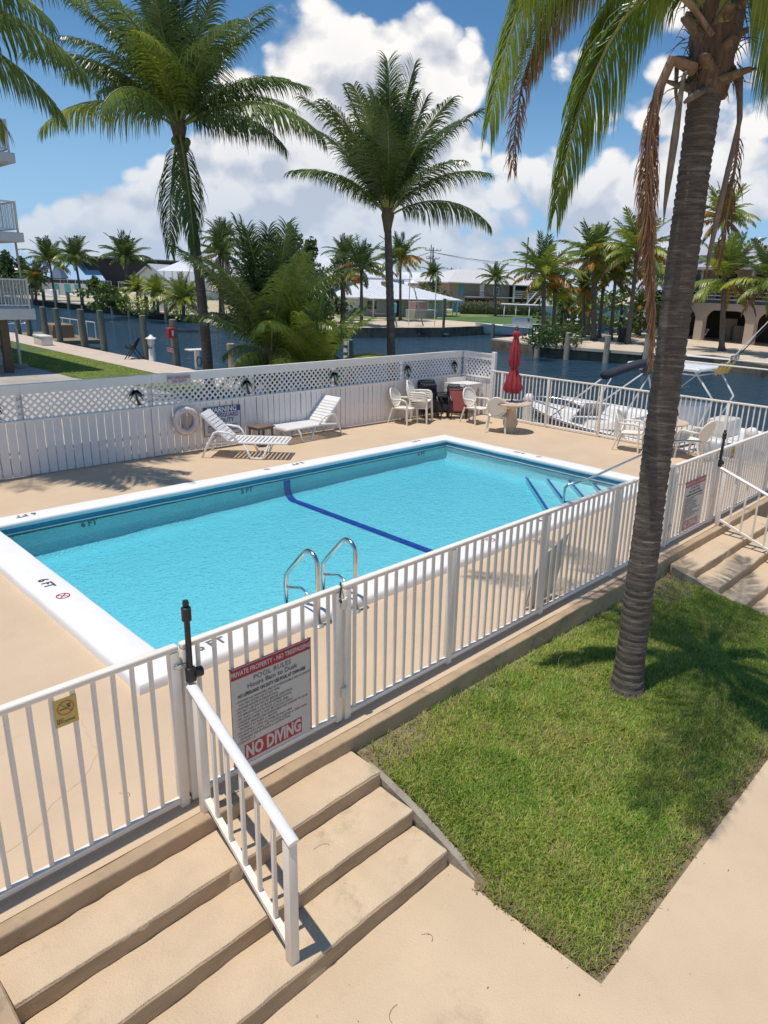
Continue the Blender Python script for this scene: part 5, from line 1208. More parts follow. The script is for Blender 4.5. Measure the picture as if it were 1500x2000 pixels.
for px, pb_, pt_, r, lab in NP:
    g = at(px, pb_, ZL) if px < 400 else at_dist(px, pb_, 23.5 if px < 500 else 21, ZL)
    if px > 400: g = at(px, 700, ZL); dv = Vector((g.x - CPOS.x, g.y - CPOS.y)); k = (12.6 - CPOS.x) / dv.x; g = Vector((12.6, CPOS.y + dv.y * k, ZL))
    pil_ = piling(Vector((max(g.x, 12.45), g.y, -1.5)), hgt(px, pt_, g) + 1.5, r, lab, lean=(-.10, .05), grp='wooden pilings along the canal walk', mat=pilel if px == 457 else pilem)
    if px == 686:
        gz_ = hgt(px, pt_, g); m = MB()
        for k in range(5): m.box(g.x - .28 , g.y - .10, gz_ - .16 - k * .24, g.x - .22, g.y + .08, gz_ - .03 - k * .24)
        m.box(g.x - .22, g.y - .12, gz_ - 1.3, g.x - .205, g.y + .10, gz_ - .02); part(m, 'depth_scale', whitem, pil_)
YAWR_ = R_(YAW)
for k in range(14):
    y = 74 + k * 4.7; piling(Vector((36.5, y, -1.5)), 2.55 + .2 * math.sin(k * 2.1), .24, ('dark piling number %s counted from the near end of the far left dock row' % ('one two three four five six seven eight nine ten eleven twelve thirteen fourteen'.split()[k])), grp='pilings of the far left dock')
for px, pb_, pt_, lab in ((1047, 684, 645, 'pale piling at the left end of the island dock nearest the umbrella'), (1104, 690, 650, 'pale piling in front of the green bush on the island dock'), (1180, 697, 655, 'pale piling at the middle of the island dock'), (1256, 705, 652, 'pale piling beside the dry hanging frond')):
    g = at(px, float(np.interp(px, [1044, 1252], [672, 687.5])), GF); g = g - Vector((math.cos(YAWR_), math.sin(YAWR_), 0)) * .75; piling(Vector((g.x, g.y, -1.5)), hgt(px, pt_, g) + 1.5, .21, lab, mat=pilel, grp='pale pilings of the island dock')
g = at(961, 672, -1.3); piling(Vector((g.x, g.y, -1.5)), hgt(961, 633, g) + 1.5, .17, 'thin dark piling at the bow of the moored fishing boat')

# things on the canal walk
def dockbox():
    g = at(120, 672, ZL + .02); t = thing('dock_box', 'long white plastic dock box beside the thick leaning piling', 'dock box', (10.95, g.y, ZL + .02), R_(86))
    part(MB().rbox(-.75, -.28, 0, .75, .28, .42, .03, 2), 'box_body', resinw, t, 'auto'); part(MB().rbox(-.79, -.31, .42, .79, .31, .52, .03, 2), 'lid', resinw, t, 'auto')
dockbox()
g = at(298, 706, ZL); t = thing('dock_pedestal', 'white round power pedestal with a mushroom cap on the canal walk', 'pedestal', (g.x, g.y, ZL + .02))
part(MB().lathe((0, 0, 0), [(.17, 0), (.17, .04), (.15, .08), (.13, .75), (.16, .78), (.16, .95), (.13, .98)], 20), 'column', resinw, t, 'auto'); part(MB().lathe((0, 0, 0), [(.13, .98), (.24, 1.02), (.22, 1.06), (.10, 1.12), (.04, 1.2), (.01, 1.21)], 20), 'cap', resinw, t, 'auto')
for s in (-.06, .07): part(MB().tube([(-.11 + s * .4, -.11 - s, .62), (-.15 + s * .4, -.15 - s, .62)], .035, 10), 'socket', blackm, t)
g = at(262, 702, ZL); t = thing('deck_chair', 'folded black deck chair standing on the canal walk', 'deck chair', (g.x, g.y, ZL + .02), R_(-40))
m = MB()
for s in (-.28, .28): m.tube([(-.35, s, 0), (.05, s, .55), (.28, s, 1.0)], .025, 6); m.tube([(.35, s, 0), (.0, s, .5), (-.25, s, .72)], .025, 6); m.tube([(-.30, s, .62), (.1, s, .6)], .03, 6)
part(m, 'frame', blackm, t, True); part(MB().slab([(.02, -.27, .5), (.02, .27, .5), (.28, .27, 1.0), (.28, -.27, 1.0)], (1, 0, -.4), .03), 'fabric_back', fabk, t); part(MB().slab([(-.28, -.27, .55), (-.28, .27, .55), (.02, .27, .42), (.02, -.27, .42)], (0, 0, 1), .04), 'fabric_seat', fabk, t)
g = at(338, 714, ZL); y0 = g.y; t = thing('red_locker', 'small red locker box fixed to the piling above the little flag', 'locker', (12.2, y0 - .15, ZL + 1.25))
part(MB().rbox(-.24, -.10, -.02, .10, .10, .42, .02, 1), 'box_body', M('red_box', (.42, .03, .03), .5), t, 'auto'); part(MB().rbox(-.08, -.112, .08, .0, -.10, .3, .004, 1), 'handle', resinw, t, 'auto')
t = thing('small_flag', 'little striped flag hanging below the red locker on the piling', 'flag', (12.15, y0 - .22, ZL + .72))
part(MB().tube([(.02, 0, .30), (.10, .0, -.30)], .008, 5), 'staff', brownm, t)
for k in range(7):
    part(MB().loft([[(-.30 + u * .34, .02 * math.sin(u * 6), .17 - .035 * k - u * .10), (-.30 + u * .34, .02 * math.sin(u * 6), .135 - .035 * k - u * .10)] for u in (np.linspace(.42, 1, 5) if k > 3 and False else np.linspace(0, 1, 6))], closed=False), 'stripe', M('flag_red', (.45, .05, .06), .8) if k % 2 == 0 else whitem, t)
part(MB().slab([(-.03, -.006, .10), (.05, -.006, .08), (.05, -.006, -.04), (-.03, -.006, -.02)], (0, -1, 0), .002), 'canton', navym, t)
g = at(372, 719, ZL); t = thing('cleaning_table', 'white fish cleaning table with green hose on the canal walk', 'table', (g.x - .1, g.y - .8, ZL + .02), R_(0))
part(MB().rbox(-.42, -.26, .82, .42, .26, .88, .02, 2), 'table_top', resinw, t, 'auto'); part(MB().rbox(-.09, -.09, 0, .09, .09, .82, .02, 1), 'leg', resinw, t, 'auto')
m = MB()
for k in range(4): m.tube([(.02 + .12 * math.cos(a), -.12 - .012 * k, .36 + .2 * math.sin(a)) for a in np.linspace(0, 2 * PI, 15)[:-1]], .015, 5, closed=True)
part(m, 'hose', greenm, t, True); m = MB()
for k in range(6): m.bar((.48, -.14, .12 + k * .2), (.48, .14, .12 + k * .2), .025)
m.bar((.48, -.14, -.6), (.48, -.14, 1.35), .03); m.bar((.48, .14, -.6), (.48, .14, 1.35), .03); part(m, 'boarding_ladder', blackm, t)
g = at(41, 718, ZL); t = thing('lawn_post', 'thin white post in a concrete foot at the lawn corner', 'post', (g.x, g.y, ZL))
part(MB().tube([(0, 0, .05), (0, 0, 1.55)], .05, 10), 'pole', resinw, t, 'auto'); part(MB().lathe((0, 0, 0), [(.28, 0), (.28, .08), (.22, .13), (.05, .14)], 16), 'foot', greyc, t, 'auto')
g = at(8, 712, ZL); t = thing('rusty_barrier', 'white rust-stained barrier block cut by the left edge of the picture', 'barrier', (g.x, g.y, ZL), R_(30))
part(MB().rbox(-.9, -.14, 0, .25, .14, .62, .03, 2), 'block', M('rusty_white', (.66, .60, .52), .8, var=.1, dirt=(.38, .16, .05), dscale=5, dlo=.52, dhi=.6), t, 'auto'); part(MB().tube([(.1, 0, .6), (.42, .1, .1)], .03, 6), 'strut', blackm, t)

# balcony building at the left edge
def balcony_building():
    t = thing('apartment_block', 'white apartment block whose stacked balconies enter at the left edge', 'building', (0, 30, ZL))
    wm = M('stucco_white', (.70, .68, .65), .8, var=.05, scale=1, dirt=(.5, .47, .43), dscale=.8, dlo=.6, dhi=.8)
    Y0, Y1 = 26.4, 46
    def xat(px, py): d_ = ray(px, py); return CPOS.x + (Y0 - CPOS.y) * d_.x / d_.y
    X1 = xat(-75, 560)
    part(MB().box(-16, Y0 + .6, ZL, X1, Y1, 10.6), 'wall', wm, t, world=True)
    part(MB().rbox(-17, Y0 - .3, 10.0, xat(14, 236), Y1 + 1, 10.35, .03, 1), 'roof', wm, t, 'auto', world=True)
    for k, (z, xe) in enumerate(((2.10, xat(52, 547)), (4.86, xat(33, 430)), (7.60, xat(20, 310)))):
        s = part(MB().rbox(-14, Y0, z - .42 if k == 0 else z - .34, xe + .18, Y0 + 8.5, z, .02, 1), 'balcony_slab', wm, t, 'auto', world=True)
        b = part(MB().box(-14, Y0 + .08, z + 1.04, xe + .05, Y0 + .13, z + 1.09).box(xe, Y0 + .13, z + 1.04, xe + .05, Y0 + 8.2, z + 1.09).box(-14, Y0 + .09, z + .10, xe + .05, Y0 + .12, z + .14).box(xe + .01, Y0 + .13, z + .10, xe + .04, Y0 + 8.2, z + .14), 'balcony_rail', railm, t, world=True)
        bl = MB(); x = xe
        while x > 1.0: bl.box(x, Y0 + .095, z + .1401, x + .022, Y0 + .117, z + 1.0399); x -= .118
        y = Y0 + .25
        while y < Y0 + 8: bl.box(xe + .012, y, z + .1401, xe + .034, y + .022, z + 1.0399); y += .15
        part(bl, 'baluster', railm, b, world=True)['kind'] = 'stuff'
        for x in (xe - .01, xe - 1.5, xe - 3): part(MB().box(x, Y0 + .07, z, x + .06, Y0 + .14, z + 1.1), 'rail_post', railm, t, world=True)
        for x in (X1 - 1.5, X1 - 5):
            w_ = part(MB().box(x - 1.2, Y0 + .56, z + .1, x + .9, Y0 + .6, z + 2.2), 'window', railm, t, world=True); part(MB().box(x - 1.12, Y0 + .545, z + .18, x - .18, Y0 + .565, z + 2.12).box(x - .1, Y0 + .545, z + .18, x + .82, Y0 + .565, z + 2.12), 'pane', glassm, w_, world=True)
    for x in (xat(6, 640), xat(-60, 640)): part(MB().box(x, Y0 + .3, ZL, x + .28, Y0 + .58, 1.68), 'column', M('column_tan', (.16, .11, .07), .9), t, world=True)
    part(MB().tube([(xat(36, 490), Y0 + .2, 4.5), (xat(42, 530), Y0 + .15, 3.0)], .04, 6), 'downpipe', greyc, t, world=True)
balcony_building()

# ------------------------------------------------------------ houses
roofw = M('white_metal_roof', (.74, .74, .75), .35, .0, var=.05, scale=.5); roofb = M('blue_metal_roof', (.36, .52, .68), .4, var=.05, scale=.5); roofdk = M('dark_metal_roof', (.03, .034, .038), .95, spec=.1, var=.2, scale=.3); roofg = M('green_metal_roof', (.22, .45, .36), .5, var=.08, scale=.3)
def house(name, label, p0, p1, depth, h, wall, roofmat, kind='hip', rise=2.0, over=.6, wins=(), doors=(), seams=.9, z0=GF, base=0.0, side_wins=()):
    """p0/p1: ground points of the front corners, left and right; windows (x, z, w, h) along the front."""
    d = Vector((p1.x - p0.x, p1.y - p0.y)); W = d.length; t = thing(name, label, 'house', (p0.x, p0.y, z0), math.atan2(d.y, d.x)); D = depth
    part(MB().box(0, 0, 0, W, D, h), 'wall', wall, t)
    o = over; m = MB()
    if kind == 'hip':
        r = min(W, D) / 2; A_ = [(-o, -o, h), (W + o, -o, h), (W + o, D + o, h), (-o, D + o, h)]
        if W >= D: R1, R2 = (r, D / 2, h + rise), (W - r, D / 2, h + rise); F = [(0, 1, 5, 4), (1, 2, 5), (2, 3, 4, 5), (3, 0, 4)]
        else: R1, R2 = (W / 2, r, h + rise), (W / 2, D - r, h + rise); F = [(0, 1, 4), (1, 2, 5, 4), (2, 3, 5), (3, 0, 4, 5)]
        m.add(A_ + [R1, R2], F); m.add([(x, y, z - .18) for x, y, z in A_] + A_, [(3, 2, 1, 0), (0, 1, 5, 4), (1, 2, 6, 5), (2, 3, 7, 6), (3, 0, 4, 7)])
    elif kind == 'gable_x':                     # ridge along the front
        for za in (0,): m.add([(-o, -o, h - .1), (W + o, -o, h - .1), (W + o, D / 2, h + rise), (-o, D / 2, h + rise), (-o, D + o, h - .1), (W + o, D + o, h - .1), (-o, -o, h - .28), (W + o, -o, h - .28), (W + o, D / 2, h + rise - .18), (-o, D / 2, h + rise - .18), (-o, D + o, h - .28), (W + o, D + o, h - .28)],
                              [(0, 1, 2, 3), (3, 2, 5, 4), (7, 6, 9, 8), (8, 9, 10, 11), (0, 6, 7, 1), (4, 5, 11, 10), (0, 3, 9, 6), (3, 4, 10, 9), (1, 7, 8, 2), (2, 8, 11, 5)])
        g_ = MB()
        for x in (0.01, W - .01): g_.add([(x, 0, h - .001), (x, D, h - .001), (x, D / 2, h + rise - .2)], [(0, 1, 2)])
        part(g_, 'gable_wall', wall, t)
    else:                                       # gable facing the front
        m.add([(-o, -o, h - .1), (W / 2, -o, h + rise), (W + o, -o, h - .1), (-o, D + o, h - .1), (W / 2, D + o, h + rise), (W + o, D + o, h - .1), (-o, -o, h - .28), (W / 2, -o, h + rise - .2), (W + o, -o, h - .28), (-o, D + o, h - .28), (W / 2, D + o, h + rise - .2), (W + o, D + o, h - .28)],
              [(0, 1, 4, 3), (1, 2, 5, 4), (6, 9, 10, 7), (7, 10, 11, 8), (0, 6, 7, 1), (1, 7, 8, 2), (0, 3, 9, 6), (2, 8, 11, 5)])
        part(MB().add([(0, 0.01, h - .001), (W, .01, h - .001), (W / 2, .01, h + rise - .2)], [(0, 1, 2)]), 'gable_wall', wall, t)
    rf = part(m, 'roof', roofmat, t)
    if seams and kind != 'gable_y':
        s = MB(); x = -o + seams / 2; RW = D / 2 + (o if kind != 'hip' else o)
        while x < W + o:
            if kind == 'hip':
                r = min(W, D) / 2; lim = min(1, max(0, (x + o) / (r + o)), max(0, (W + o - x) / (r + o)))
            else: lim = 1
            za, zb = (h, rise) if kind == 'hip' else (h - .1, rise + .1)
            if lim > .05: s.bar((x, -o, za + .03), (x, -o + (D / 2 + o) * lim, za + zb * lim + .03), .06, .05)
            x += seams
        sm = part(s, 'seam', roofmat, rf); sm['kind'] = 'stuff'
    for (x, z, w_, hh) in wins:
        f = part(MB().box(x - .07, -.05, z - .07, x + w_ + .07, -.001, z + hh + .07), 'window', whitem, t)
        k = 2 if w_ > .9 else 1
        for i in range(k): part(MB().box(x + w_ * i / k + .03, -.07, z, x + w_ * (i + 1) / k - .03, -.049, z + hh), 'pane', glassm, f)
    for (x, z, w_, hh, dm) in doors: part(MB().box(x, -.06, z, x + w_, -.001, z + hh), 'door', dm, t)
    return t
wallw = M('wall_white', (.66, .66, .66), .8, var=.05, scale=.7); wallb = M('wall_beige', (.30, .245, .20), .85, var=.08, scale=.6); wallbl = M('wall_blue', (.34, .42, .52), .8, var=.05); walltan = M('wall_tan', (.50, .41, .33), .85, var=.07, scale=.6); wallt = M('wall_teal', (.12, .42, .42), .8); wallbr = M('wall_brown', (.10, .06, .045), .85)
teal = M('teal_door', (.07, .28, .32), .5)
# low white house behind the beach
p0, p1 = at(702, 617, GF), at(872, 617, GF); t = house('beach_house', 'low white house with a pale metal hip roof behind the canal beach', p0, p1, 13, 2.35, wallw, roofw, 'hip', 2.4, 1.2, wins=((1.2, .9, 1.6, 1.0), (4.4, .8, 1.2, 1.1), (8.2, .9, .8, .9)), doors=((6.2, 0, .9, 2.0, wallbr),), seams=.55)
for x in (.2, 9.6, 15.2): part(MB().box(x, -2.6, 0, x + .14, -2.46, 2.2), 'porch_post', whitem, t)
part(MB().add([(-.5, -3, 2.28), (16, -3, 2.28), (16, -.9, 2.5), (-.5, -.9, 2.5), (-.5, -3, 2.16), (16, -3, 2.16), (16, -.9, 2.38), (-.5, -.9, 2.38)], [(0, 1, 2, 3), (7, 6, 5, 4), (0, 4, 5, 1), (1, 5, 6, 2), (3, 7, 4, 0)]), 'porch_roof', roofw, t)
p0, p1 = at(872, 618, GF), at(893, 616, GF); part_w = (p1 - p0).length
t = thing('carport', 'open porch with dark shade at the right end of the low white house', 'porch', (p0.x, p0.y, GF), math.atan2(p1.y - p0.y, p1.x - p0.x))
part(MB().box(-2, 2, 0, 3.4, 2.2, 2.3), 'back_wall', wallw, t); part(MB().box(3.2, 0, 0, 3.3, .1, 2.3).box(-2, 0, 0, -1.9, .1, 2.3), 'post', whitem, t); part(MB().rbox(-2.4, -.6, 2.3, 4.3, 3, 2.42, .02, 1), 'roof', roofw, t, 'auto')
w_ = part(MB().box(1.3, 1.93, 1.1, 2.3, 1.99, 2.0), 'window', whitem, t); part(MB().box(1.4, 1.9, 1.2, 2.2, 1.94, 1.9), 'pane', glassm, w_)
g = at(897, 610, GF); t = thing('blue_tarp_crate', 'bright blue tarpaulin-covered crate by the low white house', 'crate', (g.x, g.y, GF)); part(MB().rbox(-1.1, -.6, 0, 1.1, .6, 1.7, .05, 1), 'cover', M('blue_tarp', (.02, .17, .42), .5), t, 'auto'); part(MB().box(-1.0, -.62, .0, 1.0, -.6, .2), 'skirt', navym, t)
g = at(822, 622, GF); t = thing('stacked_crates', 'grey and pink crates stacked on the beach before the white house', 'crates', (g.x, g.y, GF)); part(MB().rbox(-2.0, -.8, 0, 2.2, .8, 1.1, .04, 1), 'lower_crate', greyc, t, 'auto'); part(MB().rbox(-1.6, -.6, 1.1, .6, .6, 2.1, .04, 1), 'upper_crate', M('pink_crate', (.42, .26, .22), .8), t, 'auto')
# white two-storey house left of the centre palm
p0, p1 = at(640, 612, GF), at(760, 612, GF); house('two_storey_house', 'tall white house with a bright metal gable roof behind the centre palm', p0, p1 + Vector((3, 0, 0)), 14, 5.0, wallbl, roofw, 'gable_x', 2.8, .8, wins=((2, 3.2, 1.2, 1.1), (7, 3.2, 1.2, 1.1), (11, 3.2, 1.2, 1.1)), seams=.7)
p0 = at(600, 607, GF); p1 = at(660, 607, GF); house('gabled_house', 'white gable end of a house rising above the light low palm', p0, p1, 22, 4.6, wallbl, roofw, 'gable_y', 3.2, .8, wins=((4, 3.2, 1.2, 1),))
# beige hip-roof house with outside stairs
p0, p1 = at(876, 603, GF), at(1062, 606, GF); W_ = (p1 - p0).length
t = house('hip_roof_house', 'brown two-storey house with a pale hip roof and a red outside stair', p0, p1, 13, 5.0, wallb, M('pale_roof', (.66, .63, .60), .5, var=.05), 'hip', 2.7, 1.3, wins=((11.3, 3.0, 1.3, 1.3),), doors=((7.6, 2.5, 1.1, 2.3, whitem), (2.4, 2.4, 1.2, 2.5, teal)), seams=1.0)
dk_ = part(MB().box(15.5, -.1, .2, W_, -.001, 4.9).box(4, -.1, .2, 11, -.001, 2.0), 'painted_bay_shade', M('bay_shade_colour', (.03, .025, .022), .9), t);  # near-black panels on the wall, the bays' shade put into their colour
for k in range(4): part(MB().box(15.5, -1.3, 2.7 + k * .33, W_, -1.22, 2.82 + k * .33), 'balcony_rail', whitem, t)
part(MB().box(3.6, -1.4, 2.30, W_, -.1, 2.48), 'balcony_floor', whitem, t)
for x in (15.5, 19.5): part(MB().box(x, -1.3, 0, x + .35, -1.05, 5.0), 'column', whitem, t)
rs = M('red_wood', (.25, .09, .07), .7)
for k in range(12): part(MB().box(7.4 + k * .42, -2.3, 2.2 - k * .19, 7.9 + k * .42, -1.45, 2.28 - k * .19), 'stair_tread', rs, t)
part(MB().bar((7.3, -2.35, 3.3), (12.6, -2.35, 1.0), .12).bar((7.3, -1.42, 3.3), (12.6, -1.42, 1.0), .12).bar((7.3, -2.35, 2.3), (12.6, -2.35, 0), .10, .25).bar((7.3, -2.35, 2.2), (7.3, -2.35, 3.3), .1).bar((12.6, -2.35, 0), (12.6, -2.35, 1.0), .1).bar((4, -1.4, 3.3), (7.3, -1.4, 3.3), .08).bar((4, -1.4, 2.9), (7.3, -1.4, 2.9), .06), 'stair_rail', rs, t)
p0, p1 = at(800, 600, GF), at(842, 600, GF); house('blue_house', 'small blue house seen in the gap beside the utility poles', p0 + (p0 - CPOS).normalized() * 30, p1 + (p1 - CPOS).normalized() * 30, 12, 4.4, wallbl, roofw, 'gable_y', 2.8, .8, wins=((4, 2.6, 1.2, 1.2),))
p0, p1 = at(845, 597, GF), at(905, 598, GF); house('far_white_roof_house', 'distant house with a flat-looking white roof between the blue and brown houses', p0 + (p0 - CPOS).normalized() * 35, p1 + (p1 - CPOS).normalized() * 35, 12, 4.6, wallw, roofw, 'gable_x', 1.9, .8)
# left bank
p0, p1 = at(72, 566, GF), at(200, 569, GF); L_ = (p1 - p0).length
def zat(px, py, g): return hgt(px, py, g) - GF
t = house('blue_roof_building', 'long building with a light blue metal roof at the end of the canal', p0, p1, 18, zat(140, 545, p0), wallbr, roofb, 'gable_x', zat(140, 512, p0) - zat(140, 545, p0) + .8, .8, wins=tuple((2 + k * 3.4, 1.0, 1.6, 1.5) for k in range(8)), seams=1.5)
sp = MB().lathe((5, -1, 0), [(2.2, zat(75, 542, p0)), (.05, zat(75, 505, p0))], 4); part(sp, 'turret_roof', M('slate_blue', (.12, .17, .25), .6), t)
p0, p1 = at_dist(176, 560, 205, GF), at_dist(385, 560, 215, GF)
house('boat_barn', 'big dark-roofed barn behind the blue-roofed building', p0, p1, 40, p_at(300, 509, 210).z - GF, M('barn_dark', (.03, .035, .04), .8, var=.2), roofdk, 'gable_x', .8, 2.5, seams=0)
p0, p1 = at(268, 578, GF), at(330, 581, GF); t = house('garage_house', 'white gabled house with a wide dark blue shutter on the left bank', p0, p1, 14, zat(300, 545, p0), wallw, M('grey_roof', (.45, .47, .5), .5), 'gable_y', 3.0, .7, wins=((3.2, 1.9, 3.0, 1.3),))
p0, p1 = at(322, 583, GF), at(372, 586, GF); t = thing('gazebo', 'white gazebo with a pale pyramid roof left of the tall palm trunk', 'gazebo', (p0.x, p0.y, GF), math.atan2(p1.y - p0.y, p1.x - p0.x)); W_ = (p1 - p0).length
hz, rz_ = zat(345, 530, p0), zat(345, 511, p0)
part(MB().add([(-.8, -.8, hz), (W_ + .8, -.8, hz), (W_ + .8, W_ + .8, hz), (-.8, W_ + .8, hz), (W_ / 2, W_ / 2, rz_ + 1)], [(0, 1, 4), (1, 2, 4), (2, 3, 4), (3, 0, 4), (3, 2, 1, 0)]), 'roof', roofw, t)
for x in (0, W_ / 3, 2 * W_ / 3, W_ - .2): part(MB().box(x, 0, 0, x + .2, .2, hz), 'post', whitem, t)
part(MB().box(0, 0, 1.7, W_, .15, 1.95), 'deck_floor', whitem, t); rl = MB().box(0, .02, 2.9, W_, .1, 3.0)
for k in range(int(W_ / .35)): rl.box(k * .35, .03, 1.95, k * .35 + .09, .09, 2.9)
part(rl, 'deck_rail', whitem, t); part(MB().box(.3, 2, 0, W_ - .3, W_, 1.7), 'wall', wallw, t)
p0, p1 = at(84, 576, GF), at(172, 579, GF); t = thing('garden_wall', 'long low white wall with three teal doors on the far bank', 'wall', (p0.x, p0.y, GF), math.atan2(p1.y - p0.y, p1.x - p0.x)); W_ = (p1 - p0).length
part(MB().box(0, 0, 0, W_, .3, zat(120, 553, p0)), 'wall', wallw, t)
for k in (.25, .5, .72): part(MB().box(W_ * k, -.08, 0, W_ * k + 1.0, -.001, 2.1), 'door', wallt, t)
m = MB(); g0, g1 = at(205, 600, GF), at(352, 617, GF); dd = (g1 - g0)
t = thing('picket_fence', 'white picket fence along the garden of the left bank', 'fence', (g0.x + 4, g0.y, GF)); me = MB().box(-.07, -.02, 0, .07, .02, 1.15).mesh('picket', whitem)
for k in range(60): o = part(me, 'picket', None, t); o.location = (dd.x * (.33 + .5 * k / 60), dd.y * (.33 + .5 * k / 60), 0)
part(MB().bar((dd.x * .33, dd.y * .33, .9), (dd.x * .83, dd.y * .83, .9), .05, .08), 'rail', whitem, t)

# arched house on the island
p0, p1 = at(1268, 655, GF), at(1560, 684, GF); d = Vector((p1.x - p0.x, p1.y - p0.y)); W_ = d.length
gA = at(1345, 665, GF); t = thing('arched_house', 'pink-beige two-storey house with arched ground floor behind the palm trunk', 'house', (p0.x, p0.y, GF), math.atan2(d.y, d.x))
h1 = zat(1400, 572, gA); ha = zat(1400, 606, gA); hr = zat(1400, 524, gA) 
def arch_wall():
    m = MB(); x = 0; bays = []; pw_ = .9; bw = W_ / 3.0 - pw_
    for i in range(3):
        xa = pw_ / 2 + i * (bw + pw_); m.box(xa - pw_ / 2 - (.45 if i == 0 else 0), 0, 0, xa + pw_ / 2, .5, ha); x0 = xa + pw_ / 2; x1 = x0 + bw; r = .9
        pts = [(x0, ha - r)] + [(x0 + r - r * math.cos(a), ha - r + r * math.sin(a)) for a in np.linspace(0, PI / 2, 7)] + [(x0, ha)]
        for sgn in (0, 1):
            q = [((x0 + x1) - u if sgn else u, z) for u, z in pts]; n = len(q)
            m.add([(u, 0, z) for u, z in q] + [(u, .5, z) for u, z in q], [tuple(range(n)) if sgn else tuple(reversed(range(n))), tuple(reversed(range(n, 2 * n))) if sgn else tuple(range(n, 2 * n))] + [(i_, (i_ + 1) % n, n + (i_ + 1) % n, n + i_) for i_ in range(n)])
    m.box(-.45, 0, ha, W_, .5, h1 - .9); return m
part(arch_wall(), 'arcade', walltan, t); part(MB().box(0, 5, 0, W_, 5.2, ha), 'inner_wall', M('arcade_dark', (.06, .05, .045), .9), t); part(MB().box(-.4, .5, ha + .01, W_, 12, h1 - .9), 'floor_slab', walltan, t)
part(MB().box(0, 2.6, h1 - .89, W_, 12, hr + .4), 'upper_wall', walltan, t)
for k in range(3): part(MB().box(-.3, .05, h1 - .6 + k * .32, W_, .13, h1 - .52 + k * .32), 'balcony_rail', wallw, t)
for x in np.linspace(0, W_ - .2, 7): part(MB().box(x, .05, h1 - .9, x + .14, .19, hr + .2), 'balcony_post', wallw, t)
for x in np.linspace(1.2, W_ - 3, 4):
    w_ = part(MB().box(x, 2.52, h1 - .7, x + 2.2, 2.599, hr - .3), 'window', wallw, t); part(MB().box(x + .1, 2.48, h1 - .6, x + 1.05, 2.53, hr - .4).box(x + 1.15, 2.48, h1 - .6, x + 2.1, 2.53, hr - .4), 'pane', glassm, w_)
part(MB().add([(-1.6, -1, hr + .1), (W_ + 1, -1, hr + .1), (W_ + 1, 6.5, hr + 2.6), (-1.6, 6.5, hr + 2.6), (W_ + 1, 14, hr + .1), (-1.6, 14, hr + .1), (-1.6, -1, hr - .15), (W_ + 1, -1, hr - .15), (-1.6, 14, hr - .15)], [(0, 1, 2, 3), (3, 2, 4, 5), (0, 6, 7, 1), (0, 3, 5, 8, 6)]), 'roof', M('grey_shingle', (.42, .41, .42), .7, var=.12, scale=3), t)
part(MB().box(W_ * .36, 3.2, 0, W_ * .42, 4.2, 2.0).box(W_ * .44, 3.4, 0, W_ * .47, 4.2, 1.4), 'stored_gear', greyc, t)
g = at(1368, 664, GF); t = thing('folding_beach_chair', 'beige folding beach chair under the first arch', 'chair', (g.x, g.y, GF), R_(150)); m = MB()
for s in (-.3, .3): m.tube([(-.4, s, 0), (.35, s, .6)], .03, 5); m.tube([(.4, s, 0), (-.3, s, .55)], .03, 5); m.tube([(-.1, s, .35), (-.55, s, 1.05)], .03, 5)
part(m, 'frame', whitem, t); part(MB().slab([(-.1, -.3, .38), (-.1, .3, .38), (-.55, .3, 1.05), (-.55, -.3, 1.05)], (1, 0, .5), .03).slab([(.4, -.3, .48), (.4, .3, .48), (-.1, .3, .36), (-.1, -.3, .36)], (0, 0, 1), .03), 'fabric', walltan, t)
g = at(1448, 660, GF); t = thing('wall_lamp_box', 'small white meter box on the arch pier beside the road of shade', 'meter box', (g.x, g.y, GF)); t['label'] = 'small white meter box standing on a post at the second arch pier'; part(MB().rbox(-.25, -.2, 1.7, .25, .1, 2.3, .05, 1), 'box_body', whitem, t, 'auto'); part(MB().box(-.06, -.06, 0, .06, .06, 1.7), 'post', greyc, t)
g = at(1215, 668, GF); t = thing('black_barrel', 'small black barrel planter on the island dock sand', 'barrel', (g.x, g.y, GF)); part(MB().lathe((0, 0, 0), [(.25, 0), (.42, .1), (.36, .7), (.5, 1.15), (.5, 1.2)], 12), 'body', blackm, t, 'auto'); part(MB().lathe((0, 0, 0), [(.02, 1.2), (.47, 1.21)], 12), 'rim', greyc, t)
g = at(1241, 652, GF); t = thing('black_bin', 'black waste bin near the dry hanging frond on the island', 'bin', (g.x, g.y, GF)); part(MB().rbox(-.45, -.4, .1, .45, .4, 1.45, .05, 1), 'body', blackm, t, 'auto'); part(MB().bar((-.3, 0, 1.4), (-.55, .1, 2.2), .25, .06), 'lid', resinw, t)
p0, p1 = at(1085, 606, GF), at(1190, 610, GF); house('green_roof_house', 'white house with a mint green roof glimpsed between the island palms', p0, p1, 12, 3.0, wallw, roofg, 'hip', 1.5, .8, wins=((3, 1, 1.5, 1.2), (9, 1, 1.5, 1.2)), doors=((6, 0, 1, 2.1, teal),))
g = at(1175, 612, GF); t = thing('white_pillar', 'tall white pole standing between the island palm trunks', 'pole', (g.x, g.y, GF)); part(MB().tube([(0, 0, 0), (0, 0, 5.6)], .28, 10), 'shaft', whitem, t); part(MB().rbox(-.6, -.6, 5.6, .6, .6, 5.75, .02, 1), 'cap', whitem, t)
p0, p1 = at(1200, 622, GF), at(1252, 622, GF); t = thing('picket_fence', 'short white picket fence behind the island water', 'fence', (p0.x, p0.y, GF), math.atan2(p1.y - p0.y, p1.x - p0.x)); W_ = (p1 - p0).length
for k in range(int(W_ / .28)): o = part(me, 'picket', None, t); o.location = (k * .28, 0, 0)
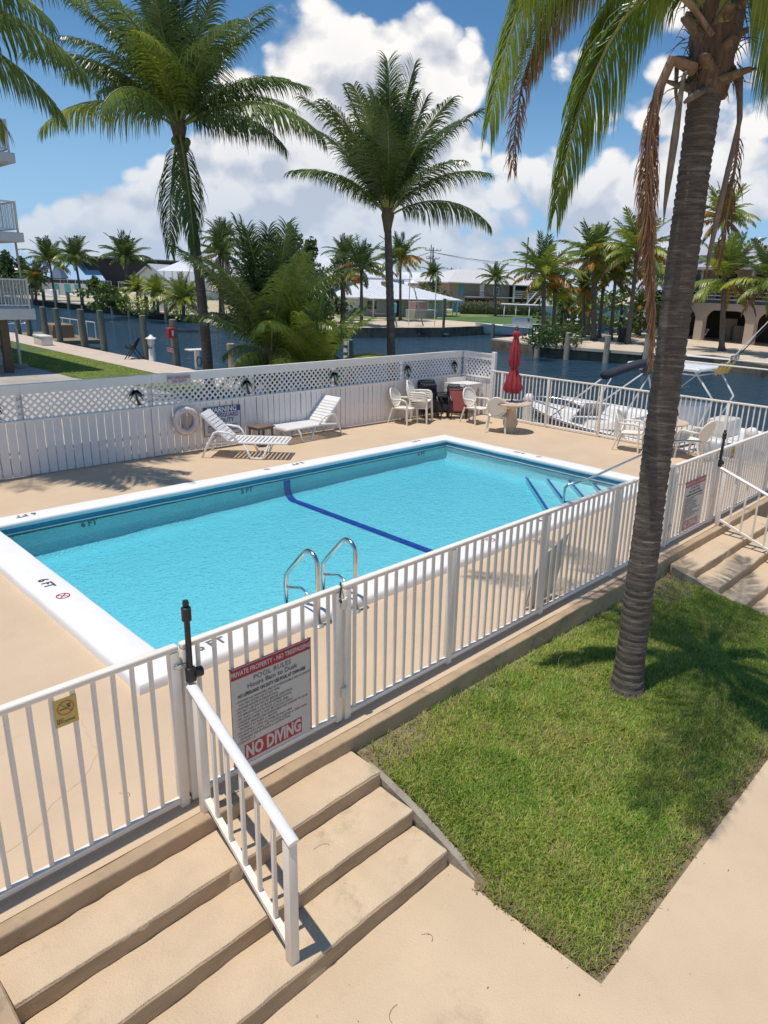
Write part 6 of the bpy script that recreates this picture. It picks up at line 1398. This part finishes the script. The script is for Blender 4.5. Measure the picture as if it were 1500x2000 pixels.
part(MB().box(0, .02, .8, W_, .05, .9), 'rail', whitem, t)
p0, p1 = at(1065, 622, GF), at(1262, 624, GF); t = thing('boundary_wall', 'pale grey-blue wall beyond the side canal behind the island palms', 'wall', (p0.x, p0.y, GF), math.atan2(p1.y - p0.y, p1.x - p0.x)); part(MB().box(0, 0, 0, (p1 - p0).length * 1.6, .3, 2.2), 'wall', M('wall_palegrey', (.48, .52, .54), .8, var=.08), t); part(MB().rbox(-.05, -.1, 2.2, (p1 - p0).length * 1.6, .4, 2.3, .02, 1), 'coping', whitem, t)

# utility poles, mast, wires
def upole(px, py0, ptop, D, label, arms, r=.17, back=0):
    g = at_dist(px, py0, D, GF); H = p_at(px, ptop, D).z - GF; t = thing('utility_pole', label, 'utility pole', g, R_(-40), group='utility poles on the skyline')
    part(MB().tube([(0, 0, 0), (0, 0, H)], [r * 1.3, r * .8], 8), 'shaft', M('pole_grey', (.12, .11, .10), .9), t)
    for z, l in arms:
        part(MB().bar((-l, 0, H - z), (l, 0, H - z), .16, .14), 'crossarm', MATS['pole_grey'], t)
        for s in (-1, -.5, .5, 1): part(MB().tube([(l * s, 0, H - z + .07), (l * s, 0, H - z + .4)], .07, 6), 'insulator', MATS['pole_grey'], t)
    return g, H
a1 = upole(842, 602, 483, 150, 'tall utility pole with cross arms right of the centre palm', ((.6, 1.6), (2.2, 1.3), (4.5, 1.0)))
upole(838, 602, 478, 190, 'taller thin utility pole just left of the cross-armed pole', ((3, .8), (6, .8)), .15)
upole(879, 598, 522, 220, 'short distant utility pole over the white roofs', ((.5, 2.6),))
upole(1022, 600, 463, 230, 'steel mast with side brackets rising behind the hip-roofed house', ((2.2, 0.0), (6.2, 2.2), (10.2, 2.2), (14, 2.2)), .25)
upole(447, 600, 444, 120, 'dark pole behind the low palms left of the centre', ((.5, .3),), .4)
w0 = p_at(842, 492, 150); wr = MB()
for k, (px, py) in enumerate(((1100, 517), (1100, 508), (1300, 540))):
    w1 = p_at(px, py, 260); wr.tube([w0 + (w1 - w0) * u + Vector((0, 0, -6 * u * (1 - u))) for u in np.linspace(0, 1, 12)], .035, 4)
for px, py in ((600, 560), (560, 555)):
    w1 = p_at(px, py, 300); wr.tube([w0 + (w1 - w0) * u + Vector((0, 0, -6 * u * (1 - u))) for u in np.linspace(0, 1, 12)], .035, 4)
tag(part(wr, 'power_line', blackm), 'thin dark power lines sagging away from the cross-armed pole', 'power line')

# ------------------------------------------------------------ broadleaf trees, bushes, hedges
def foliage(m, c, rx, ry, rz, n, leaf, r, squash=1.0):
    for _ in range(n):
        while True:
            p = Vector((r.uniform(-1, 1), r.uniform(-1, 1), r.uniform(-1, 1)))
            if .3 < p.length < 1: break
        q = Vector((c[0] + p.x * rx, c[1] + p.y * ry, c[2] + p.z * rz)); d = (p + Vector((r.gauss(0, .6), r.gauss(0, .6), r.gauss(0, .6)))).normalized()
        a = d.cross(Vector((r.gauss(0, 1), r.gauss(0, 1), r.gauss(0, 1)))).normalized(); b = d.cross(a); s = leaf * r.uniform(.6, 1.4)
        m.add([q - a * s * .5, q + b * s * .35, q + a * s * .5, q - b * s * .35], [(0, 1, 2, 3)])
def tree(name, label, base, h, w, mats=G6, n=900, leaf=.35, trunk_h=.3, cat='tree', group=None, seed=1, clumps=9, cone=False):
    r = random.Random(seed); t = thing(name, label, cat, base, group=group)
    part(MB().tube([(0, 0, 0), (r.uniform(-.2, .2), 0, h * .4), (r.uniform(-.3, .3), 0, h * .8)], [w * .05, w * .035, w * .012], 6), 'trunk', trunkd, t)
    m = MB()
    for k in range(clumps):
        zz = trunk_h + (1 - trunk_h) * (k + .5) / clumps; a = r.uniform(0, 2 * PI)
        rad = (1 - zz) * .55 + .08 if cone else .42 * math.sin(PI * min(1, (zz - trunk_h) / (1 - trunk_h) * .8 + .2)) + .06
        c = (w * rad * .8 * math.cos(a), w * rad * .8 * math.sin(a), h * zz)
        foliage(m, c, w * rad * .95, w * rad * .95, h * (1 - trunk_h) / clumps * 1.6, n // clumps, leaf, r)
    part(m, 'crown', mats, t); return t
for k, (px, D, top, w, lab) in enumerate(((4, 150, 505, 9, 'feathery dark tree at the far left edge below the balconies'), (22, 148, 497, 8, 'second feathery tree from the left edge at the canal end'), (42, 150, 508, 8, 'third feathery tree beside the blue roofed building'), (60, 156, 522, 6, 'low dark tree at the left end of the blue roof'))):
    g = at_dist(px, 580, D, GF); tree('casuarina_tree', lab, g, p_at(px, top, D).z - GF, w, G2, 1300, .55, .05, seed=k + 30, cone=True, group='feathery trees at the canal end')
for k, (px, D, top, w, n_, lab, mt) in enumerate(((198, 88, 546, 4.0, 1100, 'round dense green tree on the left bank between two palms', G6), (224, 92, 568, 2.4, 500, 'smaller bush-like tree right of the round tree on the left bank', G6), 
                                            (570, 75, 450, 5, 1500, 'tall narrow pine behind the low palms', G2), (602, 72, 478, 6, 1400, 'wispy tree right of the narrow pine', G2), (535, 78, 530, 6, 1000, 'broad dark tree behind the low palms', G6), (626, 74, 560, 5, 900, 'dense shrub tree before the white gabled house', G6), (478, 80, 562, 4, 600, 'dark tree mass left of the low palms', G6),
                                            (1100, 74, 575, 5, 600, 'leafy tree at the back of the island palms', G6), (1215, 74, 565, 5, 700, 'dense tree behind the right-hand island palms', G6), (1290, 75, 575, 6, 800, 'shrub beside the arched house', G6), (850, 120, 548, 8, 800, 'green shrubs at the foot of the utility poles', G6))):
    g = at_dist(px, 600, D, GF); tree('pine_tree' if 'pine' in lab else 'broadleaf_tree', lab, g, max(2, p_at(px, top, D).z - GF), w, mt, n_, .42, .12, seed=k + 50, cone='pine' in lab)
def bush(label, px, py, D, w, h, mt=G6, n=500, leaf=.22, seed=1, cat='bush'):
    g = at_dist(px, py, D, GF); r = random.Random(seed); m = MB()
    for k in range(6): foliage(m, (r.uniform(-.4, .4) * w, r.uniform(-.4, .4) * w, h * .45), w * .35, w * .35, h * .5, n // 6, leaf, r)
    t = thing('bush', label, cat, g); part(m, 'foliage', mt, t); part(MB().tube([(0, 0, 0), (0, 0, h * .5)], .06, 5), 'stem', trunkd, t)
bush('bright green shrub on the island behind the piling', 1101, 664, 54, 2.6, 1.9, G6, 700, seed=3); bush('dark spiky shrub at the moored boat on the island', 1045, 668, 52, 3.0, 1.7, G2, 600, seed=4)
bush('yellow-green shrub by the white picket fence of the left bank', 267, 590, 82, 3, 2.2, G3, 500, seed=5); bush('low shrub between gazebo and palm', 352, 600, 76, 3.5, 2.2, G3, 500, seed=6); bush('low green shrub in the garden behind the island', 1130, 620, 74, 4, 2.4, G6, 500, seed=7)
p0, p1 = at(897, 613, GF), at(1068, 617, GF); t = thing('hedge', 'long clipped grey-green hedge before the hip-roofed house', 'hedge', (p0.x, p0.y, GF), math.atan2(p1.y - p0.y, p1.x - p0.x)); W_ = (p1 - p0).length
hm = leafmat('hedge_leaf', (.12, .14, .06), (.22, .22, .11), .2, .6); m = MB(); r = random.Random(5)
for k in range(16): foliage(m, (W_ * (k + .5) / 16, 0, 1.0), W_ / 22, .9, 1.15, 420, .2, r)
part(m, 'foliage', hm, t); part(MB().rbox(.3, -.5, 0, W_ - .3, .5, 1.7, .2, 2), 'inner_twigs', M('twigs', (.07, .08, .04), .95, var=.4, scale=3), t, 'auto')

# ------------------------------------------------------------ far palms
def fpalm(px, pb_, pt_, D, L, lab, grp, seed, base_px=None, spec=None, col='gd', yellow=.3, dry=.3, r=.17, bend=0):
    b = at_dist(base_px or px, pb_, D, GF); tp = p_at(px, pt_, D)
    spec = spec or [('up', 4, .85), ('hi', 6, .95), ('mid', 7, 1), ('arch', 7, 1), ('low', 5, .9), ('drop', 3, .8)]
    return palm('coconut_palm', lab, b, tp, r, r * .75, L, spec, col=col, far=True, seed=seed, group=grp, yellow=yellow, dry=dry, bend=bend)
GL, GI, GN = 'palms on the far left bank', 'palms growing on the island', 'palms on the north bank'
fpalm(97, 578, 512, 120, 4.0, 'far palm left of the pair before the blue roof', GL, 61, base_px=107); fpalm(147, 582, 506, 105, 3.3, 'far palm right of the pair with a slender leaning trunk', GL, 62, base_px=160)
fpalm(245, 590, 508, 92, 3.5, 'bushy large palm in front of the dark barn', GL, 63, spec=[('up', 5, .85), ('hi', 8, .95), ('mid', 9, 1), ('arch', 8, 1), ('low', 3, .9)])
fpalm(70, 585, 545, 120, 2.8, 'short dark palm at the far end of the canal', GL, 64); fpalm(268, 590, 565, 86, 2.0, 'short yellowish palm by the white garage house', GL, 65, col='y'); fpalm(307, 594, 570, 82, 2.0, 'short yellow-green palm right of the white garage house', GL, 66, col='y', yellow=.6); fpalm(300, 594, 566, 84, 1.7, 'small yellow palm tuft by the picket fence', GL, 67, col='y')
fpalm(358, 615, 588, 70, 3.0, 'low yellow-green palm left of the tall trunk on the far bank', GL, 68, col='yg'); fpalm(435, 600, 475, 85, 3.2, 'dark palm whose crown shows over the low palms at the dark pole', GN, 69)
fpalm(430, 612, 500, 80, 3.0, 'palm below the dark pole with brown lower fronds', GN, 70, dry=.8)
fpalm(706, 637, 528, 70, 3.5, 'palm with yellow fronds before the tall white house', GN, 71, yellow=.8); fpalm(672, 630, 500, 80, 2.6, 'higher palm above the tall white house roof', GN, 72); fpalm(782, 622, 510, 84, 3.7, 'palm close behind the centre trunk on the right', GN, 73, dry=.6, yellow=.5); fpalm(668, 632, 548, 74, 2.8, 'short palm at the left of the tall white house', GN, 74, yellow=.7)
fpalm(846, 600, 536, 118, 2.5, 'small dark palm at the foot of the utility poles', GN, 75); fpalm(968, 612, 545, 110, 3.0, 'round-headed palm in front of the hip-roofed house', GN, 76, yellow=0, dry=0)
fpalm(1062, 662, 540, 58, 3.6, 'leftmost island palm with yellow hanging fronds', GI, 81, col='gyg', yellow=.9, dry=.5, r=.2); fpalm(1084, 664, 572, 60, 2.6, 'shorter island palm behind the leftmost one', GI, 82, col='gyg', yellow=.7, base_px=1080)
fpalm(1160, 664, 510, 62, 3.6, 'tall island palm with a thick trunk and golden lower fronds', GI, 83, col='gyg', yellow=.9, dry=.4, r=.24); fpalm(1180, 660, 536, 66, 3.1, 'thin-trunked island palm leaning right of the thick one', GI, 84, col='gyg', yellow=.7, base_px=1170); fpalm(1202, 660, 545, 64, 3.2, 'island palm with silvery drooping fronds', GI, 85, col='gyg', yellow=.5, base_px=1193)
fpalm(1244, 670, 500, 60, 4.0, 'tall dark island palm just left of the dry hanging frond', GI, 86, col='gyg', yellow=.2, base_px=1226, r=.2); fpalm(1140, 655, 570, 66, 2.4, 'short orange-tinted island palm between the tall ones', GI, 87, col='gyg', yellow=1, dry=.3); fpalm(1275, 655, 540, 70, 3.2, 'island palm directly behind the near trunk', GI, 88, col='gyg')
fpalm(1414, 680, 552, 58, 4.0, 'palm with orange lower fronds before the arched house', GI, 89, col='gyg', yellow=1.0, dry=.5, r=.22, base_px=1410, spec=[('up', 4, .85), ('hi', 7, 1), ('mid', 5, 1), ('low', 5, 1.0), ('drop', 5, .9)]); fpalm(1412, 660, 432, 72, 3.8, 'tall palm crown over the roof of the arched house', GI, 90, col='gyg', r=.2); fpalm(1512, 676, 560, 56, 4.0, 'yellowed palm at the right picture edge', GI, 91, col='gyg', yellow=.9, dry=.4)
for k, (px, D) in enumerate(((1105, 72), (1135, 78), (1150, 70), (1250, 74))):
    fpalm(px, 640, 600 - 4 * (k % 2), D, 2.0, ('small garden palm behind the island left of the thick trunk', 'small garden palm at the pale wall', 'small garden palm beside the white pole', 'small garden palm near the white picket fence')[k], 'small garden palms', 95 + k, yellow=.4)

# ------------------------------------------------------------ boats
def hull(L, B, H, bow=1.0, flare=1.15):
    """Hull from stern x=0 to bow x=L; z=0 is the waterline."""
    m = MB(); rings = []
    for k in np.linspace(0, 1, 15):
        b = B / 2 * (1 - max(0, (k - .45) / .55) ** 2.2) + .01; sh = H * (1 + .32 * k ** 2.2 * bow); ch = b * .86 / flare; x = L * k
        rings.append([(x, -b, sh), (x - .0, -ch * (1 - .3 * k ** 3), .12 + .3 * k ** 4), (x - .25 * k, 0, -.35 + .5 * k ** 5), (x, ch * (1 - .3 * k ** 3), .12 + .3 * k ** 4), (x, b, sh), (x, b * .9, sh + .02), (x, b * .86, sh - .06), (x, -b * .86, sh - .06), (x, -b * .9, sh + .02)])
    m.loft(rings); return m
def boat(name, label, pos, rz, L, B, H, extra):
    t = thing(name, label, 'boat', (pos[0], pos[1], ZW), R_(rz)); part(hull(L, B, H), 'hull', whiteboat, t, 'auto')
    s = MB()
    for sg in (-1, 1):
        pts = []
        for k in np.linspace(.0, 1, 12): b = B / 2 * (1 - max(0, (k - .45) / .55) ** 2.2) + .03; pts.append((L * k, sg * b, H * (1 + .32 * k ** 2.2) - .05))
        s.tube(pts, .03, 6)
    part(s, 'rub_rail', M('grey_rubber', (.16, .15, .15), .6), t, True); extra(t, L, B, H); return t
def motor(t, x, n=1):
    for k in range(n):
        y = (k - (n - 1) / 2) * .55; o = part(MB().rbox(x - .75, y - .2, .75, x - .12, y + .2, 1.35, .09, 3), 'outboard_motor', whiteboat, t, 'auto'); part(MB().rbox(x - .55, y - .08, -.3, x - .3, y + .08, .75, .04, 2), 'motor_leg', blackm, o, 'auto')
def bowrider(t, L, B, H):
    part(MB().rbox(.2, -B * .36, H + .0, L * .5, B * .36, H + .03, .02, 1).rbox(.3, -B * .3, H - .0, 1.0, B * .3, H + .35, .08, 2), 'seats', M('seat_vinyl', (.60, .56, .50), .6, var=.06), t, 'auto')
    ws = MB(); ws.slab([(L * .60, -B * .34, H + .1), (L * .66, 0, H + .12), (L * .60, 0, H + .55), (L * .54, -B * .32, H + .5)], (1, 0, .3), .02); ws.slab([(L * .66, 0, H + .12), (L * .60, B * .34, H + .1), (L * .54, B * .32, H + .5), (L * .60, 0, H + .55)], (1, 0, .3), .02); part(ws, 'windshield', M('tinted_screen', (.22, .25, .27), .1, spec=.8), t)
    part(MB().tube([(L * .62, -B * .42, H + .1), (L * .66, -B * .40, H + .38), (L * .85, -B * .25, H + .45), (L * .97, 0, H + .48), (L * .85, B * .25, H + .45), (L * .66, B * .40, H + .38), (L * .62, B * .42, H + .1)], .02, 6), 'bow_rail', chromem, t, True)
    fr = MB()
    for s in (-1, 1): fr.tube([(L * .72, s * B * .42, H), (L * .40, s * B * .44, H + 1.52)], .022, 6); fr.tube([(L * .50, s * B * .44, H), (L * .37, s * B * .44, H + 1.48)], .02, 6)
    part(fr, 'bimini_frame', resinw, t, True)['kind'] = 'stuff'
    rg = []
    for k in np.linspace(-1, 1, 15): rg.append([(L * .40 + .16 * c_ - .62 * (1 - k * k), k * B * .46, H + 1.53 + .36 * (1 - k * k) + .11 * s_) for c_, s_ in ((1, 0), (.5, .9), (-.5, .9), (-1, 0), (-.5, -.9), (.5, -.9))])
    part(MB().loft(rg), 'bimini_cover', navyc, t, True)
    part(MB().loft([[(L * k, s * (B / 2 * (1 - max(0, (k - .45) / .55) ** 2.2) + .0), H * .62 + .3 * k ** 3 + d) for d in (0, .05)] for k in np.linspace(.02, .9, 10) for s in (-1,)], closed=False), 'hull_stripe', blackm, t)
    motor(t, .1, 1)
pb_ = boat('bowrider_boat', 'white open motor boat with a folded black bimini moored beyond the dock railing', (14.35, 2.9), 84, 6.0, 2.1, 1.12, bowrider)
# registration on the side that faces the pool
o = text('FL 8721 MW', .17, inkm, None, (0, 0, 0), Matrix.Identity(4), name='registration', world=False); o.parent = pb_
o.location = (3.75, 1.055, .98); o.rotation_euler = (R_(90), 0, R_(180)); o['label'] = 'black registration characters on the bow'
CH.setdefault(pb_.name, []).append(o)
part(MB().rbox(4.6, .93, .92, 4.85, .98, 1.1, .01, 1), 'green_decal', M('green_sticker', (.08, .45, .2), .5), pb_, 'auto')
def center_console(t, L, B, H):
    part(MB().rbox(.6, -B * .40, H - .32, L * .8, B * .40, H - .25, .02, 1), 'deck_floor', M('boat_floor', (.62, .58, .5), .6), t, 'auto')
    c = part(MB().rbox(L * .42, -.45, H - .25, L * .56, .45, H + .75, .08, 3), 'console', whiteboat, t, 'auto'); part(MB().slab([(L * .56, -.42, H + .72), (L * .56, .42, H + .72), (L * .50, .38, H + 1.15), (L * .50, -.38, H + 1.15)], (1, 0, .2), .02), 'screen', MATS['tinted_screen'], c)
    part(MB().rbox(L * .31, -.5, H - .25, L * .38, .5, H + .45, .06, 2), 'seat', M('seat_vinyl', (.6, .56, .5), .6), t, 'auto')
    part(MB().rbox(L * .40, -B * .42, H + 1.72, L * .66, B * .42, H + 1.82, .05, 3), 't_top', whiteboat, t, 'auto')
    fr = MB()
    for s in (-1, 1):
        fr.tube([(L * .56, s * .55, H - .2), (L * .58, s * .7, H + 1.1), (L * .60, s * .8, H + 1.74)], .03, 8); fr.tube([(L * .42, s * .55, H - .2), (L * .36, s * .7, H + 1.0), (L * .43, s * .8, H + 1.74)], .03, 8); fr.tube([(L * .57, s * .7, H + .9), (L * .47, s * .72, H + 1.7)], .018, 6)
    fr.tube([(L * .41, -.85, H + 1.62), (L * .41, .85, H + 1.62), (L * .62, .85, H + 1.62), (L * .62, -.85, H + 1.62)], .022, 6, closed=True); part(fr, 't_top_frame', resinw, t, True)['kind'] = 'stuff'
    gold = M('gold_anodised', (.55, .38, .12), .35, .6)
    for k, y in enumerate((-.66, -.4, -.14, .12)): 
        h_ = part(MB().tube([(L * .40 - .05, y, H + 1.62), (L * .40 - .22, y, H + 1.95)], .045, 8), 'rod_holder', gold, t)
        if k in (1, 2): rd = part(MB().tube([(L * .40 - .1, y, H + 1.75), (L * .40 - 1.2, y, H + 3.2), (L * .40 - 1.9 - .5 * k, y - .1, H + 4.2)], [.02, .012, .005], 5), 'fishing_rod', blackm if k == 1 else resinm, t); part(MB().lathe((L * .40 - .40, y + .05, H + 2.1), [(.02, -.07), (.07, -.05), (.07, .05), (.02, .07)], 10), 'reel', chromem, rd, 'auto')
    for s in (-1, 1): part(MB().tube([(L * .56, s * B * .40, H + 1.98), (L * .56 - 4.6 - .5 * s, s * (B * .40), H + 1.98)], [.03, .012], 6), 'outrigger', whitem, t)
    part(MB().tube([(L * .62, 0, H + 1.82), (L * .62, 0, H + 2.25)], .025, 6).lathe((L * .62, 0, H), [(.06, 1.82), (.05, 1.86)], 8), 'antenna', whitem, t)
    motor(t, .1, 2)
boat('fishing_boat', 'white centre console fishing boat with a hard T-top behind the near palm trunk', (16.7, .35), 88, 8.4, 2.5, 1.05, center_console)
def skiff(t, L, B, H):
    part(MB().rbox(.5, -B * .38, H - .3, L * .8, B * .38, H - .22, .02, 1), 'deck_floor', MATS['boat_floor'], t, 'auto'); part(MB().rbox(L * .45, -.4, H - .2, L * .58, .4, H + .45, .06, 2), 'console', whiteboat, t, 'auto')
    part(MB().slab([(L * .60, -.42, H + .4), (L * .60, .42, H + .4), (L * .54, .38, H + .85), (L * .54, -.38, H + .85)], (1, 0, .2), .02), 'windshield', MATS['tinted_screen'], t)
    part(MB().tube([(L * .62, -.5, H + .3), (L * .5, -.5, H + .95), (L * .5, .5, H + .95), (L * .62, .5, H + .3)], .02, 6).tube([(L * .44, -.5, H), (L * .58, -.5, H + .6)], .02, 6), 'grab_frame', chromem, t, True)
    part(MB().rbox(L * .72, .3, H - .1, L * .78, .5, H + .6, .03, 2), 'blue_bumper', M('blue_vinyl', (.02, .16, .42), .5), t, 'auto'); part(MB().rbox(.2, -.6, H - .1, .9, .6, H + .3, .08, 2), 'rear_seat', MATS['seat_vinyl'], t, 'auto')
    part(MB().rbox(.5, -1.1, H + .5, 1.7, -.4, H + .56, .03, 2), 'bait_board', resinw, t, 'auto'); part(MB().tube([(.9, -.9, H), (.9, -.9, H + .5)], .03, 6), 'board_post', chromem, t); motor(t, .1, 1)
boat('skiff', 'small cream open boat with a blue bumper at the right end of the dock', (14.4, -3.6), 86, 5.6, 2.0, 1.0, skiff)
for y, lab in ((7.15, 'white round-topped mooring post at the bow of the bimini boat'), (4.35, 'white round-topped mooring post near the second table'), (1.2, 'white round-topped mooring post beside the small cream boat')):
    t = thing('mooring_post', lab, 'mooring post', (12.78, y, -.06), group='white mooring posts on the dock'); part(MB().lathe((0, 0, 0), [(.13, 0), (.13, .62)], 20, cap=False), 'sleeve', resinw, t, 'auto'); part(MB().lathe((0, 0, 0), [(.135, .62), (.135, .68), (.11, .74), (.06, .78), (.0, .79)], 20), 'cap', resinw, t, 'auto')
ln = MB().tube([(12.78, 7.15, .3), (13.4, 7.0, -.1), (14.0, 7.6, -.05)], .012, 5).tube([(12.78, 4.35, .3), (13.3, 4.9, -.15), (13.5, 5.3, -.15)], .012, 5); tag(part(ln, 'mooring_line', blackm), 'dark mooring lines from the white posts to the bimini boat', 'rope')
# moored sport boat at the island
g = at(1000, 656, ZW)
def sport(t, L, B, H):
    c = part(MB().rbox(L * .35, -.7, H, L * .58, .7, H + 1.0, .1, 2), 'console', whiteboat, t, 'auto'); part(MB().rbox(L * .18, -B * .45, H + 2.3, L * .72, B * .45, H + 2.42, .04, 2), 't_top', whiteboat, t, 'auto')
    fr = MB()
    for s in (-1, 1):
        for x in (.25, .4, .55, .68): fr.tube([(L * x, s * B * .4, H), (L * x, s * B * .42, H + 2.3)], .04, 6)
        for k in range(4): fr.tube([(L * (.2 + .08 * k), s * .9, H + 2.4), (L * (.2 + .08 * k) - 1.6, s * 1.2, H + 4.4)], .04, 5)
    part(fr, 't_top_frame', whitem, t, True); part(MB().rbox(L * .16, -.8, H + 2.4, L * .28, .2, H + 3.1, .08, 2), 'raft_box', whiteboat, t, 'auto'); motor(t, .1, 2)
boat('sport_fishing_boat', 'white sport fishing boat with a tall T-top moored at the island beside the umbrella', (g.x + 3.2, g.y - 4.4), 126, 9.5, 2.8, .95, sport)
# davits, lifts and small craft
for k, (px, lab) in enumerate(((775, 'steel boat davit just right of the centre palm trunk'), (826, 'steel boat davit with a round white head before the white house'))):
    g = at(px + 3, 655, ZW); t = thing('boat_davit', lab, 'boat lift', (g.x, g.y, ZW), R_(-45), group='steel boat davits on the beach seawall')
    ms = MB()
    for s in (-.3, .3): ms.bar((0, s, .3), (-1.2, s, 4.6), .1)
    for j in range(8): ms.bar((-.14 * j, -.3, .5 + j * .5), (-.14 * j - .07, .3, .75 + j * .5), .06)
    part(ms, 'lattice_mast', chromem, t); part(MB().lathe((-1.3, 0, 4.6), [(.1, 0), (.5, .2), (.55, .5), (.2, .8)], 12), 'winch_head', whitem, t, 'auto')
    part(MB().bar((.5, -2, .35), (.5, 2, .35), .15).bar((2, -2, .35), (2, 2, .35), .15).bar((.2, -1.6, .3), (2.4, -1.6, .3), .12).bar((.2, 1.6, .3), (2.4, 1.6, .3), .12), 'cradle', chromem, t)
    part(MB().tube([(1.0, 0, .3), (1.0, 0, 6.2)], .05, 6), 'guide_pole', whitem, t)
g = at(866, 642, GF); tag(part(MB().tube([g, g + Vector((0, 0, hgt(866, 583, g) - GF))], .13, 8), 'beach_post', trunkd), 'single thin brown post standing on the beach edge', 'post')
t = thing('moored_skiff', 'boat with a dark cover tied at the pilings under the lowest balcony', 'boat', (15.2, 57, ZW), R_(92)); part(hull(7.5, 2.4, 1.0), 'hull', whiteboat, t, 'auto'); part(MB().loft([[(x, -1.1 * w, 1.3), (x, -.5 * w, 1.95 * q), (x, .5 * w, 1.95 * q), (x, 1.1 * w, 1.3)] for x, w, q in ((1.0, .9, 1), (3, 1, 1.1), (5, .9, 1.05), (6.5, .4, .8))]), 'boat_cover', navyc, t, 'auto')
fr = MB(); [fr.tube([(x, s, 1.0), (x + .3, s, 3.1)], .04, 5) for x in (1, 3.4) for s in (-1, 1)]; part(fr, 'top_frame', chromem, t)['kind'] = 'stuff'; part(MB().rbox(.6, -1.15, 3.1, 4.2, 1.15, 3.2, .04, 1), 'bimini_top', navyc, t, 'auto')
t = thing('floating_dock', 'brown floating work dock with rails beside the covered boat', 'dock', (14.2, 49, ZW)); part(MB().rbox(-.6, -4.5, .35, 2.6, 3.5, .62, .03, 1), 'deck_boards', M('dock_boards', (.24, .18, .12), .9, var=.3, scale=2), t, 'auto'); fr = MB()
for k in range(6): fr.tube([(2.4, -4 + k * 1.4, .6), (2.4, -4 + k * 1.4, 1.7)], .035, 5)
fr.tube([(2.4, -4, 1.7), (2.4, 3, 1.7)], .03, 5); part(fr, 'rail', whitem, t); part(MB().rbox(.2, -2.5, .62, 1.6, -.6, 1.5, .05, 1), 'locker', M('dock_locker', (.26, .19, .12), .9), t, 'auto')
for k, (px, py, L_, lab) in enumerate(((150, 592, 9, 'distant motor boat by the white garden wall'), (200, 592, 8, 'distant white boat tied among the far pilings'), (395, 618, 8, 'white boat behind the tall palm trunk on the far bank'), (1228, 634, 7, 'small boat on the side canal behind the island palms'), (1085, 638, 8, 'boat with a raised outboard moored behind the island'))):
    g = at(px, py, ZW); t = thing('far_boat', lab, 'boat', (g.x - (2 if px < 500 else 0), g.y - (0 if px < 500 else 2), ZW), R_(95 if px < 500 else 5)); part(hull(L_, 2.4, 1.1), 'hull', whiteboat, t, 'auto'); part(MB().rbox(L_ * .35, -.7, 1.0, L_ * .6, .7, 2.1, .1, 1), 'cabin', whiteboat, t, 'auto'); part(MB().box(L_ * .36, -.72, 1.5, L_ * .58, -.70, 1.9), 'cabin_window', glassm, t)
for k, px in enumerate((1160, 1195, 1236)):
    g = at(px, 640, GF); t = thing('lift_post', ('blue boat lift post left of three behind the island', 'middle blue boat lift post behind the island', 'blue boat lift post right of three behind the island')[k], 'boat lift', (g.x, g.y + 1.5, ZW)); part(MB().box(-.3, -.3, 0, .3, .3, 3.0), 'post', M('lift_blue', (.12, .22, .34), .6), t); part(MB().box(-.9, -.2, 2.8, .9, .2, 3.1), 'beam', MATS['lift_blue'], t)
g = at(330, 568, GF) 
t = thing('hammock', 'red and turquoise hammock under the palm on the beach', 'hammock', (at(742, 626, GF).x, at(742, 626, GF).y, GF), R_(-45)); part(MB().loft([[(x, -.4, 1.2 - .5 * (1 - (x / 1.6) ** 2)), (x, .4, 1.2 - .5 * (1 - (x / 1.6) ** 2)), (x, .4, 1.25 - .5 * (1 - (x / 1.6) ** 2)), (x, -.4, 1.25 - .5 * (1 - (x / 1.6) ** 2))] for x in np.linspace(-1.6, 1.6, 9)]), 'cloth', M('hammock_red', (.35, .08, .10), .8), t); part(MB().rbox(1.3, -.3, .9, 1.9, .3, 2.0, .05, 1), 'towel', M('towel_blue', (.08, .40, .5), .8), t, 'auto')

# palm just out of the picture at the upper left; its fronds hang into view
b5 = at_dist(-340, 500, 14.6, ZL); t5 = p_at(-340, 30, 14.6)
palm('coconut_palm', 'coconut palm left of the picture, only its frond tips hanging in at the top', b5, t5, 0.16, .12, 3.75, [('up', 4, .9), ('hi', 6, 1), ('mid', 6, 1), ('arch', 7, 1.0), ('low', 4, .9)], col='gy', far=False, seed=17, trunk_mat=trunkm, group='coconut palms between the pool fence and the canal',
     extra=[(SR, 'arch', 'g', .98), (SR - 14, 'mid', 'y', 1.0), (SR + 22, 'low', 'g', .9)])
